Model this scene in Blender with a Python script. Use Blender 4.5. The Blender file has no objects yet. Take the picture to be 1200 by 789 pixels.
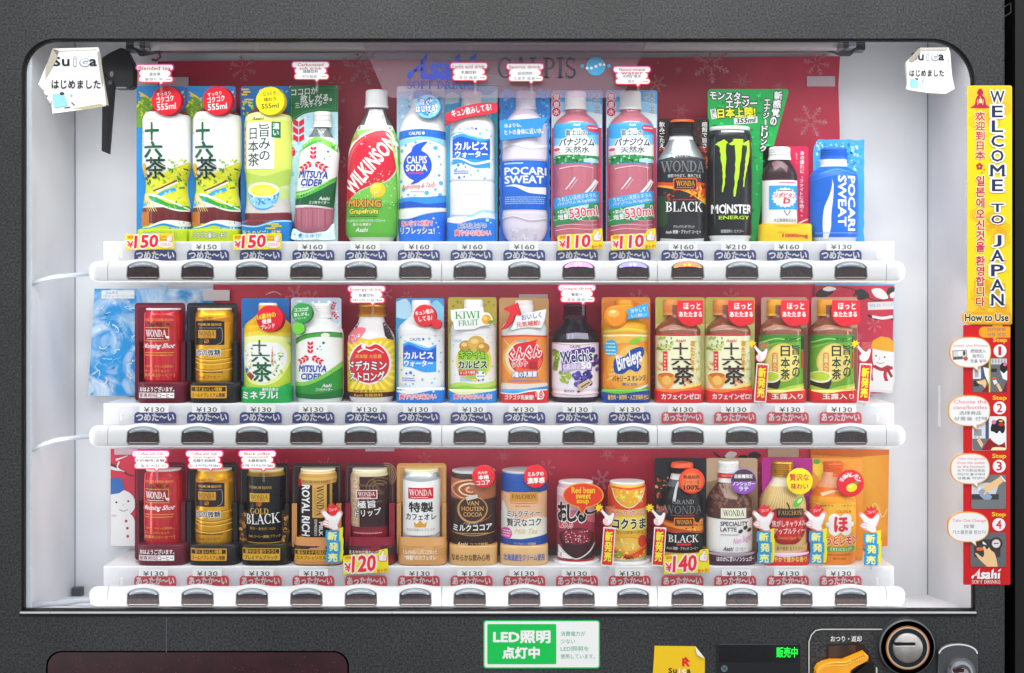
import bpy, bmesh, math, random
import numpy as np
from mathutils import Vector, Matrix
from mathutils.geometry import tessellate_polygon

# ---------------------------------------------------------------- camera, world, lights, exposure
SC = bpy.context.scene
COL = SC.collection
MM = 0.001
EYE = 1450.0                      # eye height above the pavement (mm)
EX, EY, CD = 617.0, 330.0, 1400.0  # optical axis in the photo, distance to the door front (mm)

cam = bpy.data.cameras.new('camera')
cam.sensor_width = 36.0
cam.lens = 42.0
cam.shift_x = (600 - EX) / 1200.0
cam.shift_y = -(394.5 - EY) / 1200.0
cam.clip_start = 0.01
cam.clip_end = 60
camo = bpy.data.objects.new('camera', cam)
camo.location = (0, -CD * MM, EYE * MM)
camo.rotation_euler = (math.radians(90), 0, 0)
COL.objects.link(camo)
SC.camera = camo

world = bpy.data.worlds.new('World')
SC.world = world
world.use_nodes = True
wn = world.node_tree.nodes
wn['Background'].inputs[0].default_value = (0.95, 0.97, 1.0, 1)
_tc, _mp, _nz, _mr = [wn.new(t) for t in ('ShaderNodeTexCoord', 'ShaderNodeMapping', 'ShaderNodeTexNoise', 'ShaderNodeMapRange')]
_mp.inputs['Scale'].default_value = (2.4, 2.4, .7)      # noise brightness standing in for the surroundings, added to vary reflections
_mp.inputs['Location'].default_value = (.3, 1.1, 0)
_nz.inputs['Scale'].default_value = 1.6
_nz.inputs['Detail'].default_value = 2
_mr.inputs['From Min'].default_value = .36
_mr.inputs['From Max'].default_value = .64
_mr.inputs['To Min'].default_value = .45
_mr.inputs['To Max'].default_value = 1.75
_l = world.node_tree.links
_l.new(_tc.outputs['Generated'], _mp.inputs[0])
_l.new(_mp.outputs[0], _nz.inputs['Vector'])
_l.new(_nz.outputs['Fac'], _mr.inputs['Value'])
_l.new(_mr.outputs[0], wn['Background'].inputs[1])
vs = SC.view_settings
vs.view_transform = 'Standard'
vs.look = 'None'
vs.exposure = 0.1
vs.gamma = 1.0
SC.cycles.max_bounces = 10
SC.cycles.transparent_max_bounces = 24
SC.cycles.sample_clamp_indirect = 4.0


def area(name, loc, aim, sx, sy, power, color=(1, 1, 1), spread=180):
    l = bpy.data.lights.new(name, 'AREA')
    l.shape = 'RECTANGLE'
    l.size, l.size_y = sx * MM, sy * MM
    l.energy = power
    l.color = color
    l.spread = math.radians(spread)
    o = bpy.data.objects.new(name, l)
    o.location = (loc[0] * MM, loc[1] * MM, EYE * MM + loc[2] * MM)
    d = Vector(aim) - Vector(loc)
    o.rotation_euler = d.to_track_quat('-Z', 'Y').to_euler()
    COL.objects.link(o)
    return o


# the LED strips behind the door rim (left, right, top and bottom), then added fill under two bars and overhead
area('led_and_fill_strip', (-586, 14, -40), (0, 190, -40), 14, 640, .34, (1, .985, .97), 170)
area('led_and_fill_strip', (520, 14, -40), (-60, 190, -40), 14, 640, .34, (1, .985, .97), 170)
area('led_and_fill_strip', (-30, 10, 282), (-30, 105, 20), 1080, 14, .55, (1, .985, .97), 125)
area('led_and_fill_strip', (-30, 12, -384), (-30, 150, -180), 1080, 12, .08, (1, .985, .97), 150)
area('led_and_fill_strip', (-30, 17, -3), (-30, 85, -60), 1080, 6, .24, (1, .985, .97), 150)  # added fill strip under the top button bar, brightening the middle row
area('led_and_fill_strip', (-30, 17, -200), (-30, 85, -257), 1080, 6, .24, (1, .985, .97), 150)  # added fill strip under the middle button bar, for the bottom row
area('overhead_fill_light', (60, -620, 900), (0, 0, 300), 1300, 260, 10, (1, .97, .92), 150)  # added soft light overhead, grading the door brighter toward its top

# ---------------------------------------------------------------- helpers


def K(D):
    return 1 + D / CD


def wx(px, D):
    return (px - EX) * K(D)


def wz(py, D):
    return (EY - py) * K(D)


def lin(c):
    if len(c) == 3:
        c = ''.join(a * 2 for a in c)
    v = [int(c[i:i + 2], 16) / 255 for i in (0, 2, 4)]
    return [x / 12.92 if x <= .04045 else ((x + .055) / 1.055) ** 2.4 for x in v]


MATS = {}


def mat(c, rough=.3, metal=0, spec=.28, coat=0, emit=0, key=None):
    """plain paint, print or plastic; a faint procedural mottling keeps it from being dead flat"""
    k = key or (c, rough, metal, spec, coat, emit)
    if k in MATS:
        return MATS[k]
    m = bpy.data.materials.new('paint_' + str(c))
    m.use_nodes = True
    nt = m.node_tree
    b = nt.nodes['Principled BSDF']
    col = [min(x, .78) for x in lin(c)]      # white paint and white print reflect about 0.8 at most
    b.inputs['Base Color'].default_value = (*col, 1)
    b.inputs['Roughness'].default_value = rough
    b.inputs['Metallic'].default_value = metal
    b.inputs['Specular IOR Level'].default_value = spec
    b.inputs['Coat Weight'].default_value = coat
    if emit:
        b.inputs['Emission Color'].default_value = (*col, 1)
        b.inputs['Emission Strength'].default_value = emit
    else:
        tc = nt.nodes.new('ShaderNodeTexCoord')
        nz = nt.nodes.new('ShaderNodeTexNoise')
        nz.inputs['Scale'].default_value = 90
        nz.inputs['Detail'].default_value = 3
        mp = nt.nodes.new('ShaderNodeMapRange')
        mp.inputs['To Min'].default_value = max(.02, rough - .07)
        mp.inputs['To Max'].default_value = rough + .07
        nt.links.new(tc.outputs['Object'], nz.inputs['Vector'])
        nt.links.new(nz.outputs['Fac'], mp.inputs['Value'])
        nt.links.new(mp.outputs['Result'], b.inputs['Roughness'])
    MATS[k] = m
    return m


def clear_mat(name, tint, gloss=.08, body=0.0, bodycol='fff', rough=.05):
    """thin clear plastic or glass: tinted see-through, a little mirror gloss, a little milky body"""
    if name in MATS:
        return MATS[name]
    m = bpy.data.materials.new(name)
    m.use_nodes = True
    nt = m.node_tree
    n = nt.nodes
    n.remove(n['Principled BSDF'])
    out = n['Material Output']
    tr = n.new('ShaderNodeBsdfTransparent')
    tr.inputs[0].default_value = (*lin(tint), 1)
    gl = n.new('ShaderNodeBsdfGlossy')
    gl.inputs['Roughness'].default_value = rough
    di = n.new('ShaderNodeBsdfDiffuse')
    di.inputs[0].default_value = (*lin(bodycol), 1)
    fr = n.new('ShaderNodeFresnel')
    fr.inputs[0].default_value = 1.4
    mu = n.new('ShaderNodeMath')
    mu.operation = 'MULTIPLY'
    mu.inputs[1].default_value = gloss / .04
    mu.use_clamp = True
    m1 = n.new('ShaderNodeMixShader')
    m1.inputs[0].default_value = body
    m2 = n.new('ShaderNodeMixShader')
    nt.links.new(tr.outputs[0], m1.inputs[1])
    nt.links.new(di.outputs[0], m1.inputs[2])
    nt.links.new(fr.outputs[0], mu.inputs[0])
    nt.links.new(mu.outputs[0], m2.inputs[0])
    nt.links.new(m1.outputs[0], m2.inputs[1])
    nt.links.new(gl.outputs[0], m2.inputs[2])
    nt.links.new(m2.outputs[0], out.inputs[0])
    MATS[name] = m
    return m


def noise_mat(name, c0, c1, scale, rough=.5, bump=0.0, lo=.4, hi=.6, detail=2, c2=None, distort=0, spec=.5, metal=0, wear=0):
    if name in MATS:
        return MATS[name]
    m = bpy.data.materials.new(name)
    m.use_nodes = True
    nt = m.node_tree
    n = nt.nodes
    b = n['Principled BSDF']
    b.inputs['Roughness'].default_value = rough
    b.inputs['Specular IOR Level'].default_value = spec
    b.inputs['Metallic'].default_value = metal
    tc = n.new('ShaderNodeTexCoord')
    nz = n.new('ShaderNodeTexNoise')
    nz.inputs['Scale'].default_value = scale
    nz.inputs['Detail'].default_value = detail
    nz.inputs['Distortion'].default_value = distort
    rp = n.new('ShaderNodeValToRGB')
    rp.color_ramp.elements[0].position = lo
    rp.color_ramp.elements[0].color = (*lin(c0), 1)
    rp.color_ramp.elements[1].position = hi
    rp.color_ramp.elements[1].color = (*lin(c1), 1)
    if c2:
        e = rp.color_ramp.elements.new(min(.98, hi + .12))
        e.color = (*lin(c2), 1)
    nt.links.new(tc.outputs['Object'], nz.inputs['Vector'])
    nt.links.new(nz.outputs['Fac'], rp.inputs['Fac'])
    nt.links.new(rp.outputs['Color'], b.inputs['Base Color'])
    if wear:
        n2 = n.new('ShaderNodeTexNoise')
        n2.inputs['Scale'].default_value = wear
        n2.inputs['Detail'].default_value = 7
        n2.inputs['Roughness'].default_value = .65
        mr = n.new('ShaderNodeMapRange')
        mr.inputs['From Min'].default_value, mr.inputs['From Max'].default_value = .35, .65
        mr.inputs['To Min'].default_value, mr.inputs['To Max'].default_value = .78, 1.22
        mx = n.new('ShaderNodeMix')
        mx.data_type, mx.blend_type = 'RGBA', 'MULTIPLY'
        mx.inputs[0].default_value = 1
        mr2 = n.new('ShaderNodeMapRange')
        mr2.inputs['To Min'].default_value, mr2.inputs['To Max'].default_value = rough - .14, rough + .14
        nt.links.new(tc.outputs['Object'], n2.inputs['Vector'])
        nt.links.new(n2.outputs['Fac'], mr.inputs['Value'])
        nt.links.new(n2.outputs['Fac'], mr2.inputs['Value'])
        nt.links.new(rp.outputs['Color'], mx.inputs[6])
        nt.links.new(mr.outputs[0], mx.inputs[7])
        nt.links.new(mx.outputs[2], b.inputs['Base Color'])
        nt.links.new(mr2.outputs[0], b.inputs['Roughness'])
    if bump:
        bp = n.new('ShaderNodeBump')
        bp.inputs['Strength'].default_value = bump
        bp.inputs['Distance'].default_value = .0006
        nt.links.new(nz.outputs['Fac'], bp.inputs['Height'])
        nt.links.new(bp.outputs['Normal'], b.inputs['Normal'])
    MATS[name] = m
    return m


M_PET = clear_mat('clear_bottle_plastic', 'f6f0f2', .05, .10, 'fff', .08)
M_PETP = clear_mat('clear_sleeve_plastic', 'fbf8f8', .03, .04, 'fff', .1)
M_WATER = clear_mat('clear_water_plastic', 'fbdce2', .09, .46, 'f78ea4', .06)
M_GLASS = clear_mat('window_glass', 'fcfdfd', .016, 0, 'fff', .02)
M_FILM = clear_mat('hanging_film', 'f6f0f4', .012, .11, 'd8c0d0', .3)
M_RAIL = clear_mat('rail_acrylic', 'fdfdfe', .012, .02, 'fff', .15)


def as_mat(c):
    if isinstance(c, str):
        if c[0] == '*':       # metallic print
            return mat(c[1:], .32, .75)
        if c[0] == '~':       # matte paper
            return mat(c[1:], .75, 0, .2)
        return mat(c)
    return c


def catmull(pts, n=5, closed=False):
    p = [Vector(q) for q in pts]
    out = []
    N = len(p)
    for i in range(N if closed else N - 1):
        a, b, c, d = (p[(i - 1) % N] if closed or i else p[0], p[i], p[(i + 1) % N],
                      p[(i + 2) % N] if closed or i + 2 < N else p[-1])
        for j in range(n):
            t = j / n
            out.append(tuple(.5 * ((2 * b) + (c - a) * t + (2 * a - 5 * b + 4 * c - d) * t * t + (3 * b - a - 3 * c + d) * t ** 3)))
    if not closed:
        out.append(tuple(p[-1]))
    return out


def rotp(pts, cx, cy, deg):
    if not deg:
        return [tuple(p) for p in pts]
    a = math.radians(deg)      # counter-clockwise as seen
    c, s = math.cos(a), math.sin(a)
    return [(cx + (x - cx) * c + (y - cy) * s, cy - (x - cx) * s + (y - cy) * c) for x, y in pts]


def ellp(cx, cy, rx, ry=None, n=28, a0=0, a1=360):
    ry = rx if ry is None else ry
    full = abs(a1 - a0) >= 360
    m = n if full else n + 1
    return [(cx + rx * math.cos(math.radians(a0 + (a1 - a0) * i / n)), cy - ry * math.sin(math.radians(a0 + (a1 - a0) * i / n))) for i in range(m)]


def rrp(x0, y0, x1, y1, r, n=5):
    r = min(r, abs(x1 - x0) / 2 - 1e-4, abs(y1 - y0) / 2 - 1e-4)
    if r <= 0:
        return [(x0, y0), (x1, y0), (x1, y1), (x0, y1)]
    o = []
    for cx, cy, a in ((x1 - r, y0 + r, 0), (x0 + r, y0 + r, 90), (x0 + r, y1 - r, 180), (x1 - r, y1 - r, 270)):
        o += ellp(cx, cy, r, r, n, a, a + 90)
    return o


# text as outlines (Blender's own built-in font)
GLY = {}


def glyphs(s, bold):
    k = (s, round(bold, 3))
    if k in GLY:
        return GLY[k]
    c = bpy.data.curves.new('t', 'FONT')
    c.body = s
    c.size = 1
    c.resolution_u = 2
    c.offset = bold
    o = bpy.data.objects.new('t', c)
    m = o.to_mesh()
    v = [(a.co.x, -a.co.y) for a in m.vertices]
    f = [tuple(p.vertices) for p in m.polygons]
    o.to_mesh_clear()
    bpy.data.objects.remove(o)
    bpy.data.curves.remove(c)
    GLY[k] = (v, f)
    return GLY[k]


def passes(t, b, ow, outline):
    """(glyph offset, shifts) for one pass; dense East Asian glyphs are thickened by small shifts, which keeps them clean"""
    cj = any(ord(ch) > 0x2e80 for ch in t)
    if not cj and b < .016 and not outline:
        return b, [(0, 0)]
    r = b * .8 + (ow if outline else 0)
    if r < .008:
        return 0, [(0, 0)]
    n = 10 if r > .06 else 6 if r > .03 else 4
    return 0, [(0, 0)] + [(r * math.cos(6.2832 * (i + .5) / n), r * math.sin(6.2832 * (i + .5) / n)) for i in range(n)]


# a thick-and-thin serif alphabet, built from strokes in a unit box (x, y down)
TK, TN = .17, .07


def _sb(x0, y0, x1, y1):
    return [(x0, y0), (x1, y0), (x1, y1), (x0, y1)]


def _stem(x, w=TK, serif=True, y0=0, y1=1):
    q = [_sb(x - w / 2, y0, x + w / 2, y1)]
    if serif:
        q += [_sb(x - w / 2 - .1, y0, x + w / 2 + .1, y0 + .06), _sb(x - w / 2 - .1, y1 - .06, x + w / 2 + .1, y1)]
    return q


def _dg(xa, ya, xb, yb, w):
    return [[(xa - w / 2, ya), (xa + w / 2, ya), (xb + w / 2, yb), (xb - w / 2, yb)]]


def _arc(cx, cy, rx, ry, a0, a1, tx=TK, ty=TN, n=14):
    q = []
    for i in range(n):
        a, b = [math.radians(a0 + (a1 - a0) * j / n) for j in (i, i + 1)]
        f = lambda t, s: (cx + (rx + s * tx / 2) * math.cos(t), cy - (ry + s * ty / 2) * math.sin(t))
        q.append([f(a, -1), f(a, 1), f(b, 1), f(b, -1)])
    return q


def _ser(x, y):
    return [_sb(x - .16, y, x + .16, y + .06)]


SERIF = {
    'W': (1.25, _dg(.12, 0, .42, 1, TK) + _dg(.64, .0, .42, 1, TN) + _dg(.64, 0, .92, 1, TK) + _dg(1.14, 0, .92, 1, TN) + _ser(.12, 0) + _ser(1.12, 0) + _ser(.62, 0)),
    'O': (.95, _arc(.47, .5, .36, .47, 0, 360)), 'Q': (.95, _arc(.47, .5, .36, .47, 0, 360) + _dg(.5, .7, .85, 1.1, .1)),
    'N': (.95, _stem(.16, TN) + _stem(.8, TN) + _dg(.17, 0, .78, 1, TK)),
    'D': (.92, _stem(.2) + _arc(.3, .5, .46, .47, -90, 90)),
    'A': (.95, _dg(.46, 0, .1, 1, TN) + _dg(.46, 0, .8, 1, TK) + [_sb(.25, .6, .68, .67)] + _ser(.12, .94) + _ser(.8, .94)),
    'B': (.8, _stem(.2) + _arc(.3, .25, .27, .22, -90, 90) + _arc(.3, .73, .33, .24, -90, 90)),
    'L': (.75, _stem(.2) + [_sb(.2, .94, .68, 1), _sb(.6, .72, .68, 1)]),
    'C': (.88, _arc(.48, .5, .36, .47, 45, 315) + [_sb(.72, .06, .79, .32), _sb(.72, .7, .79, .9)]),
    'G': (.95, _arc(.48, .5, .36, .47, 45, 315) + _stem(.78, .14, False, .55, .95) + [_sb(.62, .55, .92, .61)]),
    'K': (.9, _stem(.2) + _dg(.76, 0, .3, .58, TN) + _dg(.42, .42, .8, 1, TK) + _ser(.76, 0) + _ser(.8, .94)),
    'R': (.9, _stem(.2) + _arc(.3, .27, .3, .24, -90, 90) + _dg(.42, .5, .78, 1, TK) + _ser(.8, .94)),
    'P': (.78, _stem(.2) + _arc(.3, .29, .32, .26, -90, 90)),
    'Y': (.9, _dg(.14, 0, .44, .55, TK) + _dg(.76, 0, .46, .55, TN) + _stem(.45, TK, False, .5, 1) + _ser(.14, 0) + _ser(.76, 0) + _ser(.45, .94)),
    'I': (.42, _stem(.21)),
    'H': (.95, _stem(.2) + _stem(.76) + [_sb(.2, .47, .76, .54)]),
    'S': (.72, _arc(.36, .26, .22, .22, 40, 230, .1, .1) + _arc(.36, .74, .24, .23, -140, 50, .12, .1) + _dg(.2, .38, .52, .62, .2) + [_sb(.54, .04, .6, .24), _sb(.09, .74, .15, .95)]),
    'E': (.8, _stem(.2) + [_sb(.2, 0, .7, .06), _sb(.2, .94, .72, 1), _sb(.2, .46, .55, .53), _sb(.64, 0, .7, .25), _sb(.66, .74, .72, 1), _sb(.52, .36, .57, .64)]),
    'F': (.75, _stem(.2) + [_sb(.2, 0, .7, .06), _sb(.2, .46, .55, .53), _sb(.64, 0, .7, .25), _sb(.52, .36, .57, .64)]),
    'T': (.85, _stem(.42) + [_sb(.05, 0, .79, .06), _sb(.05, 0, .11, .25), _sb(.73, 0, .79, .25)]),
    'U': (.92, _stem(.2, TK, False, 0, .65) + _stem(.76, TN, False, 0, .65) + _arc(.48, .64, .28, .32, 180, 360, TK, TN) + _ser(.2, 0) + _ser(.76, 0)),
    'V': (.92, _dg(.12, 0, .46, 1, TK) + _dg(.8, 0, .48, 1, TN) + _ser(.12, 0) + _ser(.8, 0)),
    'M': (1.15, _stem(.16, TN) + _stem(.96) + _dg(.16, 0, .55, .95, TK) + _dg(.96, 0, .56, .95, TN)),
    ' ': (.4, []), 'J': (.6, _stem(.35, TK, False, 0, .75) + _arc(.2, .75, .15, .2, 180, 360, .1, .1)),
}


def serif_polys(s):
    x, q = 0, []
    for ch in s:
        w, polys = SERIF[ch]
        q += [[(a + x, b) for a, b in p] for p in polys]
        x += w
    return q, x


class Body:
    """a standing drink's front: superellipse cross-section following a profile of (photo y, half-width)"""

    def __init__(s, cx, prof, dr=.84, n=2.1, front=76.0, lean=0):
        s.lean = lean
        s.yb = prof[-1][0]
        s.cx, s.prof, s.n, s.dr = cx, prof, n, dr
        s.hmax = max(h for y, h in prof)
        s.k = K(front)
        s.Dc = front + dr * s.hmax * s.k
        s.front = front
        s.ys = np.array([p[0] for p in prof], float)
        s.hs = np.array([p[1] for p in prof], float)

    def hw(s, y):
        return float(np.interp(y, s.ys, s.hs))

    def mid(s, y):
        return s.cx + s.lean * (s.yb - y)

    def depth(s, px, py):
        h = max(s.hw(py), .2)
        t = min(abs(px - s.mid(py)) / h, .985)
        return s.Dc - s.dr * h * s.k * (1 - t ** s.n) ** (1 / s.n)

    def clamp(s, px, py):
        h = s.hw(py) * .985
        m = s.mid(py)
        return min(max(px, m - h), m + h)


def pchip(pr, step=2.0):
    """smooth the profile between its points (monotone cubic); a repeated y makes a sharp step"""
    out = []
    runs, cur = [], [pr[0]]
    for a in pr[1:]:
        if abs(a[0] - cur[-1][0]) < 1e-6:
            runs.append(cur)
            cur = [(a[0] + .01, a[1])]
        else:
            cur.append(a)
    runs.append(cur)
    for r in runs:
        if len(r) < 3:
            out += r
            continue
        x = np.array([p[0] for p in r], float)
        y = np.array([p[1] for p in r], float)
        h = np.diff(x)
        d = np.diff(y) / h
        m = np.zeros(len(x))
        m[0], m[-1] = d[0], d[-1]
        for i in range(1, len(x) - 1):
            if d[i - 1] * d[i] > 0:
                w1, w2 = 2 * h[i] + h[i - 1], h[i] + 2 * h[i - 1]
                m[i] = (w1 + w2) / (w1 / d[i - 1] + w2 / d[i])
        for i in range(len(h)):
            nn = max(1, int(round(h[i] / step)))
            for j in range(nn):
                t = j / nn
                v = ((1 + 2 * t) * (1 - t) ** 2 * y[i] + t * (1 - t) ** 2 * h[i] * m[i] + t * t * (3 - 2 * t) * y[i + 1] + t * t * (t - 1) * h[i] * m[i + 1])
                out.append((x[i] + t * h[i], float(v)))
        out.append((float(x[-1]), float(y[-1])))
    return out


class Part:
    """one mesh object: solids and printed artwork, many materials"""

    def __init__(s):
        s.v, s.f, s.m, s.sm = [], [], [], []
        s.mats = []

    def mi(s, c):
        m = as_mat(c)
        for i, a in enumerate(s.mats):
            if a == m:
                return i
        s.mats.append(m)
        return len(s.mats) - 1

    def add(s, verts, faces, c, smooth=False):
        b = len(s.v)
        s.v += [tuple(v) for v in verts]
        i = s.mi(c)
        for f in faces:
            s.f.append([a + b for a in f])
            s.m.append(i)
            s.sm.append(smooth)
        return s

    def box(s, x0, x1, y0, y1, z0, z1, c, bev=0):
        """mm box: x, depth, z"""
        if bev:
            bm = bmesh.new()
            bmesh.ops.create_cube(bm, size=1)
            for v in bm.verts:
                v.co = Vector(((x0 + x1) / 2 + v.co.x * (x1 - x0), (y0 + y1) / 2 + v.co.y * (y1 - y0), (z0 + z1) / 2 + v.co.z * (z1 - z0)))
            bmesh.ops.bevel(bm, geom=bm.edges[:], offset=bev, segments=3, affect='EDGES', profile=.5)
            s.bm(bm, c)
            return s
        v = [(x, y, z) for x in (x0, x1) for y in (y0, y1) for z in (z0, z1)]
        s.add(v, [(0, 1, 3, 2), (4, 6, 7, 5), (0, 4, 5, 1), (2, 3, 7, 6), (0, 2, 6, 4), (1, 5, 7, 3)], c)
        return s

    def bm(s, bm, c, smooth=False):
        bm.verts.index_update()
        s.add([v.co[:] for v in bm.verts], [[v.index for v in f.verts] for f in bm.faces], c, smooth)
        bm.free()
        return s

    def plate(s, pts, D, t, c, side=None, shear=(0, 0), tilt=None, bev=0):
        """flat plate with a photo-pixel outline; front face at depth D, thickness t (mm). tilt(px,py)->extra depth"""
        n = len(pts)
        tl = tilt or (lambda a, b: 0)
        fr = [(wx(x, D), D + tl(x, y), wz(y, D)) for x, y in pts]
        if bev:
            cx = sum(p[0] for p in pts) / n
            cy = sum(p[1] for p in pts) / n
            q = []
            for x, y in pts:
                d = math.hypot(x - cx, y - cy)
                f = max(0, 1 - bev / max(d, 1e-3))
                q.append((cx + (x - cx) * f, cy + (y - cy) * f))
            fr0 = [(wx(x, D), D + tl(x, y), wz(y, D)) for x, y in q]
            fr = [(a, b + bev * .8, z) for a, b, z in fr]
        bk = [(wx(x + shear[0], D), D + t + tl(x, y), wz(y + shear[1], D)) for x, y in pts]
        tri = [tuple(t_) for t_ in tessellate_polygon([[Vector((x, y, 0)) for x, y in pts]])]
        s.add(fr0 if bev else fr, tri, c)
        if bev:
            s.add(fr0 + fr, [(i, (i + 1) % n, n + (i + 1) % n, n + i) for i in range(n)], c, True)
        s.add(fr + bk, [(i, (i + 1) % n, n + (i + 1) % n, n + i) for i in range(n)], side or c)
        s.add(bk, [t_[::-1] for t_ in tri], side or c)
        return s

    def loft(s, body, zones, seg=44, cap=True):
        """zones: [(y limit, colour), ...] down the body"""
        pr = list(body.prof)
        ys = sorted(set([p[0] for p in pr] + [z[0] for z in zones if pr[0][0] < z[0] < pr[-1][0]]))
        k = body.k
        rings = []
        for y in ys:
            h = max(body.hw(y), .05)
            ring = []
            for j in range(seg):
                a = 2 * math.pi * j / seg
                c, d = math.cos(a), math.sin(a)
                e = 2 / body.n
                X = h * k * math.copysign(abs(c) ** e, c)
                Y = -body.dr * h * k * math.copysign(abs(d) ** e, d)
                ring.append(((body.mid(y) - EX) * k + X, body.Dc + Y, (EY - y) * k))
            rings.append(ring)
        zi = 0
        for i in range(len(ys) - 1):
            mid = (ys[i] + ys[i + 1]) / 2
            zi = 0
            while zi < len(zones) - 1 and mid > zones[zi][0]:
                zi += 1
            c = zones[zi][1]
            key = as_mat(c)
            if i == 0 or key != last or steep:
                base = rings[i]
                b = len(s.v)
                s.v += base
                start = b
            b2 = len(s.v)
            s.v += rings[i + 1]
            mi = s.mi(c)
            for j in range(seg):
                j2 = (j + 1) % seg
                s.f.append([start + j, start + j2, b2 + j2, b2 + j])
                s.m.append(mi)
                s.sm.append(True)
            start = b2
            last = key
            dh = abs(body.hw(ys[i + 1]) - body.hw(ys[i]))
            steep = dh > 1.2 * (ys[i + 1] - ys[i])
        if cap:
            s.add(rings[0], [list(range(seg))[::-1]], zones[0][1])
            s.add(rings[-1], [list(range(seg))], zones[-1][1])
        return s

    def cyl(s, c, r0, r1, y0, y1, col, seg=40, smooth=True, caps=True):
        """cylinder along depth: centre (x,z) mm"""
        a = [(c[0] + r0 * math.cos(2 * math.pi * i / seg), y0, c[1] + r0 * math.sin(2 * math.pi * i / seg)) for i in range(seg)]
        b = [(c[0] + r1 * math.cos(2 * math.pi * i / seg), y1, c[1] + r1 * math.sin(2 * math.pi * i / seg)) for i in range(seg)]
        s.add(a + b, [(i, (i + 1) % seg, seg + (i + 1) % seg, seg + i) for i in range(seg)], col, smooth)
        if caps:
            s.add(a, [list(range(seg))], col)
            s.add(b, [list(range(seg))[::-1]], col)
        return s

    def tube(s, pts, r, col, seg=14):
        """round tube through mm points"""
        P = [Vector(p) for p in pts]
        rings = []
        up = Vector((0, 0, 1))
        for i, p in enumerate(P):
            d = (P[min(i + 1, len(P) - 1)] - P[max(i - 1, 0)]).normalized()
            a = d.cross(up if abs(d.z) < .9 else Vector((0, 1, 0))).normalized()
            b = d.cross(a)
            rr = r[i] if isinstance(r, (list, tuple)) else r
            rings.append([tuple(p + (a * math.cos(2 * math.pi * j / seg) + b * math.sin(2 * math.pi * j / seg)) * rr) for j in range(seg)])
        v = [q for g in rings for q in g]
        f = [(i * seg + j, i * seg + (j + 1) % seg, (i + 1) * seg + (j + 1) % seg, (i + 1) * seg + j) for i in range(len(P) - 1) for j in range(seg)]
        s.add(v, f, col, True)
        s.add(rings[0], [list(range(seg))], col)
        s.add(rings[-1], [list(range(seg))[::-1]], col)
        return s

    def art(s, a):
        a.into(s)
        return s

    def obj(s, name, parent=None, origin=None):
        og = origin if origin is not None else (Vector(parent['_o']) if parent and '_o' in parent else Vector((0, 0, 0)))
        og = Vector(og)
        me = bpy.data.meshes.new(name)
        me.from_pydata([(Vector(v) - og) * MM for v in s.v], [], s.f)
        for m in s.mats:
            me.materials.append(m)
        me.polygons.foreach_set('material_index', s.m)
        me.polygons.foreach_set('use_smooth', s.sm)
        me.update()
        o = bpy.data.objects.new(name, me)
        COL.objects.link(o)
        if parent:
            o.parent = parent
            o['_o'] = list(og)
        else:
            o.location = (og.x * MM, og.y * MM, (og.z + EYE) * MM)
        return o


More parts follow.
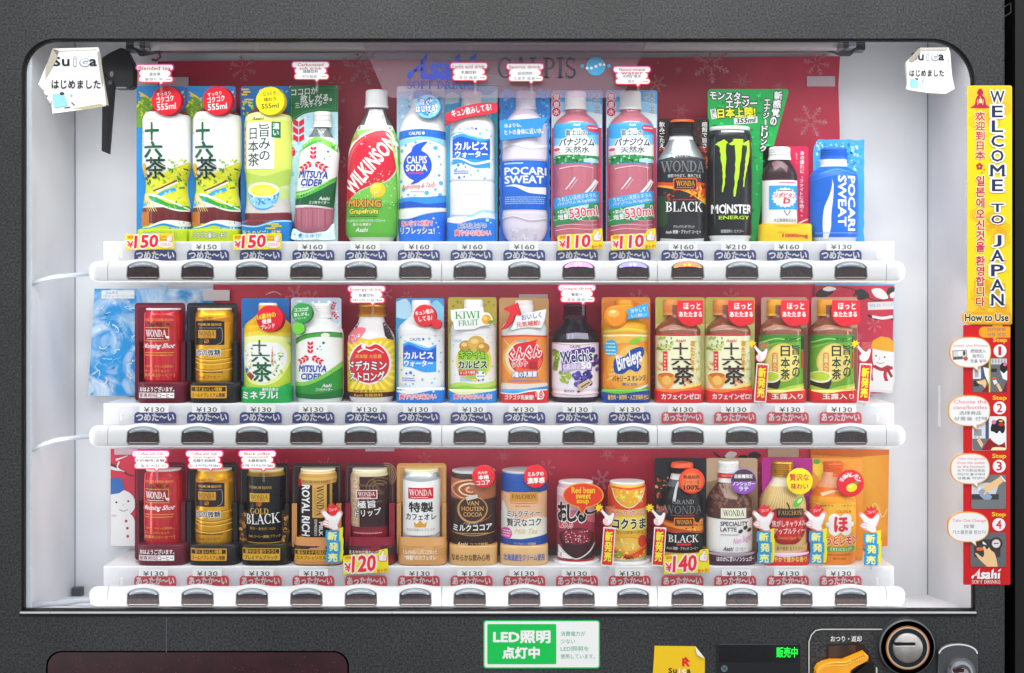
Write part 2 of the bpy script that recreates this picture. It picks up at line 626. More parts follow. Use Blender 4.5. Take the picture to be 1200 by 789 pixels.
class Art:
    """printed artwork laid out in photo pixels, then laid on a surface in thin layers"""

    def __init__(s, D=76.0, body=None, base=.12, eps=.03, lift=None):
        s.D, s.body, s.base, s.eps, s.lift = D, body, base, eps, lift
        s.items = []      # (verts, faces, layer, colour)
        s.L = 0

    def raw(s, v, f, c):
        s.L += 1
        s.items.append((v, f, s.L, c))
        return s

    def poly(s, pts, c):
        pts = [tuple(p)[:2] for p in pts]
        tri = [tuple(t) for t in tessellate_polygon([[Vector((x, y, 0)) for x, y in pts]])]
        return s.raw(pts, tri, c)

    def polys(s, q, c):
        v, f = [], []
        for p in q:
            b = len(v)
            v += p
            f += [tuple(i + b for i in t) for t in tessellate_polygon([[Vector((x, y, 0)) for x, y in p]])]
        return s.raw(v, f, c)

    def rect(s, x0, y0, x1, y1, c, rot=0, r=0):
        p = rrp(x0, y0, x1, y1, r) if r else [(x0, y0), (x1, y0), (x1, y1), (x0, y1)]
        return s.poly(rotp(p, (x0 + x1) / 2, (y0 + y1) / 2, rot), c)

    def ell(s, cx, cy, rx, ry=None, c='fff', rot=0, n=26):
        return s.poly(rotp(ellp(cx, cy, rx, ry, n), cx, cy, rot), c)

    def blob(s, pts, c, n=5):
        return s.poly(catmull(pts, n, True), c)

    def band(s, top, bot, c, n=6):
        return s.poly(catmull(top, n) + catmull(bot, n)[::-1], c)

    def line(s, pts, w, c, smooth=False, w1=None):
        p = catmull(pts, 6) if smooth else [tuple(q) for q in pts]
        q = []
        N = len(p)
        L, R = [], []
        for i in range(N):
            a, b = p[max(0, i - 1)], p[min(N - 1, i + 1)]
            dx, dy = b[0] - a[0], b[1] - a[1]
            d = math.hypot(dx, dy) or 1
            ww = w if w1 is None else w + (w1 - w) * i / max(1, N - 1)
            L.append((p[i][0] - dy / d * ww / 2, p[i][1] + dx / d * ww / 2))
            R.append((p[i][0] + dy / d * ww / 2, p[i][1] - dx / d * ww / 2))
        return s.polys([[L[i], L[i + 1], R[i + 1], R[i]] for i in range(N - 1)], c)

    def lines(s, segs, w, c):
        q = []
        for (x0, y0, x1, y1) in segs:
            d = math.hypot(x1 - x0, y1 - y0) or 1
            nx, ny = -(y1 - y0) / d * w / 2, (x1 - x0) / d * w / 2
            q.append([(x0 + nx, y0 + ny), (x1 + nx, y1 + ny), (x1 - nx, y1 - ny), (x0 - nx, y0 - ny)])
        return s.polys(q, c)

    def dots(s, pts, c, n=8):
        return s.polys([ellp(x, y, r, r, n) for x, y, r in pts], c)

    def scat(s, n, seed, x0, y0, x1, y1, cols, r0=1, r1=2.5, asp=2.2, ang=None):
        """small leaf- or brush-like flecks"""
        R = random.Random(seed)
        by = {}
        for i in range(n):
            x, y, r = R.uniform(x0, x1), R.uniform(y0, y1), R.uniform(r0, r1)
            a = R.uniform(0, 180) if ang is None else ang + R.uniform(-25, 25)
            by.setdefault(R.choice(cols), []).append(rotp(ellp(x, y, r * asp / 2, r / 2, 7), x, y, a))
        for c, q in by.items():
            s.polys(q, c)
        return s

    def txt(s, t, x0, y0, x1, y1, c, b=.012, rot=0, sh=0, o=None, ow=.05, v=False, fixh=False):
        """text fitted to a pixel box; b bolder, sh slant, o outline colour, v vertical"""
        if v:
            n = len(t)
            H = (y1 - y0) / n
            cx, cy = (x0 + x1) / 2, (y0 + y1) / 2
            for pas in ((o, c) if o else (c,)):
                for i, ch in enumerate(t):
                    if ch == ' ':
                        continue
                    q = rotp([(cx, y0 + H * (i + .5))], cx, cy, rot)[0]
                    off, shf = passes(ch, b, ow, o and pas == o)
                    V, F = glyphs(ch, off)
                    V0, _ = glyphs(ch, off if not o else 0)
                    w, h = (x1 - x0), H * .94
                    gx = sum((min(p[0] for p in V0), max(p[0] for p in V0))) / 2
                    gy = -.36
                    if ord(ch) < 128:
                        gw = max(p[0] for p in V0) - min(p[0] for p in V0)
                        gh = max(p[1] for p in V0) - min(p[1] for p in V0)
                        sx, sy = w / max(gw, .45), h / max(gh, .5)
                        gy = sum((min(p[1] for p in V0), max(p[1] for p in V0))) / 2
                    else:
                        sx, sy = w / .95, h / .95
                        if ch == 'ー':
                            V = [(gx + (p[1] - gy), gy + (p[0] - gx)) for p in V]
                    L0 = s.L
                    for u, w_ in shf:
                        P = [(q[0] + (p[0] - gx + u) * sx, q[1] + (p[1] - gy + w_) * sy) for p in V]
                        s.raw(rotp(P, q[0], q[1], rot), F, pas)
                        s.L -= .92
                    s.L = L0
                s.L += 1.5
            return s
        cj = any(ord(ch) > 0x2e80 for ch in t)
        V0, F0 = glyphs(t, 0 if (cj or o or b >= .016) else b)
        if not V0:
            return s
        a0, a1 = min(p[0] for p in V0), max(p[0] for p in V0)
        b0, b1 = min(p[1] for p in V0), max(p[1] for p in V0)
        if fixh:
            b0, b1 = -.74, 0
        sx, sy = (x1 - x0) / (a1 - a0), (y1 - y0) / (b1 - b0)
        cx, cy = (x0 + x1) / 2, (y0 + y1) / 2
        for pas in ((o, c) if o else (c,)):
            off, shf = passes(t, b, ow, o and pas == o)
            V, F = glyphs(t, off)
            for u, w_ in shf:
                P = [(x0 + (p[0] - a0 + u) * sx, y0 + (p[1] - b0 + w_) * sy) for p in V]
                if sh:
                    P = [(x + (cy - y) * sh, y) for x, y in P]
                s.raw(rotp(P, cx, cy, rot), F, pas)
                s.L -= .92
            s.L += .92
        return s

    def srf(s, t, x0, y0, x1, y1, c, rot=0, o=None, gap=.06):
        """serif capitals fitted to a pixel box"""
        q, w = serif_polys(t)
        sx, sy = (x1 - x0) / w, (y1 - y0)
        cx, cy = (x0 + x1) / 2, (y0 + y1) / 2
        if o:
            s.polys([rotp([(x0 + a * sx + (.5 if a > sum(p[0] for p in pl) / len(pl) else -.5), y0 + b * sy + (.5 if b > .5 else -.5)) for a, b in pl], cx, cy, rot) for pl in q], o)
        return s.polys([rotp([(x0 + a * sx, y0 + b * sy) for a, b in p], cx, cy, rot) for p in q], c)

    def into(s, part):
        """lay the artwork on the surface and hand it to a Part"""
        s.eps = min(s.eps if s.body else .022, 1.1 / max(1, s.L))
        for curved in (s.body is not None,):
            for li, (V, F, lay, c) in enumerate(s.items):
                if not curved:
                    D = s.D - s.base - s.eps * lay
                    tl = s.lift or (lambda a, b: 0)
                    k = K(s.D)
                    part.add([((x - EX) * k, D + tl(x, y), (EY - y) * k) for x, y in V], F, c)
        if s.body is None:
            return
        B = s.body
        cols = []
        bm = bmesh.new()
        ly = bm.verts.layers.float.new('l')
        for (V, F, lay, c) in s.items:
            if c not in cols:
                cols.append(c)
            ci = cols.index(c)
            vs_ = []
            for x, y in V:
                q = bm.verts.new((x, y, 0))
                q[ly] = lay
                vs_.append(q)
            for f in F:
                try:
                    g = bm.faces.new([vs_[i] for i in f])
                    g.material_index = ci
                except ValueError:
                    pass
        loose = [v for v in bm.verts if not v.link_faces]
        bmesh.ops.delete(bm, geom=loose, context='VERTS')
        x0, x1 = B.cx - B.hmax, B.cx + B.hmax
        sp = abs(B.lean) * (B.yb - B.prof[0][0])
        mx = B.mid((B.yb + B.prof[0][0]) / 2)
        cuts = [mx + (B.hmax + sp / 2) * math.sin(math.radians(a)) for a in (-86, -80, -72, -64, -56, -48, -40, -32, -24, -16, -8, 0, 8, 16, 24, 32, 40, 48, 56, 64, 72, 80, 86)]
        for x in cuts:
            bmesh.ops.bisect_plane(bm, geom=bm.verts[:] + bm.edges[:] + bm.faces[:], plane_co=(x, 0, 0), plane_no=(1, 0, 0), dist=1e-4)
        ylo, yhi = min(v.co.y for v in bm.verts), max(v.co.y for v in bm.verts)
        py, lasty = [], -99
        for i in range(1, len(B.ys) - 1):
            y = B.ys[i]
            a = (B.hs[i] - B.hs[i - 1]) / (B.ys[i] - B.ys[i - 1] + 1e-9)
            b = (B.hs[i + 1] - B.hs[i]) / (B.ys[i + 1] - B.ys[i] + 1e-9)
            if ylo < y < yhi and (abs(a) > .02 or abs(b) > .02) and y - lasty > 1.5:
                py.append(y)
                lasty = y
        for y in py:
            bmesh.ops.bisect_plane(bm, geom=bm.verts[:] + bm.edges[:] + bm.faces[:], plane_co=(0, y, 0), plane_no=(0, 1, 0), dist=1e-4)
        k = B.k
        for v in bm.verts:
            x, y = v.co.x, v.co.y
            x = B.clamp(x, y)
            d = B.depth(x, y) - s.base - s.eps * v[ly]
            # push sideways too where the surface turns away
            h = max(B.hw(y), .2)
            t = (x - B.mid(y)) / h
            push = math.copysign(max(0, abs(t) - .6) / .4, t) * (s.base + s.eps * v[ly])
            v.co = Vector(((x - EX) * k + push, d, (EY - y) * k))
        bm.verts.index_update()
        V = [v.co[:] for v in bm.verts]
        per = {}
        for f in bm.faces:
            if f.calc_area() > 1e-7:
                per.setdefault(f.material_index, []).append([v.index for v in f.verts])
        b = len(part.v)
        part.v += V
        for ci, fs in per.items():
            mi = part.mi(cols[ci])
            for f in fs:
                part.f.append([i + b for i in f])
                part.m.append(mi)
                part.sm.append(True)
        bm.free()


def thing(name, label, cat, origin, group=None):
    o = bpy.data.objects.new(name, None)
    o.empty_display_size = .01
    COL.objects.link(o)
    o.location = (origin[0] * MM, origin[1] * MM, (origin[2] + EYE) * MM)
    o['_o'] = list(origin)
    tag(o, label, cat, group)
    return o


def tag(o, label, cat, group=None):
    o['label'] = label
    o['category'] = cat
    if group:
        o['group'] = group
    return o


def structure(o):
    o['kind'] = 'structure'
    return o


def copy_tree(o, dx=0, dy=0, dz=0, label=None):
    c = o.copy()
    COL.objects.link(c)
    if label:
        c['label'] = label
    c.location = (o.location.x + dx * MM, o.location.y + dy * MM, o.location.z + dz * MM)
    for ch in o.children:
        d = ch.copy()
        COL.objects.link(d)
        d.parent = c
        for g in ch.children:
            e = g.copy()
            COL.objects.link(e)
            e.parent = d
    return c


PITCH = 64.72
COLX = [-455.8 + PITCH * i for i in range(14)]
SHELF_Z = [49.3, -150.2, -350.7]


def colpx(i, D):
    return EX + COLX[i] / K(D)

# ---------------------------------------------------------------- the pavement and the neighbour
def pavement():
    p = Part()
    n = 1
    p.box(-4000, 4000, -3000, 4000, -EYE - 60, -EYE, noise_mat('pavement_concrete', '4a4a48', '77756f', 60, .85, .4, .3, .7, 6))
    structure(p.obj('pavement'))


pavement()

M_DOOR = noise_mat('door_paint', '08090b', '464749', 420, .5, .6, .24, .80, 2.5, spec=.3, wear=3.5)
M_DARK = mat('17171a', .35)
M_BLACK = mat('0a0a0b', .45)
M_IN = noise_mat('inner_white', 'dcdde3', 'e6e7eb', 9, .5, 0, .35, .65, 3)
M_BAR = mat('e3e3e6', .25)
M_SHELF = mat('dddee2', .35)

XL, XR = wx(25, 0), wx(1143, 0)
ZT, ZB = wz(45.2, 0), wz(716.5, 0)
DL, DR, DT, DB = -705.0, wx(1174.5, 0), 425.0, -1370.0

VM = thing('vending_machine', 'dark grey speckled vending machine with a glass display window of three lit drink rows', 'vending machine', (0, 0, -EYE))


def door():
    p = Part()
    out = [(DL, DB), (DR, DB), (DR, DT), (DL, DT)]
    px0, px1, py0, py1 = 25, 1143, 45.2, 716.5
    inn = [(px0, py1), (px1, py1)]
    inn += ellp(1143 - 52, 45.2 + 52, 52, 52, 12, 0, 90)
    inn += ellp(25 + 40, 45.2 + 40, 40, 40, 12, 90, 180)
    inn3 = [(wx(x, 0), wz(y, 0)) for x, y in inn]
    allp = out + inn3
    tri = tessellate_polygon([[Vector((x, z, 0)) for x, z in out], [Vector((x, z, 0)) for x, z in inn3]])
    p.add([(x, 0, z) for x, z in allp], [tuple(t) for t in tri], M_DOOR)
    n = len(inn3)
    # rim of the opening: a soft roll then a black gasket going in
    prev = [(x, 0, z) for x, z in inn3]
    cx, cz = (XL + XR) / 2, (ZT + ZB) / 2

    def inset(d, y):
        q = []
        for i in range(n):
            a, b, c = inn3[i - 1], inn3[i], inn3[(i + 1) % n]
            t1 = Vector((b[0] - a[0], b[1] - a[1])).normalized()
            t2 = Vector((c[0] - b[0], c[1] - b[1])).normalized()
            nn = Vector((-(t1 + t2).y, (t1 + t2).x)).normalized()
            q.append((b[0] + nn.x * d, y, b[1] + nn.y * d))
        return q
    r1 = inset(1.1, .9)
    r2 = inset(2.6, 3.4)
    r3 = inset(2.6, 9)
    for a, b, m in ((prev, r1, M_BLACK), (r1, r2, M_BLACK), (r2, r3, M_BLACK)):
        p.add(a + b, [(i, (i + 1) % n, n + (i + 1) % n, n + i) for i in range(n)], m, False)
    # rounded outer edge on the right
    e, zs = [], (DB, DT)
    for i in range(7):
        a = math.radians(90 * i / 6)
        e.append((DR + 4 * math.sin(a), 4 - 4 * math.cos(a)))
    e.append((DR + 4, 45))
    v = [(x, y, z) for x, y in e for z in zs]
    p.add(v, [(2 * i, 2 * i + 1, 2 * i + 3, 2 * i + 2) for i in range(len(e) - 1)], M_DOOR, True)
    o = p.obj('door_panel', VM)
    p = Part()     # cabinet shell behind the door
    p.box(DL, XL - 6, 12, 720, DB - 40, DT, M_DARK)
    p.box(XR + 6, DR - 4, 46, 720, DB - 40, DT, M_DARK)
    p.box(XL - 6, XR + 6, 12, 720, 345, DT, M_DARK)
    p.box(XL - 6, XR + 6, 24, 720, DB - 40, -425, M_DARK)
    p.box(XL - 6, XR + 6, 190, 720, -425, 345, M_DARK)
    for x in (DL + 40, DR - 90):
        p.box(x, x + 50, 60, 110, -EYE, DB - 40, M_DARK)
        p.box(x, x + 50, 600, 650, -EYE, DB - 40, M_DARK)
    p.obj('cabinet', VM)
    # interior
    B = 166
    p = Part().box(XL - 5, XL, 9, B, -424, 344, M_IN)
    p.box(XL, XL + 7, 9.2, 13, -388, 344, mat('d5dbe2', .3))
    p.obj('side_wall', VM)
    p = Part().box(XR, XR + 5, 9, B, -424, 344, M_IN)
    p.box(XR - 3, XR, 118, 122, wz(500, 120), wz(452, 120), mat('dcdde0', .4))
    p.obj('side_wall', VM)
    p = Part().box(XL - 5, XR + 5, B, B + 6, -424, 344, M_IN)
    for x in (XL + .4, XR - .4):
        p.box(x - .6, x + .6, B - 1.4, B - .2, -410, 343, mat('8d93a5', .6))
    p.obj('back_wall', VM)
    p = Part()
    v = [(XL, 9, -387.5), (XR, 9, -387.5), (XR, B, -411), (XL, B, -411), (XL, 9, -420), (XR, 9, -420), (XR, B, -420), (XL, B, -420)]
    p.add(v, [(0, 1, 2, 3), (4, 7, 6, 5), (0, 4, 5, 1)], M_IN)
    p.box(XL + 2, XL + 14, 150, 160, -409, -398, mat('39414a', .4))
    p.obj('bottom_tray', VM)
    p = Part().box(XL - 5, XR + 5, 9, B, 338, 344, mat('77747c', .6))
    p.obj('top_lining', VM)
    # glass
    p = Part().box(XL - 3, XR + 3, 5, 8, ZB - 2, 300, M_GLASS)
    p.obj('window_glass', VM)
    # bright trim under the window
    p = Part().box(XL - 1.5, XR + 1, -1.6, 8, wz(719.3, 0), wz(716.8, 0), mat('c9c9cb', .3, .6), .7)
    p.box(XL - 1.5, XR + 1, -1.0, 0, wz(722.2, 0), wz(719.5, 0), M_BLACK)
    p.obj('window_trim', VM)
    p = Part().box(wx(194.4, 0), wx(195.4, 0), -.35, .5, wz(765, 0), wz(722.4, 0), mat('54565a', .5))
    p.obj('door_seam', VM)


door()


def lower_window():
    p = Part()
    p.plate(rrp(54, 763, 409, 960, 18, 8), 0, .2, M_BLACK)
    pts = rrp(56, 764.6, 407, 958, 17, 8)
    p.plate(pts, -.5, .3, noise_mat('lower_window_plastic', '1f070e', '36101b', 30, .18, 0, .3, .7, 4))
    R = random.Random(4)
    p.art(Art(-.55).dots([(R.uniform(75, 395), R.uniform(768, 789), R.uniform(.25, .5)) for i in range(60)], '7d5560', 6))
    p.obj('lower_window', VM)


lower_window()


def lamp():
    D = 100
    z = wz(53, D)
    x0, x1 = wx(172, D), wx(985, D)
    p = Part()
    p.tube([(x0, D, z), (x1, D, z)], 7.2, mat('b9b2b4', .25, 0, .6), 20)
    p.obj('lamp_tube', VM)
    p = Part()
    p.box(wx(150, D + 14), wx(1012, D + 14), D + 14, D + 22, z - 6, z + 30, mat('8d878c', .4, .3))
    p.obj('lamp_housing', VM)
    for a, b, s in ((150, 178, 1), (980, 1012, -1)):
        p = Part()
        ym = (wz(66, D), wz(44, D))
        xa, xb = wx(a, D), wx(b, D)
        sh = 12 * s
        for (u0, u1, c, dd) in ((0, .36, '3b383b', 0), (.36, .62, '9fb0ba', -3), (.62, .8, '4a474c', -2), (.8, 1, '8d8a90', -1)):
            if s < 0:
                u0, u1 = 1 - u1, 1 - u0
            p.box(xa + (xb - xa) * u0, xa + (xb - xa) * u1, D - 9 + dd, D + 13, z - 8 + abs(dd), z + 11, mat(c, .3, .4), 1.2)
        q = [(a, 44), (b + 12, 44), (b + 12, 62), (b - 10, 66), (a + 14, 66), (a + 3, 55)] if s > 0 else [(a - 10, 44), (b, 44), (b - 4, 56), (b - 16, 66), (a + 5, 66), (a - 10, 60)]
        p.plate(q, D + 13.2, .6, mat('5a5558', .4, .3))
        p.obj('lamp_socket', VM)
    p = Part()
    p.tube([(wx(186, 92), 92, wz(60, 92)), (wx(188, 92), 92, wz(67, 92)), (wx(183, 92), 92, wz(71, 92)), (wx(178, 92), 92, wz(70, 92))], 1.5, mat('6b2433', .4), 8)
    p.obj('lamp_wire', VM)
    # black hinge bracket with its hanging lever, top left corner
    D = 96
    p = Part()
    p.plate([(119, 68), (128, 62), (141, 56), (147, 57.5), (155, 72), (157, 80), (156.5, 101), (152, 104), (135, 104), (130, 98), (124, 120), (119, 122)], D, 14, mat('1d181e', .35), bev=1)
    p.plate([(120, 84), (134, 100), (127.5, 180.5), (119, 177)], D - 3, 6, mat('120f16', .3), bev=1)
    p.line = None
    p.plate(rrp(136, 102, 148, 103.6, .7), D - 1, .8, mat('8a8890', .3))
    p.plate(ellp(131, 87, 2.2, 3.5), D - 2, 1.4, mat('6d6d78', .25, .6))
    p.plate(ellp(129, 97, 2.6, 2.6), D - 4.4, 1.4, mat('54545e', .25, .6))
    p.obj('hinge_bracket', VM)


lamp()

ROWS = [dict(shelf=283, bar=(305.2, 331), s_bot=302), dict(shelf=473, bar=(498.8, 524.6), s_bot=497), dict(shelf=664, bar=(688.4, 712.8), s_bot=688)]
DBAR, DSH = 20.0, 70.0


def shelves():
    for r, R in enumerate(ROWS):
        x0, x1 = wx(121, DSH), wx(1048, DSH)
        zt = SHELF_Z[r]
        zb = zt - 27
        p = Part().box(x0, x1, DSH, 165.5, zb, zt, M_SHELF, 1.2)
        p.box(COLX[0] - 22, COLX[13] + 22, 130, 148, zt + .2, zt + 7, mat('55525a', .5)) if r else None
        for cx in COLX:
            p.box(cx - 31.6, cx - 31.0, DSH + 20, 150, zt + .1, zt + 1.0, mat('c9cace', .4)) if r else None
        o = p.obj('shelf', VM)
        # clear acrylic rail along the front that the price cards slide into
        q = Part().box(x0 + 22, x1 - 8, DSH - 7.4, DSH - 6.4, zb - 1, zt - 3.5, M_RAIL)
        q.box(x0 + 22, x1 - 8, DSH - 7.4, DSH - 1, zb - 1.4, zb - 1, M_RAIL)
        for cx in (x0 + 24, x1 - 25):
            q.box(cx, cx + 3.2, DSH - 9, DSH - 7.6, zb + 6, zb + 15, mat('e6e7ea', .3), .6)
        q.obj('card_rail', o)


shelves()


def bar_mesh(p, xa, xb, zb, zt, bumps=True, ends=0, cols=()):
    """a loft along x: rounded cross-section whose top rises over each button"""
    prof = []
    n = 20
    xs = list(np.arange(xa, xb, 2.2)) + [xb]
    rings = []
    for x in xs:
        b = 0
        if bumps:
            for cx in cols:
                t = abs(x - cx) / 25
                if t < 1:
                    b = max(b, 2.8 * (.5 + .5 * math.cos(math.pi * t)))
        sc = 1.0
        if ends:
            e = (x - xa) if ends < 0 else (xb - x)
            L = 13.0
            if e < L:
                sc = max(.05, math.sqrt(max(0, 1 - ((L - e) / L) ** 2)))
        zc = (zb + zt) / 2
        hh = (zt - zb) / 2
        ring = []
        top, bot = zc + (hh + b) * sc, zc - hh * sc
        dp = 17 * (.35 + .65 * sc)
        H = (top - bot)
        for (d, z) in ((14, .04), (6, .0), (2.2, .05), (.5, .14), (0, .3), (0, .55), (.35, .7), (1.3, .84), (3.2, .94), (6.5, .985), (10, .96), (14, .88)):
            ring.append((x, DBAR + min(14, d + (1 - sc) * 12), bot + z * H))
        rings.append(ring)
    m = len(rings[0])
    v = [q for g in rings for q in g]
    f = [(i * m + j, i * m + (j + 1) % m, (i + 1) * m + (j + 1) % m, (i + 1) * m + j) for i in range(len(rings) - 1) for j in range(m)]
    p.add(v, f, M_BAR, True)
    p.add(rings[0], [list(range(m))[::-1]], M_BAR)
    p.add(rings[-1], [list(range(m))], M_BAR)


M_LENS = mat('b4bec8', .12, .25, .8)
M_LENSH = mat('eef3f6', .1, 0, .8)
M_WIN = noise_mat('button_window', '1d1316', '3a2529', 140, .22, 0, .3, .7, 3)


def button(parent, cx, zt, lit=None):
    """dark push button with a crescent lamp lens above its window"""
    D = DBAR - .25
    p = Part()
    c = EX + cx / K(D)
    y0 = EY - zt / K(D)          # bar top in photo pixels

    def shape(g, top=None):
        a = 19 - g
        pts = [(c - a, y0 + 21.5 - g - 3), (c - a + 2.4, y0 + 22 - g), (c + a - 2.4, y0 + 22 - g), (c + a, y0 + 21.5 - g - 3)]
        pts += [(c + a * math.cos(t), y0 + 10.5 - (8.8 - g) * math.sin(t)) for t in [math.radians(d) for d in range(18, 163, 8)]]
        return pts
    p.plate(shape(-.9), D, .9, mat('8c8d8c', .35), bev=.3)
    p.plate(shape(.2), D - .35, .5, M_WIN)
    arc = [(c + 17.2 * math.cos(t), y0 + 9.9 - 8.2 * math.sin(t)) for t in [math.radians(d) for d in range(12, 169, 8)]]
    low = [(c - 15.5, y0 + 9.0), (c - 9, y0 + 7.6), (c, y0 + 7.1), (c + 9, y0 + 7.6), (c + 15.5, y0 + 9.0)]
    lensm = M_LENS if not lit else mat(lit, .2, 0, .5, 0, 1.6)
    p.plate(arc + low, D - 1.0, .9, lensm, bev=.5)
    a = Art(D - 1.02)
    if lit:
        a.dots([(c - 3, y0 + 5.4, 1.4), (c + 2, y0 + 5.2, 1.6)], mat('ffffff' if lit != 'ff7a50' else 'ffc030', .2, 0, .5, 0, 1.8), 8)
    else:
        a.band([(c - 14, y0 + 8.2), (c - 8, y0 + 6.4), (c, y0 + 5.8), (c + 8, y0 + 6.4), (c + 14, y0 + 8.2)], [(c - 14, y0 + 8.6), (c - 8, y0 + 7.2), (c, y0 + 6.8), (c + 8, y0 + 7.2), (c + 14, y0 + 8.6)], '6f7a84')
        a.band([(c - 9, y0 + 4.6), (c, y0 + 3.4), (c + 9, y0 + 4.6)], [(c - 9, y0 + 5.4), (c, y0 + 4.5), (c + 9, y0 + 5.4)], M_LENSH)  # white highlight painted on the lens
    p.art(a)
    a = Art(D - .4)
    a.rect(c - 16.5, y0 + 19.6, c + 16.5, y0 + 20.6, 'b9a9a6', r=.4)
    R = random.Random(int(cx * 7 + zt))
    a.scat(4, int(cx + zt), c - 14, y0 + 11, c + 14, y0 + 18, ['4a3035', '553a3d'], .5, 1.1)
    p.art(a)
    return p.obj('button', parent)


def bars():
    for r, R in enumerate(ROWS):
        zt, zb = wz(R['bar'][0], DBAR), wz(R['bar'][1], DBAR)
        e = [wx(q, DBAR) for q in (126, 517.6, 770.4, 1039)]
        org = (0, DBAR, zb)
        p = Part()
        g = .45
        for a, b in ((e[0], e[1]), (e[1], e[2]), (e[2], e[3])):
            bar_mesh(p, a + g, b - g, zb, zt, True, 0, COLX)
        for x in e[1:3]:
            p.box(x - 2, x + 2, DBAR + 1.6, DBAR + 13, zb + 1.5, zt - 3.8, mat('a6a7ab', .5))
        o = p.obj('button_bar', VM)
        q = Part()
        bar_mesh(q, wx(100.5, DBAR), e[0] - .2, zb, zt, False, -1)
        q.obj('end_cap', o)
        q = Part()
        bar_mesh(q, e[3] + .2, wx(1064.5, DBAR), zb, zt, False, 1)
        q.obj('end_cap', o)
        for i, cx in enumerate(COLX):
            lit = None
            if r == 0:
                lit = {8: 'e08ae8', 9: '8a86f4', 10: 'ff7a50'}.get(i)
            button(o, cx, zt, lit)
        # bracket behind that carries the bar on the shelf
        for cx in (-420, 0, 380):
            q = Part().box(cx - 8, cx + 8, DBAR + 13.6, DSH + 2, zb + 4, zb + 12, M_SHELF)
            q.obj('bar_bracket', o)



bars()


def cables():
    def cab(pts, r):
        p = Part()
        p.tube([tuple(v) for v in catmull(pts, 8)], r * .82, mat('b0b6be', .4))
        p.obj('cable', VM)
    D = 34
    cab([(wx(106, D), D, wz(321, D)), (wx(92, D), D, wz(322, D)), (wx(66, 40), 40, wz(324.5, 40)), (wx(42, 36), 36, wz(330.5, 36)), (wx(30, 20), 20, wz(336, 20)), (XL - 1, 14, wz(338, 14))], 3.3)
    cab([(wx(106, D), D, wz(512, D)), (wx(88, D), D, wz(513, D)), (wx(62, 40), 40, wz(517, 40)), (wx(40, 36), 36, wz(526, 36)), (wx(30, 20), 20, wz(532, 20)), (XL - 1, 14, wz(535, 14))], 3.3)
    cab([(wx(107, D), D, wz(703, D)), (wx(94, 44), 44, wz(704, 44)), (wx(72, 50), 50, wz(707, 50)), (wx(50, 40), 40, wz(708, 40)), (wx(36, 24), 24, wz(711.5, 24)), (wx(29, 16), 16, wz(714, 16))], 4.2)


cables()


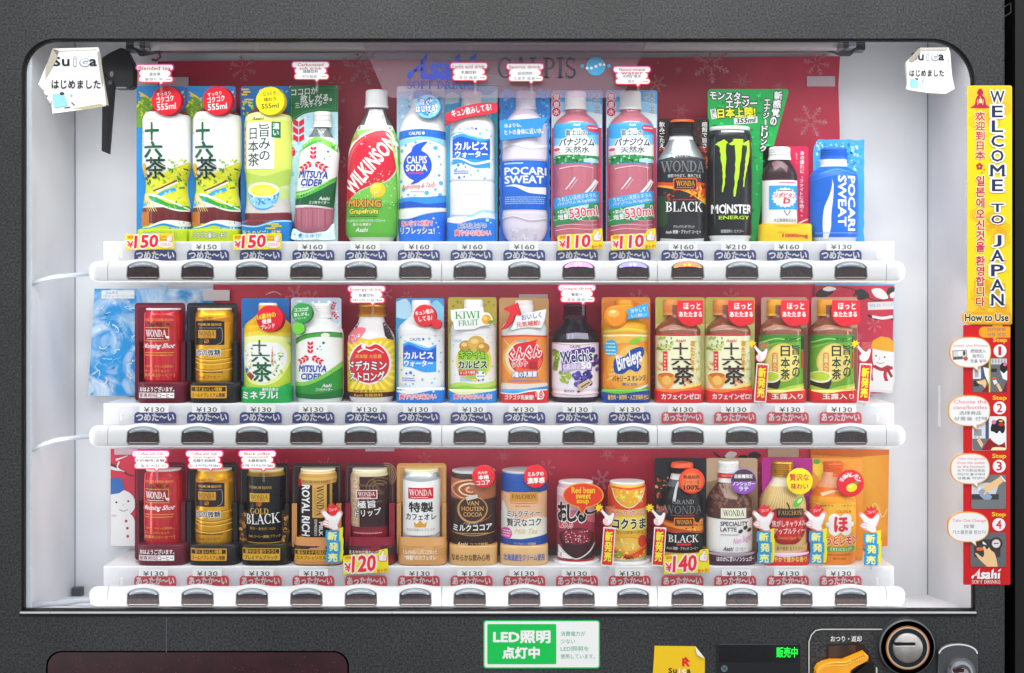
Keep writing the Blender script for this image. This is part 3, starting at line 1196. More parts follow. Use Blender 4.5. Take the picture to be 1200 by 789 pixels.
def coin_parts():
    # display window
    p = Part()
    p.plate(rrp(839.5, 754, 937.5, 850, 1.2), -1.2, 1.2, mat('1a1d20', .25), bev=.5)
    p.plate(rrp(843, 757, 904, 776, .8), -1.6, .4, mat('0c090c', .12))
    p.plate(rrp(905, 757, 934, 776, .8), -1.6, .4, mat('0d1216', .12))
    a = Art(-1.65)
    a.txt('販売中', 910, 758.6, 934.5, 770.5, mat('18f53c', .3, 0, .2, 0, 1.3), .02)
    a.rect(843, 755, 935, 755.7, '4a4d52')
    a.ell(848.8, 783.7, 4, 4, '5b6a78')
    a.lines([(846.3, 781.2, 851.3, 786.2), (851.3, 781.2, 846.3, 786.2)], .8, '20262c')
    p.art(a)
    p.obj('status_display', VM)
    # coin return plate with its lever
    p = Part()
    out = [(947, 900)] + ellp(962, 752, 15, 15, 8, 180, 90)[0:] + [(1048, 737), (1086, 900)]
    p.plate(out, -2.4, 2.4, mat('2b2d30', .4), bev=.8)
    p.plate([(949.5, 900)] + ellp(963.5, 754.5, 14, 14, 8, 180, 90) + [(1084, 740.5), (1084, 900)], -2.9, .5, M_DOOR)
    a = Art(-2.6)
    a.line([(948, 800), (948, 752), (951, 744), (956, 739), (963, 737.6), (1036, 737.6)], 1.3, 'c9c5be')
    p.art(a)
    a = Art(-2.95)
    a.txt('おつり・返却', 973.5, 745.4, 1009.5, 752, 'f2f2ee', .02)
    p.art(a)
    p.plate([(968, 800)] + ellp(973, 760, 5, 5, 4, 180, 90) + [(1006, 753.5), (1014, 758), (1021, 770), (1024, 800)], -3.05, .1, mat('2a1710', .3))
    p.plate([(971, 772), (971, 757), (1002, 756), (1003, 764), (997, 773)], -3.2, .1, noise_mat('return_cup', '1b120e', '4a3220', 60, .3, 0, .3, .7, 2))
    p.obj('coin_return', VM)
    p = Part()
    lev = [(956, 830), (957, 787), (960, 782), (966, 778.5), (975, 776), (990, 776), (1002, 771), (1014, 766), (1018, 769.5), (1018, 774), (1006, 780), (998, 786), (994, 800), (993, 830)]
    p.plate(lev, -16, 13, noise_mat('lever_plastic', 'f09a12', 'f7ac20', 40, .3, 0, .3, .7, 2), bev=1.6)
    a = Art(-16.2)
    a.line([(960, 785), (967, 781.5), (976, 779.8), (990, 779.8), (1001, 775.5), (1013, 770)], 1.1, 'ffcf5a')
    for i in range(6):
        a.lines([(998 + i * 2.7, 772.2 - i * 1.15, 999.6 + i * 2.7, 775 - i * 1.15)], .8, 'c06d08')
    p.art(a)
    p.obj('return_lever', VM)
    p = Part()
    p.plate([(1000, 790), (1018, 775), (1024, 778), (1024, 830), (998, 830)], -6, 3, mat('171310', .3), bev=.8)
    p.box(wx(1025, 0), wx(1026.4, 0), -6, -2, -500, wz(781, 0), mat('cfcabc', .3))
    p.obj('return_pocket', VM)
    # coin slot: ring, orange line, chrome dish, slit
    cx, cz = wx(1060.3, 0), wz(756, 0)
    p = Part()
    p.cyl((cx, cz), 32.5, 34, -9, 0, mat('35373a', .32), 56)
    p.cyl((cx, cz), 31.0, 32.5, -10.2, -9, mat('5d5f60', .3), 56)
    p.cyl((cx, cz), 27, 31.0, -9.4, -10.2, mat('26282b', .3), 56)
    for r0, r1, y0, y1, m in ((25.4, 25.4, -11, -9.6, mat('c0743a', .3, .5)), (24, 24, -11.2, -9.6, mat('c9c4ba', .2, .6)), (22.6, 22.6, -11.3, -9.6, mat('191b1d', .3))):
        p.cyl((cx, cz), r0, r1, y0, y1, m, 56)
    o = p.obj('coin_slot', VM)
    q = Part()
    # shallow polished dish
    rings, R0 = [], 17.5
    m = noise_mat('dish_steel', 'a09a98', 'e2deda', 30, .3, 0, .2, .8, 4, metal=.7)
    prev = None
    for i in range(7):
        t = i / 6
        rr = R0 * math.cos(t * math.pi / 2)
        yy = -11.4 - 4.5 * math.sin(t * math.pi / 2)
        ring = [(cx + rr * math.cos(2 * math.pi * j / 40), yy, cz + rr * math.sin(2 * math.pi * j / 40)) for j in range(40)]
        if prev:
            q.add(prev + ring, [(j, (j + 1) % 40, 40 + (j + 1) % 40, 40 + j) for j in range(40)], m, True)
        prev = ring
    q.plate(rrp(1048, 753.4, 1073, 756.4, 1.2), -16.8, 2.4, M_BLACK)
    q.plate(rrp(1049, 757.2, 1072, 758.1, .4), -16.6, 2.0, mat('e9e6e2', .2, .4))
    q.obj('slot_dish', o)
    # lock
    p = Part()
    sh = [(1099.5, 900), (1099.5, 764)] + [(1123 + 23.5 * math.cos(math.radians(a)), 766 - 12 * math.sin(math.radians(a))) for a in range(170, 5, -10)] + [(1146.5, 764), (1146.5, 900)]
    p.plate(sh, -5, 5, mat('4b4d50', .3, .3), bev=1.5)
    a = Art(-5.2)
    a.line([(1100.5, 766)] + [(1123 + 22 * math.cos(math.radians(b)), 766 - 10.6 * math.sin(math.radians(b))) for b in range(168, 11, -8)] + [(1145.5, 766)], 1.6, 'd9dade')
    p.art(a)
    lx, lz = wx(1123.5, 0), wz(785, 0)
    o = p.obj('lock_plate', VM)
    p = Part()
    for r0, y0, c in ((18, -9, '77797d'), (14, -12, 'b9bbc0'), (11, -14, '5b5d61'), (7.5, -16, 'aeb0b5')):
        p.cyl((lx, lz), r0 - 1.6, r0, y0, y0 + 6, mat(c, .22, .7), 40)
    p.plate(rrp(1117, 784, 1130, 788, 1.2), -16.6, .8, mat('3a0f10', .3))
    p.obj('lock_cylinder', o)


coin_parts()


def neighbour():
    p = Part()
    x0 = wx(1177, 0) + 6
    p.box(x0, x0 + 14, 50, 720, -EYE, 420, M_BLACK)
    p.box(x0 + 14, x0 + 60, 18, 720, -EYE, 420, mat('121213', .5))
    o = p.obj('next_cabinet', None, (x0 + 30, 300, -EYE))
    tag(o, 'near black side of the next cabinet right of the machine', 'cabinet')
    q = Part()
    a = Art(17)
    a.line([(1176, 8.6), (1184.5, 3.8), (1184.5, 15), (1176, 20)], 1.1, '30303a')
    q.art(a)
    q.obj('side_latch', o, (x0 + 30, 300, -EYE))


neighbour()

# ---------------------------------------------------------------- the dummy drinks
def base_y(r, D):
    return EY - SHELF_Z[r] / K(D)


class Drink:
    def __init__(s, row, col, name, label, cat='drink', group=None):
        s.row, s.col = row, col
        s.t = thing(name, label, cat, (COLX[col], 96, SHELF_Z[row]), group)
        s.parts = []
        s.cardD = 101.0
        s.by = base_y(row, 76)

    def P(s, name, parent=None):
        p = Part()
        s.parts.append((name, p, [], parent))
        return p

    def card(s, x0, y0, x1, c, r=3, pts=None, D=101.0, name='backing_card', t=1.2):
        p = s.P(name)
        yb = base_y(s.row, D) if D > 80 else s.by
        p.plate(pts or rrp(x0, y0, x1, yb, r), D, t, c)
        a = Art(D)
        s.parts[-1][2].append(a)
        return a

    def body(s, cx, prof, zones, dr=.84, n=2.1, front=76.0, lean=0, name='bottle_body', raw=False):
        B = Body(cx, prof if raw else pchip(prof), dr, n, front, lean)
        p = s.P(name)
        p.loft(B, zones)
        a = Art(front, B)
        s.parts[-1][2].append(a)
        s.B = B
        return a

    def cap(s, cx, y0, y1, hw, c, hw1=None, rib=0, name='cap', Dc=None):
        """screw cap turned around the bottle's own axis"""
        Dc = Dc or s.B.Dc
        hw1 = hw1 or hw
        p = s.P(name)
        k = K(76)
        dr = .8
        pr = [(y0, hw * .86), (y0 + .8, hw * .95), (y0 + 2, hw), (y1 - 3.2, (hw + hw1) / 2)]
        if rib:
            for i in range(rib):
                yy = y0 + 3 + (y1 - y0 - 7) * (i + .5) / rib
                pr += [(yy - .5, hw), (yy, hw * .94), (yy + .5, hw)]
            pr = sorted(pr)
        pr += [(y1 - 3.0, hw1 * .96), (y1 - 2.4, hw1 * 1.02), (y1, hw1 * 1.02)]
        B = Body(cx, pr, dr, 2.0, 76)
        B.Dc = Dc
        p.loft(B, [(999, c)])
        a = Art(76, B)
        s.parts[-1][2].append(a)
        return a

    def badge(s, cx, cy, r, c, side=None, ry=None, D=73.0, t=5, shear=(2.2, .6), name='badge', pts=None, bev=.7):
        p = s.P(name)
        p.plate(pts or ellp(cx, cy, r, ry or r, 40), D, t, c, side, shear, bev=bev)
        a = Art(D)
        s.parts[-1][2].append(a)
        return a

    def holder(s, cx, hw, y0, c, D=73.5, n=4.5, dr=.62):
        """moulded foot the dummy stands in"""
        B = Body(cx, [(y0, hw - 1.2), (y0 + .7, hw - .4), (y0 + 2, hw), (s.by - 1, hw), (s.by, hw - .6)], dr, n, D)
        p = s.P('foot')
        p.loft(B, [(999, c)])
        a = Art(D, B)
        s.parts[-1][2].append(a)
        return a

    def end(s):
        made = {}
        for name, p, arts, par in s.parts:
            for a in arts:
                if a.items:
                    p.art(a)
            o = p.obj(name, s.t)
            made[name] = o
        return s.t


def vr(a, t, xc, y0, y1, w, c, b=.012, **k):
    """a line of lettering turned to read downward"""
    L, yc = (y1 - y0), (y0 + y1) / 2
    a.txt(t, xc - L / 2, yc - w / 2, xc + L / 2, yc + w / 2, c, b, rot=-90, **k)


def micro(a, x0, x1, ys, c, h=1.3, seed=1, rot=0):
    """lines of print too small to read: short dashes"""
    R = random.Random(seed)
    q = []
    for y in ys:
        x = x0
        while x < x1 - 1:
            w = R.uniform(.8, 2.2)
            q.append(rotp([(x, y - h / 2), (min(x + w, x1), y - h / 2), (min(x + w, x1), y + h / 2), (x, y + h / 2)], (x0 + x1) / 2, y, rot))
            x += w + R.uniform(.35, .8)
    a.polys(q, c)


def three_arrows(a, cx, cy, r, c, rot=0):
    q = []
    for k in range(3):
        ang = 90 + 120 * k + rot
        for u in (.16, .46, .76):
            for sgn in (-1, 1):
                pts = [(u * r, 0), ((u + .22) * r, 0), ((u + .34) * r, sgn * .2 * r), ((u + .12) * r, sgn * .2 * r)]
                pts = [(p[0], p[1] + sgn * .015 * r) for p in pts]
                q.append(rotp([(cx + x, cy + y) for x, y in pts], cx, cy, ang))
    a.polys(q, c)


def wonda(a, x0, y0, x1, y1, bg, fg, edge=None, tx=None):
    if edge:
        a.rect(x0 - 1, y0 - 1, x1 + 1, y1 + 1, edge)
    if bg:
        a.rect(x0, y0, x1, y1, bg)
    h = y1 - y0
    a.srf('WONDA', x0 + 1.2, y0 + h * .16, x1 - 1.6, y1 - h * .3, fg)
    micro(a, x0 + 3, x1 - 5, [y1 - h * .14], fg, .7, 3)


def ice(a, x0, y0, x1, y1, seed, cols=('eef7fc', 'cfe6f5', '8fc4e6', '5aa7dc'), n=90):
    R = random.Random(seed)
    by = {}
    for i in range(n):
        x, y = R.uniform(x0, x1), R.uniform(y0, y1)
        r = R.uniform(1, 4)
        m = R.randint(3, 5)
        a0 = R.uniform(0, 6.3)
        pts = [(min(max(x + r * R.uniform(.4, 1) * math.cos(a0 + 6.283 * j / m), x0), x1), min(max(y + r * R.uniform(.4, 1) * math.sin(a0 + 6.283 * j / m), y0), y1)) for j in range(m)]
        by.setdefault(R.choice(cols), []).append(pts)
    for c, q in by.items():
        a.polys(q, c)


def droplets(a, pts, c='2f9fe0'):
    a.dots(pts, c, 12)


def small_asahi(a, x0, y0, x1, y1, c):
    a.txt('Asahi', x0, y0, x1, y1, c, .03, sh=.25)


# ------------------------------------------------ top row
def r1_blended_tea():
    d = Drink(0, 0, 'tea_bottle', 'white and meadow green tea bottle with red badge, leftmost of the top row', 'drink', 'blended tea bottles of the top row')
    c = d.card(160, 101, 217.5, '2a86cc')
    c.band([(160, 124), (170, 112), (183, 126)], [(160, 150), (172, 150), (183, 150)], '6d9a3c')
    c.line([(164, 112), (171, 113), (176, 117)], 3, 'f0b818', True, 1)
    c.line([(163, 108), (170, 112), (174, 115)], 1.6, 'f7d648', True, .6)
    c.scat(26, 5, 161, 116, 178, 136, ['8fb42c', 'c8cf2e', '4c8a34'], 1.2, 2.6, 2.6)
    c.scat(12, 6, 203, 104, 217, 122, ['7cc4ee', 'c6e6f6', 'e8d848', 'ffffff'], 1, 2.2, 3, 40)
    a = d.body(189, [(112, 11), (118, 11.5), (124, 17), (130, 25), (136, 28.3), (146, 29), (190, 29), (200, 27.5), (213, 24.5), (226, 25), (236, 27), (246, 28.6), (262, 28.8), (276, 28.5), (d.by, 27.5)],
               [(133, '74382e'), (243, 'f4f4f2'), (262, '6e2c30'), (999, 'b9cc22')])
    a.band([(160, 133.5), (170, 129.5), (189, 131), (206, 131.5), (218, 137)], [(160, 141), (189, 140), (218, 141)], 'f6f6f4')
    small_asahi(a, 171, 137.5, 182, 141, '9ccb4a')
    a.scat(14, 2, 160, 143, 163, 156, ['c9d640', '9fc03a'], 1, 2)
    a.txt('カフェイン', 160.5, 156, 162.3, 178, '3a9ad8', .01, v=True)
    a.txt('ブレンド', 164.2, 154, 166.2, 172, 'd84a58', .01, v=True)
    a.txt('新しい六つの味', 190.5, 167, 192, 178, 'c9c9c0', 0, v=True)
    a.ell(164.5, 199, 5, 8.5, 'e9a020', -14)
    a.ell(163.8, 196, 3.6, 5, 'f4c050', -14)
    # the meadow
    a.band([(160, 214), (172, 206), (190, 203), (205, 196), (219, 188)], [(160, 240), (176, 236), (190, 238), (205, 244), (219, 246)], 'd6d430')
    a.band([(160, 220), (175, 214), (195, 210), (219, 200)], [(160, 232), (180, 226), (200, 222), (219, 214)], 'c8d030')
    a.scat(70, 8, 166, 196, 216, 222, ['a8c02c', 'e0dc40', '6f9e2c', 'f0ea70', '47802e'], 1, 2.6, 2.4)
    a.scat(20, 9, 198, 186, 216, 204, ['9cc040', '5d9a38', 'd6e078'], 1, 2.4, 2.2)
    a.scat(8, 19, 166, 204, 176, 214, ['1f5a2c', '2f6e34'], 1.4, 2.6, 2)
    a.line([(178, 223.5), (190, 219), (205, 211)], 1.8, '7a2e48', True)
    a.line([(182, 224.5), (194, 219.5), (206, 213)], 1.8, 'f3f1ea', True)
    a.line([(164, 240), (178, 234), (190, 226), (204, 221)], 4.2, '2e9fe6', True)
    a.line([(192, 227), (199, 224)], 2.6, '9fd6f6')
    a.band([(172, 228), (186, 233), (200, 239), (219, 241)], [(172, 234), (186, 240), (200, 246), (219, 248)], '2f9a3c')
    a.line([(170, 227), (184, 230), (200, 236), (219, 246)], 3, 'eef2e2', True, 1.4)
    a.line([(168, 233), (184, 239), (205, 246), (219, 246.5)], 2, 'f6f6f0', True)
    a.scat(14, 10, 196, 222, 216, 244, ['3aa23c', '8cc83e', 'd8e060'], 1, 2.4, 2.4)
    for (t, x0, y0, x1, y1) in (('十', 168.5, 143.5, 186, 164), ('六', 167.5, 166, 190, 184), ('茶', 169, 184, 194, 209)):
        a.txt(t, x0, y0, x1, y1, '0c5a3c' if t != '茶' else '12352f', .04 if t != '茶' else .022)
    a.line([(186, 190), (194, 195)], 2.2, '0c5a3c', True, .6)
    for i in range(5):
        a.line([(164 + i, 226), (168 + i * 2.4, 238), (172 + i * 3, 248)], 1.6, ['f2b030', 'f7e08a', 'ecd068', 'f6e8b0', 'e6c860'][i], True, .5)
    a.rect(160, 248, 174, 264, 'b9702c', 0)
    for i in range(9):
        a.rect(177 + i * 4.4, 249, 177.7 + i * 4.4, 262, ['7c3a3c', '652528'][i % 2])
    a.band([(160, 267), (174, 265), (190, 259), (204, 258), (219, 260)], [(160, 274), (190, 274), (219, 274)], 'f6f7f8')
    a.band([(160, 267.5), (174, 266.5), (190, 262), (199, 263), (208, 265.5), (219, 265)], [(160, 276), (190, 276), (219, 276)], '1f86dc')
    a.band([(160, 269), (176, 267.5), (190, 264.5), (199, 266), (208, 268), (219, 267.5)], [(160, 286), (190, 286), (219, 286)], 'b4cb1e')
    h = d.holder(188.5, 30.5, 268.5, 'b6cc20')
    h.txt('ゴクゴク量スッキリ', 166, 272, 206, 279, 'f6faf0', .02, o='1f4a4a', ow=.06)
    d.cap(188.5, 101.5, 116, 12, 'f1eef0')
    b = d.badge(195, 118.2, 17.3, 'd31a2c', 'a01222')
    b.txt('すっきり', 183.5, 108, 200, 112, 'fbe8ea', .02, rot=9)
    b.txt('ゴクゴク', 183, 112.8, 203.5, 119.5, 'ffffff', .035, rot=9)
    b.txt('555ml', 184, 121.5, 206, 128.5, 'ffffff', .02, rot=5)
    return d.end()


TEA = r1_blended_tea()
copy_tree(TEA, PITCH * .972, 0, 0, 'white and meadow green tea bottle with red badge, second from left in the top row')


def r1_green_tea():
    d = Drink(0, 2, 'tea_bottle', 'yellow green tea bottle with yellow badge and a printed tea bowl')
    c = d.card(282, 101, 338.5, '1b6eb0')
    for x, y, w in ((283, 104, 9), (285, 107, 9), (283, 110, 7), (286, 116, 11), (284, 118.5, 6)):
        c.rect(x, y, x + w, y + 1.9, 'f0c41c', r=.9)
    c.scat(22, 3, 283, 120, 296, 134, ['b9cf50', '9abf4a', 'd8de70', '5a9a58'], 1.2, 3, 1.6)
    c.scat(10, 4, 327, 104, 338, 122, ['4a97d0', '7db9e2'], 1, 3, 2.5, 40)
    a = d.body(310, [(112, 11), (118, 11.5), (124, 17), (130, 24), (136, 27.4), (142, 28), (195, 28), (206, 26.8), (222, 25.6), (240, 26.2), (250, 27.6), (276, 28), (d.by, 27)],
               [(133, '6f3a30'), (205, 'd3e068'), (250, 'd5dbb4'), (999, '7a3238')])
    a.band([(281, 134), (310, 130), (339, 134)], [(281, 141), (310, 139), (339, 141)], 'e6ef9a')
    a.band([(281, 200), (310, 206), (339, 196)], [(281, 226), (310, 224), (339, 214)], 'b4cf5e')
    a.band([(281, 214), (310, 216), (339, 222)], [(281, 236), (310, 236), (339, 232)], 'c3d88a')
    a.band([(281, 234), (310, 237), (339, 230)], [(281, 250), (310, 250), (339, 249)], 'c9c4c2')
    a.band([(281, 249), (310, 250), (339, 248)], [(281, 262), (310, 262), (339, 262)], '7a3038')
    a.rect(283, 141, 286.5, 200, 'f1d43a')
    small_asahi(a, 295, 137, 309, 140.6, '4d6a1c')
    a.rect(287, 143, 321, 198, 'f3f4f0')
    for (t, x0, y0, x1, y1) in (('旨', 304, 145, 315.5, 160.5), ('み', 303.5, 162, 316.5, 175), ('の', 304, 177, 316, 188), ('日', 291.5, 150, 300.5, 163), ('本', 289.5, 164.5, 303, 178), ('茶', 289.5, 179.5, 303.5, 194.5)):
        a.txt(t, x0, y0, x1, y1, '1d4034', .012)
    a.rect(318, 142.5, 328, 161, '0f6a4a')
    a.txt('濃い', 319.5, 144, 326.5, 159.5, 'f2f6ee', .03, v=True)
    micro(a, 284, 286.2, [150, 158, 166, 174, 182, 190], 'd07a20', 4, 2)
    a.scat(16, 6, 294, 196, 318, 212, ['f0c024', 'e8b030'], .4, .8, 1.2)
    a.ell(307.5, 225, 18.6, 11, 'f4f5f2')
    a.poly([(289, 225)] + ellp(307.5, 226, 18.4, 20, 24, 180, 360) + [(326, 225)], '3f98d2')
    a.poly([(291, 230)] + ellp(307.5, 229, 17, 15.5, 24, 190, 350) + [(324, 230)], '8cc6e8')
    a.scat(30, 12, 294, 229, 322, 240, ['2f86c6', 'cfe6f4', '5cabdc'], 1, 2.6, 2.4)
    a.ell(307.5, 222.5, 18.6, 9, 'f7f7f2')
    a.ell(307.5, 223, 16, 7, 'e8e23c')
    a.ell(309, 224, 11, 4.5, 'f0ea66')
    a.scat(8, 13, 298, 214, 316, 226, ['f2b01c'], .5, 1, 1.2)
    h = d.holder(310.5, 29.6, 258, '1a7cc4')
    h.band([(280, 262), (300, 264), (320, 258), (341, 257)], [(280, 257.5), (300, 257.5), (320, 257.3), (341, 257.2)], '7a3038')
    h.band([(280, 263), (300, 265), (320, 259.5), (341, 258)], [(280, 264.5), (300, 266.5), (320, 261), (341, 259.5)], 'a8d4f0')
    for x, y, w in ((313, 262, 14), (318, 264.5, 12), (311, 267, 12)):
        h.rect(x, y, x + w, y + 1.5, 'f4cc20', r=.7)
    h.txt('旨みのどごし緑茶', 284, 270, 329, 277.5, 'f3dc30', .02)
    d.cap(309.5, 101.5, 125, 11.5, 'e9ebee')
    b = d.badge(316.5, 118.5, 16.8, 'f0d514', 'caa80e')
    b.txt('じっくり', 309, 107.5, 323, 112, '3d3a18', .01, rot=6)
    b.txt('味わう', 309.5, 114, 323.5, 119, '3d3a18', .01, rot=6)
    b.txt('555ml', 306.5, 121.5, 326.5, 127, '3d3a18', .02, rot=4)
    return d.end()


r1_green_tea()


def r1_cider():
    d = Drink(0, 3, 'soda_bottle', 'leaning clear cider bottle with three red arrows and a dark green slogan card')
    c = d.card(338.5, 100.5, 396, 'b2d8f0', 3)
    ice(c, 339.5, 130, 395, 280, 31, ('dcedf8', '9ccbea', '86bde4', 'eef6fb'), 220)
    c.poly(catmull([(338.5, 146), (344, 142), (356, 134), (372, 131), (396, 131.5)], 5) + [(396, 103.5), (393, 100.5), (341.5, 100.5), (338.5, 103.5)], '1d6a38')
    c.line([(341, 141), (356, 131.5), (372, 128), (393, 128), (393, 103.5), (341.5, 103.5), (341.5, 138)], .9, '3c8a54')
    c.txt('ココロが', 341.5, 103, 372, 111, 'ffffff', .035, rot=5, sh=.1)
    c.txt('欲しがる。', 352, 110.5, 389, 119.5, 'ffffff', .035, rot=3, sh=.1)
    c.txt('三ツ矢サイダー', 346, 119, 383, 125.5, 'f4faf4', .03, rot=5)
    three_arrows(c, 350, 172, 30, 'd4163c', 0)
    a = d.body(363.5, [(140, 8.2), (147, 8.6), (152, 10.5), (158, 14), (166, 19), (174, 22.4), (182, 23.6), (240, 23.4), (262, 23.2), (269, 21.6), (273, 17)],
               [(160, M_PET), (243, 'f5f6f5'), (999, 'b0687a')], lean=.085, dr=.75)
    B = d.B
    a.band([(345, 178), (360, 164), (374, 160), (398, 172)], [(345, 182), (360, 170), (374, 167), (398, 180)], '6cba3c')
    a.band([(352, 174), (366, 165), (376, 163)], [(352, 176), (366, 169), (376, 166.5)], '2f9a34')
    a.dots([(384, 177.5, 1.6), (380, 186, 1), (386, 183, .7), (389, 172, 1.6)], '2f9a3c')
    three_arrows(a, 367, 189.5, 17, 'd4163c')
    a.txt('MITSUYA', 350, 200.5, 384, 208.6, '1c3f9c', .045, sh=.15, rot=-3)
    a.txt('CIDER', 352, 210, 378, 218, '1c3f9c', .045, sh=.15, rot=-3)
    a.lines([(352, 219.6, 380, 219.6)], .5, '8fa0c8')
    a.band([(340, 226), (356, 226), (376, 218), (396, 206)], [(340, 240), (360, 240), (380, 242), (396, 244)], '0e5a34')
    a.band([(340, 224), (356, 223), (376, 216), (396, 204)], [(340, 233), (356, 231), (376, 222), (396, 209)], '58b446')
    a.band([(340, 226), (356, 225), (372, 218), (384, 212)], [(340, 228.5), (356, 227.5), (372, 220), (384, 213)], '9edc7c')
    small_asahi(a, 374, 230.5, 385, 234.5, 'ffffff')
    a.txt('三ツ矢サイダー', 362, 235.5, 385, 239.4, 'e8f2e8', .02, sh=.15)
    for i in range(6):
        a.rect(345 + i * 7, 246, 346 + i * 7, 266, ['bd8090', '9c5868'][i % 2])
    a.band([(340, 243), (364, 242), (388, 244)], [(340, 244.2), (364, 243.2), (388, 245.2)], 'd8b8c0')
    d.cap(363.5 + .085 * 137, 129, 147.5, 10.6, 'eeedf0', 11.2, 2)
    # milky splash round the foot
    p = d.P('splash')
    p.plate(catmull([(341, 276), (344, 268), (352, 272), (362, 273.5), (374, 272), (384, 270), (391, 262), (392, 275), (391, 281), (366, 282), (343, 281)], 4, True), 77, 6, 'd3e8f6', bev=1)
    q = Art(77)
    ice(q, 344, 273, 390, 281, 8, ('f4fafd', 'a9d2ec', 'c3e0f2'), 40)
    q.txt('すっきり', 350, 274.5, 374, 279, '5aa4d8', .03)
    d.parts[-1][2].append(q)
    return d.end()


r1_cider()


def r1_mixing():
    d = Drink(0, 4, 'soda_bottle', 'tall green and red grapefruit soda bottle with white cap and slanted white lettering')
    a = d.body(432.5, [(118, 10.8), (125, 10.8), (130, 12), (140, 17.5), (150, 22.5), (162, 27), (174, 30), (186, 31), (222, 31), (262, 31.2), (274, 30.4), (279, 27), (d.by, 25)],
               [(147, M_PET), (278, '5cae3c'), (999, 'b9c4ae')], dr=.72, n=2.2, lean=.036)
    a.poly([(431, 126), (446, 126), (453, 148), (425, 148)], 'efe9ee')
    a.band([(408, 148), (436, 145), (464, 148)], [(408, 153), (436, 150), (464, 153)], 'd3c3cb')
    a.rect(408, 145, 464, 152.5, 'd9c9d1')
    a.band([(400, 152), (436, 150.5), (470, 152)], [(400, 170), (436, 168), (470, 170)], '8fcf66')
    a.band([(400, 200), (436, 214), (470, 190)], [(400, 236), (436, 240), (470, 236)], '72bd4c')
    red = [(405, 186), (411, 172), (420, 162.5), (434, 155), (448, 152), (456, 156), (461, 168), (463, 184), (462, 200), (452, 212), (436, 217), (420, 224), (401, 236), (401, 200)]
    a.poly(catmull([(x + (x - 432) * .055 - .4, y + (y - 192) * .055 - .6) for x, y in red], 4, True), 'f3f5ee')
    a.poly(catmull(red, 4, True), 'cf1a34')
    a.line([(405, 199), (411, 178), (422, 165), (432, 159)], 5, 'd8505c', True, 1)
    a.txt('WILKINSON', 393, 183.5, 473, 201.5, 'f7f5f2', .045, rot=49, sh=.1)
    a.txt('Asahi', 411, 157, 420, 163.4, 'd6485a', .03, rot=35)
    a.ell(442.5, 222.5, 9, 8.8, 'f1bf1c')
    a.ell(440.5, 220.5, 6.4, 6, 'f6d33c')
    a.ell(439, 218.5, 2.4, 1.8, 'fae88a')
    a.line([(444, 213.5), (449, 213)], 2, '3f8a2c', False, .8)
    R = random.Random(3)
    a.dots([(R.uniform(414, 462), R.uniform(196, 244), R.uniform(.4, .8)) for i in range(70) if True], 'd6ecc0', 6)
    a.txt('MIXING', 408, 234, 446, 242.6, 'd4982c', .05, o='4a3416', ow=.05)
    a.txt('Grapefruits', 409, 245, 443, 252, 'f2d44a', .04, o='3b5a20', ow=.05)
    micro(a, 409, 443, [253.6], '2f4a1e', 1.2, 7)
    a.txt('ウィルキンソン ミキシング グレープフルーツ', 406, 257, 451, 260.4, 'eef6e6', .02)
    a.txt('果汁1% 無果汁', 413, 261.5, 435, 265, 'e2f0d8', .02)
    small_asahi(a, 417, 267, 431, 272, 'ffffff')
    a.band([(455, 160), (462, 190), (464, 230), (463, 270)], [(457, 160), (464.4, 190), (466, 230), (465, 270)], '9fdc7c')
    d.cap(432.5 + .036 * 168, 102.5, 124, 13, 'f0f0f2', 14, 0)
    return d.end()


r1_mixing()


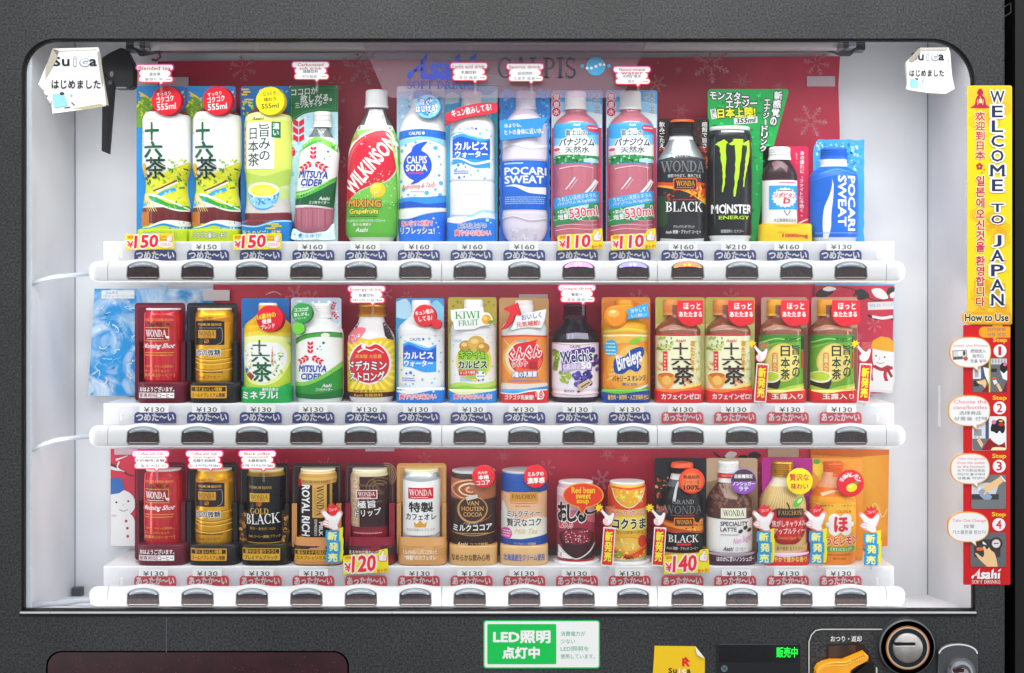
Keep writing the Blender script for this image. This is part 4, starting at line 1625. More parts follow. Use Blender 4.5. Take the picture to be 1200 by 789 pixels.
def r1_soda():
    d = Drink(0, 5, 'soda_bottle', 'white and blue lactic soda bottle with an icy round badge and big blue swirl')
    c = d.card(465, 101, 521, 'a6cbe8')
    ice(c, 466, 108, 520, 280, 5, ('dcecf6', '8cbce0', '5c9fd4', 'a9cfe9', '3c86c8'), 300)
    c.rect(466, 102, 520, 107.5, 'd6dde6')
    a = d.body(493.5, [(106, 11), (112, 11.5), (122, 14), (132, 20), (142, 25), (150, 27.4), (158, 28), (262, 28), (276, 27.8), (d.by, 27)],
               [(113, '2f7bd0'), (152, 'eeeaf0'), (999, 'f4f5f8')])
    a.band([(465, 153), (493, 151), (522, 153)], [(465, 163), (493, 160), (522, 163)], '1767cc')
    a.band([(465, 163), (480, 162), (500, 160), (522, 163)], [(465, 172), (480, 167), (500, 164), (522, 171)], '8cc9ee')
    a.txt('CALPIS', 479, 154.4, 493, 158, 'ffffff', .03)
    a.ell(496, 156, 1.7, 1.7, 'ffffff')
    a.dots([(470, 176, 2), (475, 170, 1.6), (487, 167, 1.6), (482, 172, .8), (504, 168, 1), (510, 173, 2.6), (514, 183, 1.4), (516, 192, 1), (469, 190, .9), (514, 205, 1.6), (508, 214, 1), (516, 214, 2.4), (510, 222, 1.4), (515, 228, 2.2), (469, 212, 1.8), (472, 222, 2.2), (478, 228, 1.4), (486, 229, .9), (500, 226, 2.6), (470, 231, 1.2), (507, 233, 1.2)], '4cb0e8', 14)
    ring = ellp(491, 195, 21.5, 24, 40)
    a.poly(ring, 'e6ebf2')
    a.ell(491, 195, 20.5, 23, 'f6f7fa')
    a.ell(489, 194, 17, 18, '1650cc')
    a.poly(catmull([(481, 180), (484, 172), (491, 168), (501, 166), (496, 172), (494, 177), (499, 181)], 4), '1650cc')
    a.poly(catmull([(479, 206), (485, 211), (481, 216), (490, 214), (498, 207), (500, 200)], 4), '1650cc')
    a.txt('CALPIS', 476.5, 183, 500, 191.5, 'ffffff', .03)
    a.txt('SODA', 475.5, 193, 500.5, 200.4, 'ffffff', .045)
    micro(a, 478, 497, [203], 'e03a58', 2, 5)
    a.txt('Refreshing & Tasty', 471, 215, 510, 222, 'de5c6c', 0, rot=5, sh=.35)
    micro(a, 481, 497, [224.5], 'd88', 1, 6)
    a.band([(465, 233), (480, 231), (500, 231), (522, 228)], [(465, 244), (490, 243), (522, 244)], '2f8ee0')
    a.band([(465, 238), (480, 236), (500, 239), (522, 236)], [(465, 244), (490, 243), (522, 244)], '1555c4')
    a.band([(465, 245), (490, 244), (522, 243)], [(465, 256), (480, 256), (500, 250), (522, 247)], 'f7f8fb')
    a.band([(465, 257), (480, 256.5), (500, 251), (522, 247.5)], [(465, 285), (490, 285), (522, 285)], '1b6edc')
    a.txt('強い甘さと刺激で', 470, 258.5, 507, 265, 'ef3a52', .03, o='ffffff', ow=.06, rot=1)
    a.txt('リフレッシュ!', 469, 266.5, 509, 274.5, 'ffffff', .045, o='1444a8', ow=.05)
    a.dots([(508, 256, 1.2), (511, 261, .8), (513, 266, 1), (508, 270, .7), (514, 273, .7)], 'd6eaf8', 8)
    d.cap(493.5, 103, 112, 11, '4a8ad8')
    b = d.badge(501, 125, 15, '7cc0ea', '4a9ad4', 14, t=6)
    ice(b, 489, 114, 513, 136, 71, ('d8effb', '4aa8e0', 'a9d8f2', '2f8ed0'), 70)
    b.txt('白く', 492, 116.5, 503, 123, 'ffffff', .06, o='1a50b8', ow=.09, rot=-5)
    b.txt('はじける', 487.5, 124, 510, 131, 'ffffff', .06, o='1a50b8', ow=.09, rot=4)
    return d.end()


r1_soda()


def r1_lactic():
    d = Drink(0, 6, 'drink_bottle', 'white lactic drink bottle wrapped by a slanted red ribbon under its cap')
    c = d.card(521.5, 101, 583, '3fa6dc')
    c.band([(521.5, 112), (530, 108), (538, 112)], [(521.5, 124), (530, 122), (538, 120)], 'b9dcef')
    c.band([(560, 108), (572, 112), (583, 104)], [(560, 124), (572, 124), (583, 120)], '9fd2ec')
    c.rect(576, 122, 582.5, 250, '1d93a8')
    c.rect(522, 122, 527, 250, '46b4de')
    a = d.body(552.5, [(112, 11), (122, 12), (128, 15), (134, 20), (140, 24), (146, 26), (152, 26.4), (209, 26.4), (212, 25.8), (215, 26.6), (262, 26.8), (278, 26.6), (d.by, 26)],
               [(999, 'f3f3f6')], n=2.9)
    a.txt('CALPIS', 543.5, 149, 556, 152.5, '4a62b4', .02)
    a.ell(558, 150.8, 1.5, 1.5, '3a5ac0')
    a.dots([(529, 151, 1.1), (538.5, 151, 1.3), (562.5, 156.5, 1.6), (570, 152, 1.3), (575, 159, 1), (531, 162, 1), (533, 199, 1.3), (560, 200, 1.5), (568, 209, 1.4), (573, 196, 1.2), (552, 205, 1), (529, 190, 1.1), (577, 186, 1)], '58c0ea', 12)
    a.band([(530, 160), (540, 157), (552, 160), (563, 163), (574, 162)], [(530, 193), (542, 191), (558, 197), (574, 196)], '2f96e2')
    a.band([(530, 163), (540, 160), (552, 163), (563, 166), (574, 164)], [(530, 180), (545, 180), (560, 180), (574, 180)], '1254c4')
    a.band([(530, 180), (545, 180), (560, 180), (574, 180)], [(530, 186), (545, 186), (560, 187), (574, 187)], '1c72d6')
    a.line([(528, 186), (540, 186), (556, 192), (575, 188)], 1.4, 'e6f2fa', True, 3)
    a.line([(527, 158), (538, 155), (550, 159), (566, 162)], 1.2, '7cc8dc', True, 1.6)
    a.txt('カルピス', 533, 166.5, 571, 175.5, 'ffffff', .05)
    a.txt('ウォーター', 533.5, 177, 571, 184.5, 'ffffff', .05)
    a.dots([(537, 193.5, 1.6), (543, 192, 1.2), (535, 198, .9), (545.5, 196, 1), (538, 208, 1.6), (544, 207, 1.1)], '2f7fd4', 10)
    micro(a, 532, 549, [200.5, 203], '6a74c8', 1.2, 4)
    a.rect(527.5, 210.5, 578, 211.5, 'd3d3dc')
    a.rect(528.5, 214.5, 577, 252, 'e9e9ef', r=3)
    a.rect(530, 216, 576, 252, 'f4f4f7', r=3)
    a.rect(542, 227.5, 564.5, 229, 'd4d4dc')
    a.rect(542, 229, 543, 246, 'dcdce4')
    a.rect(563.5, 229, 564.5, 246, 'fbfbfd')
    a.poly([(549, 232), (557, 232), (553, 235)], 'dcdce4')
    a.band([(524, 252), (536, 257), (552, 252), (566, 246), (582, 248)], [(524, 255), (536, 260), (552, 256), (566, 250), (582, 252)], '9fd6ec')
    a.band([(524, 254), (536, 259), (552, 255), (566, 249), (582, 252)], [(524, 258), (536, 262), (552, 259), (566, 255), (582, 257)], 'f4f8fa')
    h = d.holder(552, 29, 256, '1f74d8', n=4.5)
    h.band([(520, 259), (536, 262), (552, 258), (568, 255), (583, 257)], [(520, 255), (536, 255), (552, 255), (568, 254.5), (583, 255)], 'f0f5fa')
    h.dots([(571, 258, 2), (575, 261, 1)], 'a6dcf4', 10)
    h.txt('純水仕上げの', 537, 261.5, 570, 267.5, '2a55b8', .035, o='ffffff', ow=.07, rot=1)
    h.txt('爽やかな味わい', 533, 269.5, 575, 276.5, 'e23850', .035, o='ffffff', ow=.07)
    d.cap(552, 104, 124, 12, 'e4dde6', 12.8)
    b = d.badge(0, 0, 0, 'd8223c', 'a81830', pts=[(521.5, 134), (536, 126.5), (556, 121.5), (574, 120), (582.5, 121.5), (582.5, 132), (566, 135), (546, 138), (530, 143.5), (522.5, 147.5)], name='ribbon', t=4, shear=(0, 0))
    b.poly([(521.5, 135.5), (522.5, 147.5), (530, 143.5), (536, 141.5), (524, 141.5)], 'a9182e')
    b.txt('キュン飲みしてる?', 529, 125, 576, 133.5, 'ffffff', .03, rot=10)
    return d.end()


r1_lactic()


def splash_card(x0, y0, x1, yb, seed, amp=2.5, step=6):
    R = random.Random(seed)
    pts = []
    y = yb - 4
    pts += [(x1, yb), (x1, y)]
    while y > y0 + 10:
        pts.append((x1 - R.uniform(0, amp) * (len(pts) % 2), y))
        y -= step
    x = x1
    while x > x0 + 4:
        pts.append((x, y0 + R.uniform(0, amp * 1.4) * (len(pts) % 2)))
        x -= step
    y = y0 + 8
    while y < yb - 4:
        pts.append((x0 + R.uniform(0, amp) * (len(pts) % 2), y))
        y += step
    pts.append((x0, yb))
    return pts


def r1_sports():
    d = Drink(0, 7, 'sports_drink_bottle', 'milky sports drink bottle with blue label and white wave on a splash-edged card')
    c = d.card(585, 104, 645, '2b86d8', pts=splash_card(585, 104, 645, base_y(0, 101), 3))
    ice(c, 588, 112, 643, 160, 9, ('6fb8ec', '9fd2f4', '1f70c4', '4a9de2'), 120)
    c.rect(586, 185, 644, 283, '1767cc')
    ice(c, 588, 186, 642, 280, 10, ('2f80dc', '1458b8'), 60)
    a = d.body(615, [(116, 11), (126, 11.5), (132, 17), (140, 23), (148, 26), (156, 27), (187, 27), (189, 26.4), (191, 27.2), (244, 27.2), (247, 26.4), (250, 27), (266, 27), (276, 24), (d.by, 19)],
               [(999, 'd5ccdc')])
    for y0, y1, cc in ((168, 171, 'ece6f0'), (171, 172, 'bcb2c4')):
        a.band([(588, y0 + 2), (602, y0 - 1), (622, y0 + 3), (642, y0)], [(588, y1 + 2), (602, y1 - 1), (622, y1 + 3), (642, y1)], cc)
    a.rect(586, 186, 645, 187.2, 'b4a8bd')
    a.rect(586, 188, 645, 245.5, '1c63cc')
    a.rect(591, 190.5, 613, 192, '9fc4ee')
    a.txt('POCARI', 591.5, 196, 640, 204.6, 'ffffff', .04)
    a.txt('SWEAT', 591.5, 206, 637, 214.6, 'ffffff', .04)
    a.band([(592, 217.5), (604, 216), (620, 219.5), (640, 219)], [(592, 217.9), (604, 219), (620, 226), (640, 227.5)], 'f4f2f6')
    micro(a, 592, 639, [231, 233.4, 235.8, 238.2], 'a8c8f0', 1.0, 11)
    a.band([(588, 255), (602, 252), (622, 257), (642, 254)], [(588, 256.2), (602, 253.4), (622, 258.2), (642, 255.2)], 'f4eef6')
    a.band([(588, 256.5), (602, 254), (622, 259), (642, 256)], [(588, 257.3), (602, 255), (622, 260), (642, 257)], 'b9afc0')
    ice(a, 600, 268, 630, 281, 12, ('e6e0ea', 'c3b9ca', 'f0ecf2'), 24)
    d.cap(616, 103.5, 126, 11.8, 'ded8e2', 12.6)
    b = d.badge(0, 0, 0, '2b86dc', '1d68b8', pts=[(585.5, 141), (600, 140.5), (620, 139), (642, 137.5), (636, 148), (634, 160), (610, 162.5), (589, 165), (586, 164)], name='ribbon', t=3, shear=(0, 0))
    b.txt('水よりも、', 591, 144.5, 611, 149.5, 'ffffff', .02, rot=3)
    b.txt('ヒトの身体に近い水。', 591.5, 151, 637, 157.5, 'ffffff', .02, rot=3)
    return d.end()


r1_sports()


def r1_water():
    d = Drink(0, 8, 'water_bottle', 'clear mineral water bottle with a snowy mountain label, left of the two', 'drink', 'mineral water bottles')
    c = d.card(646, 106, 706, '4aa4dc', 3)
    c.band([(646.5, 122), (676, 118), (705.5, 122)], [(646.5, 160), (676, 160), (705.5, 160)], '8cc4e8')
    c.band([(646.5, 134), (676, 130), (705.5, 134)], [(646.5, 160), (676, 160), (705.5, 160)], 'd5e6f0')
    c.rect(646.8, 150, 705.2, 283, 'cf3a58')
    for i, ch in enumerate('健康水'):
        c.ell(652, 113.5 + i * 9, 5.6, 5.6, 'f6e4ea')
        c.ell(652, 113.5 + i * 9, 5.1, 5.1, 'cf2a4a')
        c.txt(ch, 648.8, 110.3 + i * 9, 655.2, 116.7 + i * 9, 'ffffff', .03)
    c.txt('富士山の', 696.5, 109, 703, 134, '3a4a6c', .02, v=True, o='e6f2fa', ow=.06)
    c.txt('恵み', 690, 109, 695.5, 121, '3a4a6c', .02, v=True, o='e6f2fa', ow=.06)
    a = d.body(676, [(116, 11.5), (126, 11.8), (130, 13), (134, 18), (139, 23.5), (145, 26.4), (150, 27), (186, 27), (192, 26.2), (200, 26.8), (222, 26.6), (250, 27), (272, 27), (279, 25), (d.by, 22)],
               [(144, M_WATER), (192, '3f9fd8'), (999, M_WATER)])
    a.band([(648, 145), (676, 142.5), (704, 145)], [(648, 165), (676, 165), (704, 165)], '3b9cd8')
    a.band([(648, 164), (676, 160), (704, 164)], [(648, 184), (676, 184), (704, 184)], 'dbe8f0')
    a.band([(648, 158), (660, 162), (704, 156)], [(648, 170), (676, 170), (704, 168)], '79bce4')
    a.poly([(654, 172), (661, 164), (670, 153), (673, 150), (676, 151), (680, 150), (684, 155), (692, 164), (700, 172)], 'f2f4f6')
    a.poly([(672, 158), (676, 155), (679, 158), (682, 156), (686, 164), (680, 161), (676, 164), (672, 161), (668, 164)], 'b9cfe0')
    a.band([(648, 170), (676, 169), (704, 170)], [(648, 184), (676, 184), (704, 184)], 'f3f5f4')
    small_asahi(a, 672, 144.5, 680, 147.6, 'ffffff')
    a.txt('富士山の', 663, 152, 688, 158.8, '3a4650', .03, o='dfe9f0', ow=.08)
    a.txt('バナジウム', 656, 162, 697, 170.5, '16324c', .045, o='f2f6fa', ow=.09, sh=.12)
    a.txt('天然水', 662.5, 171.5, 690.5, 179, '16242c', .025, o='f6f8fa', ow=.06)
    a.ell(695, 150, 8, 4, 'd6304a', -8)
    micro(a, 689, 701, [149.5], 'f6d8de', 1.4, 4)
    a.ell(653, 174.5, 3.4, 1.8, 'd8405a', 5)
    micro(a, 650, 658, [178.5, 180.6], 'd88ca0', .8, 8)
    a.band([(648, 183), (660, 181), (690, 182), (704, 182)], [(648, 191.5), (676, 190), (704, 191)], '2f8a4c')
    a.scat(50, 7, 649, 182, 703, 191, ['1f6a38', '4cae64', '7cc88c', '12502c', 'a8dcb4'], 1, 2.4, 1.8)
    a.band([(684, 186), (694, 185), (702, 187)], [(684, 190), (694, 190.5), (702, 190)], 'bcd8ec')
    for y, w in ((194.5, 1.2), (252.5, .8)):
        a.line([(656, y + 3), (664, y + 1.5), (680, y), (696, y + 2)], w, 'f0c6d2', True, .5)
    a.line([(663, 222), (668, 216), (674, 208)], 1.1, 'f3dfe6', True, 2)
    a.line([(668, 222), (673, 215), (677, 210)], .6, 'f0d2dc', True)
    a.line([(686, 226), (693, 219), (699, 210.5)], 2.4, 'fbf4f7', True, 4)
    a.line([(692, 226), (697, 219), (701, 212)], 1.2, 'f3dce4', True)
    for y in (258, 263, 268):
        a.line([(652, y + 2), (668, y), (690, y + 1), (700, y - .5)], .9, 'eeb8c4', True, .4)
    # slanted band
    a.poly([(647, 232.5), (704, 222.5), (704, 236), (647, 245.5)], '3a9fdc')
    a.poly([(647, 245.5), (704, 236), (704, 254.5), (647, 265)], '2f8c50')
    a.scat(46, 17, 649, 244, 703, 258, ['1f6a3a', '58b274', '174e2c', '9cd4ac', 'b9d8ec'], 1.2, 3, 1.8)
    a.poly([(670, 243), (690, 239), (690, 243), (680, 250), (672, 250)], 'a9cfe4')
    a.txt('うれしい天然ミネラル', 654, 228.5, 699, 234, 'f4fafd', .015, rot=8)
    a.txt('バナジウム 36.7μg/500ml', 654, 234.5, 699, 239, 'e4f2fa', .01, rot=8, sh=.1)
    a.txt('530ml', 667, 243, 700, 254, 'dc2c48', .02, o='fdf6f6', ow=.06, rot=8)
    a.txt('+30ml', 654, 245.8, 664.5, 250, 'ffffff', .03, rot=8)
    a.txt('増量', 654.5, 251, 666, 257.5, 'ffffff', .03, rot=8)
    d.cap(675.5, 104, 126, 12.6, 'f0eef1', 13.6)
    return d.end()


W = r1_water()
copy_tree(W, PITCH * 1.063, 0, 0, 'clear mineral water bottle with a snowy mountain label, right of the two')


def r1_black_coffee():
    d = Drink(0, 10, 'coffee_bottle', 'black coffee bottle can with silver shoulder and orange cap top, in the top row')
    c = d.card(771, 139, 831, '2c1a16')
    c.scat(60, 4, 772, 142, 830, 190, ['4a2a1e', '1c100e', '6a3420', '3a201a'], 1.5, 4, 1.7)
    c.scat(40, 14, 772, 172, 785, 196, ['c8401c', '7a2414', 'e0602c', '3a1410'], 1.5, 3, 1.6)
    c.scat(40, 15, 818, 172, 830, 196, ['c8401c', '7a2414', 'e0602c', '3a1410'], 1.5, 3, 1.6)
    c.txt('飲みごたえ', 772.5, 143, 779, 174, 'f4f0ec', .02, v=True)
    c.txt('焙煎で旨さ', 822.5, 143, 829, 174, 'f4f0ec', .02, v=True)
    a = d.body(801, [(155, 13.6), (160, 14.2), (164, 16), (172, 20), (181, 25.4), (187, 28), (192, 28.8), (270, 28.8), (277, 28), (d.by, 25.5)],
               [(162, 'd9dadb'), (186, '*a9b2b4'), (999, '24262c')], dr=.75)
    a.band([(776, 186), (801, 181.5), (828, 186)], [(770, 196), (801, 196), (832, 196)], '2c3036')
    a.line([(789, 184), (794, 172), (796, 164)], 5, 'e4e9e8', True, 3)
    a.srf('GRAND', 786, 178.6, 818, 184, '8a9092')
    a.srf('WONDA', 775.5, 188.5, 827, 201.5, '74767c')
    a.txt('焙煎で仕立て、挽きごたえ', 783, 204, 822, 208, 'd8d8da', .01)
    a.band([(772, 216), (786, 220), (806, 225), (831, 240)], [(772, 212), (786, 214), (806, 213), (831, 214)], 'd8481c')
    a.band([(772, 218), (786, 221), (806, 226), (831, 241)], [(772, 216), (786, 218), (806, 221), (831, 232)], 'f5a828')
    a.scat(30, 6, 808, 214, 829, 232, ['f7b030', 'b03012', 'f06a20', '5c1a10'], 1, 3, 1.8)
    a.scat(8, 8, 779, 224, 790, 234, ['a8341c', 'c2502c', '6a2414'], 2, 4, 1.6)
    a.ell(816, 220.5, 2.4, 2.4, 'fff0c8')
    a.band([(771, 232), (776, 229), (783, 232)], [(771, 262), (776, 266), (783, 262)], '2a4428')
    a.rect(789, 209, 817.5, 223, 'e8641e', r=2)
    a.rect(790.2, 210.2, 816.3, 221.8, '3a1a10', r=1.6)
    a.srf('WONDA', 792.5, 212, 814.5, 218, 'f0a028')
    micro(a, 793, 814, [219.8], 'd8842a', .9, 2)
    micro(a, 789, 816, [234], 'c8301e', 1.4, 9)
    a.srf('BLACK', 780.5, 236.5, 823.5, 248, 'f7f6f4')
    a.txt('グランドワンダ ブラック', 789, 264, 814, 267.6, 'd6d6d8', .01)
    a.txt('Asahi 無糖・ブラック コーヒー', 781, 269.5, 822, 274, 'f0f0f0', .015)
    a.band([(776, 279), (801, 280.5), (826, 279)], [(776, 284), (801, 284), (826, 284)], 'c3c6c9')
    d.cap(801, 141, 157.5, 14.4, '2b2c31', 14.6, 3)
    p = d.P('cap_top')
    p.loft(Body(801, [(139, 10), (139.6, 13), (141, 14.3), (142.4, 14.5)], .8, 2, 79.5), [(999, 'e0532a')])
    return d.end()


r1_black_coffee()


def r1_energy():
    d = Drink(0, 11, 'energy_drink_can', 'tall black energy drink can with green claw marks on a slanted green card')
    yb = base_y(0, 101)
    c = d.card(0, 0, 0, '12a04a', pts=[(829.5, yb), (829.5, 107), (832, 104.5), (922, 104.5), (924.5, 107), (908, 166), (896, 214), (886, yb)])
    R = random.Random(2)
    q = {}
    for i in range(150):
        y = R.uniform(107, 280)
        xr = 922 - (y - 105) * .235
        x = R.uniform(831, xr - 4)
        w, h = R.uniform(1, 5), R.uniform(.8, 3)
        q.setdefault(R.choice(['0d7a38', '1cc05c', '0a5a2c', '2ad070']), []).append(_sb(x, y, min(x + w, xr - 1), y + h))
    for k_, v_ in q.items():
        c.polys(v_, k_)
    c.txt('モンスター', 832, 108, 877, 117.5, 'f3f4f2', .05, o='18201c', ow=.09, rot=-3)
    c.txt('エナジー', 851, 117, 887, 126.5, 'f3f4f2', .05, o='18201c', ow=.09, rot=2)
    c.txt('日本上陸!', 841, 126.5, 885, 137.5, 'f3ee1c', .05, o='16301c', ow=.09, rot=3)
    c.rect(833, 128, 839.5, 139.5, 'f0f0ec', 10)
    c.txt('遂に', 834, 128.5, 838.5, 139, '20261f', .02, v=True, rot=10)
    c.rect(860, 137.5, 887.5, 145, 'dfe3e0', 4)
    c.txt('355ml', 863, 138.5, 885, 144, '33423a', .05, rot=4, sh=.2)
    for i, ch in enumerate('新感覚の'):
        c.txt(ch, 907.5 - i * 1.6, 107.5 + i * 10, 916.5 - i * 1.6 - (2 if i == 3 else 0), 117 + i * 10, 'f4f5f3', .05, o='15301f', ow=.1)
    for i, ch in enumerate('エナジードリンク'):
        c.txt(ch, 895.5 - i * .7, 117 + i * 7.7, 902.5 - i * .7, 123.6 + i * 7.7, 'f0f3ef', .04, o='15301f', ow=.1) if ch != 'ー' else c.rect(898.2 - i * .7, 117.4 + i * 7.7, 899.8 - i * .7, 123.4 + i * 7.7, 'f0f3ef')
    a = d.body(858.5, [(147, 23), (148, 24), (150, 24), (151.5, 23), (154, 24), (158, 25.6), (162, 26), (272, 26), (277, 25), (280, 23.4), (d.by, 22.5)],
               [(151.5, 'd9dcdc'), (276, '17191d'), (999, 'd9dadb')], dr=.8, n=2.1)
    a.rect(833, 151.8, 885, 156, '2c3036')
    micro(a, 846, 874, [153.6], 'dfe3e6', 2.2, 3)
    for cc, g in (('4a9a24', 0), ('b6e024', 1)):
        for j, (x, top, bot, w) in enumerate(((846.5, 166, 225, 3.7), (862.5, 163, 230.5, 4.7), (876.5, 166, 219, 3))):
            RR = random.Random(40 + j)
            L, Rr = [], []
            n = 16
            for i in range(n + 1):
                t = i / n
                y = top + (bot - top) * t
                ww = w * (1.15 - t * .95) * (1 if t > .08 else 1.25) * (1 - .18 * g)
                o = 3.4 * math.sin(t * 2.2 + j) - 2.0 * t
                L.append((x + o - ww + RR.uniform(-.8, .8) * (1 - g * .5), y))
                Rr.append((x + o + ww + RR.uniform(-.8, .8) * (1 - g * .5), y))
            a.poly(L + Rr[::-1], cc)
            if g:
                a.poly([(x - w - 4, 169), (x - w + 1, 166), (x + 2, 163.5), (x + w, 164.5), (x + w + 3, 167.5), (x + w - 1, 169), (x, 169), (x - w, 170.5)], cc)
    a.txt('MONSTER', 835.5, 240, 882, 250, 'f2f2f2', .045)
    a.line([(850.5, 238.5), (850.5, 251.5)], 1.1, 'f2f2f2')
    a.txt('ENERGY', 843, 253, 879, 257, 'b4dc28', .03)
    a.txt('炭酸飲料 / エナジー', 845, 269, 872, 273, 'c9c9c9', .01)
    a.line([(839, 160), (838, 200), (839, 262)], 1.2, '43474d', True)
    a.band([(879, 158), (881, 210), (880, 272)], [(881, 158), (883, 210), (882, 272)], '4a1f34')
    return d.end()


r1_energy()


def r1_tonic():
    d = Drink(0, 12, 'tonic_bottle', 'small brown vitamin tonic bottle on crimson card with yellow foot')
    c = d.card(894, 171.5, 947.5, 'd01c50')
    c.txt('あの疲れに、', 937.5, 177, 942.5, 209, 'fbeef2', .03, v=True)
    c.txt('ファイトに今効く。', 936.8, 210, 941.8, 254, 'fbeef2', .03, v=True)
    c.txt('もう、', 932, 179, 934.8, 192, 'f4c4d2', .02, v=True)
    c.line([(936, 262), (942, 259), (947, 257)], 2.2, 'f6dfe6', True, .8)
    a = d.body(917, [(182, 11), (186, 11), (190, 13.5), (197, 18.2), (203, 20.2), (210, 20.6), (258, 20.6), (d.by, 20.6)], [(210, '30161c'), (999, 'f2f2f2')], dr=.8, n=2.2)
    a.band([(906, 190), (914, 187), (924, 194)], [(908, 200), (916, 196), (922, 203)], '7a5a66')
    a.rect(895, 209, 940, 211, '4a2228')
    micro(a, 913, 933, [214], 'd8485c', 1.6, 3)
    a.rect(902, 217.5, 938, 245.5, '2f9fdc')
    a.poly([(920 + (15.5 if i % 2 else 13.4) * math.cos(i * math.pi / 18), 231.5 + (12.2 if i % 2 else 10.4) * math.sin(i * math.pi / 18)) for i in range(36)], 'f6f6f4')
    micro(a, 911, 929, [223.5], '444', 1.4, 5)
    a.txt('リポビタン', 908, 226, 934, 232, 'd4203c', .045, sh=.2, rot=-2)
    a.txt('D', 918.5, 232.8, 926, 238.5, 'd4203c', .06, sh=.1)
    a.line([(919, 246.5), (922.5, 252), (926, 246.5)], 1.6, '6a6468')
    a.line([(921, 253), (923, 249), (926.5, 252.5)], 1.2, '8a8488')
    a.ell(922.5, 250.2, 4.5, 4, 'e2e2e2')
    a.line([(919, 247.5), (922.5, 252.5), (926.5, 247.5)], 1.3, '6a6468')
    a.txt('大正製薬株式会社', 907, 256, 934, 260.4, '77707a', .01)
    h = d.holder(923.3, 30.8, 262.5, 'f0c418', n=4.5)
    h.poly([(893, 264.5), (903, 263), (912, 265.5), (924, 266), (938, 264), (952, 262.5), (953, 262), (893, 262)], 'e0a818')
    h.txt('タウリン', 912, 271, 921, 273.6, 'c8421c', .02)
    h.txt('1000mg', 917, 274, 947, 279.5, 'd02430', .05)
    d.cap(917, 171, 186.5, 12.8, 'f3f1f2', 13.4, 3)
    return d.end()


r1_tonic()


def r1_bluecan():
    d = Drink(0, 13, 'sports_drink_bottle', 'stout blue sports drink bottle can with sideways white lettering, rightmost of the top row')
    c = d.card(953, 163, 1013, '3f9ee8', pts=splash_card(953, 163.5, 1013, base_y(0, 101), 8, 1.2, 9))
    ice(c, 956, 166, 1010, 200, 19, ('8fcbf4', '2f86d8', 'c3e4f8', '5cb0ec'), 130)
    ice(c, 954, 200, 958, 280, 20, ('8fcbf4', '2f86d8'), 30)
    a = d.body(982.5, [(184, 15), (186, 15.6), (193, 15.6), (195, 18), (199, 24), (204, 27.6), (209, 28.6), (270, 28.6), (277, 27.6), (281, 25.6), (d.by, 25)],
               [(194, 'e6e8f0'), (278, '1c68d0'), (999, 'c3cbd8')], dr=.78)
    a.band([(962, 204), (982, 199), (1004, 204)], [(964, 202), (982, 197), (1002, 202)], '4d92e4')
    a.band([(954, 210), (982, 204), (1012, 210)], [(954, 211), (982, 205), (1012, 211)], '3f86dc')
    a.poly(catmull([(974, 205), (975.5, 214), (972.5, 228), (966.5, 244), (965, 262), (966, 280)], 5) + catmull([(971, 280), (974, 266), (974.5, 250), (976.5, 232), (977, 216)], 5), 'f2f4f8')
    vr(a, 'POCARI', 999, 206.5, 270, 9.2, 'ffffff', .04)
    vr(a, 'SWEAT', 987, 206, 265, 9.6, 'ffffff', .04)
    micro(a, 958, 1008, [273], '7fb4ee', 1, 4)
    a.rect(1001, 205.5, 1003, 272, '1c68d0') if 0 else None
    d.cap(983, 171, 185, 15.6, '1f6cd4', 16, 3)
    return d.end()


r1_bluecan()


# ------------------------------------------------ middle row
def can(d, cx, hw, y0, y1, zones, lid='c9ccd0', front=79.0, rim=None, name='can_body', neck=.88):
    a = d.body(cx, [(y0, hw * neck), (y0 + .6, hw * (neck + .03)), (y0 + 1.6, hw * (neck + .03)), (y0 + 2.4, hw * (neck + .01)), (y0 + 7, hw * .985), (y0 + 9, hw), (y1 - 6, hw), (y1 - 2, hw * .95), (y1, hw * .88)],
               [(y0 + 2.2, rim or lid)] + zones, dr=.8, n=2.05, front=front, name=name, raw=True)
    return a


def can_tray(d, cx, hw, y0, c, c2, h0=440):
    """moulded dark tray: back card with a raised foot whose lip dips in front of the can"""
    k = d.card(cx - hw, y0, cx + hw, c, 4, D=103)
    k.line([(cx - hw + 2.5, h0 - 40), (cx - hw + 2.5, y0 + 4), (cx + hw - 2.5, y0 + 4), (cx + hw - 2.5, h0 - 40)], .7, c2)
    for s_ in (-1, 1):
        p = d.P('side_rail')
        xs = sorted((cx + s_ * (hw - 5), cx + s_ * hw))
        p.plate(rrp(xs[0], h0 - 40, xs[1], h0 + 20, 2), 90, 14, c, bev=.8)
    h = d.holder(cx, hw, h0 + 8.5, c, D=72.5, n=4, dr=.8)
    h.band([(cx - hw, h0 + 10.5), (cx - hw * .5, h0 + 13), (cx, h0 + 13.6), (cx + hw * .5, h0 + 13), (cx + hw, h0 + 10.5)], [(cx - hw, h0 + 11.2), (cx, h0 + 14.4), (cx + hw, h0 + 11.2)], c2)
    return k, h


def beans(a, cx, cy, n, seed, w, h, cols=('6a2c14', '8a4420', '4a1c0c')):
    R = random.Random(seed)
    by, sl = {}, []
    for i in range(n):
        x, y, r = cx + R.uniform(-w, w), cy + R.uniform(-h, h), R.uniform(0, 180)
        by.setdefault(R.choice(cols), []).append(rotp(ellp(x, y, 2.4, 1.6, 10), x, y, r))
        sl.append(tuple(rotp([(x - 1.8, y)], x, y, r)[0]) + tuple(rotp([(x + 1.8, y)], x, y, r)[0]))
    for c, q in by.items():
        a.polys(q, c)
    a.lines(sl, .4, '2c0e06')


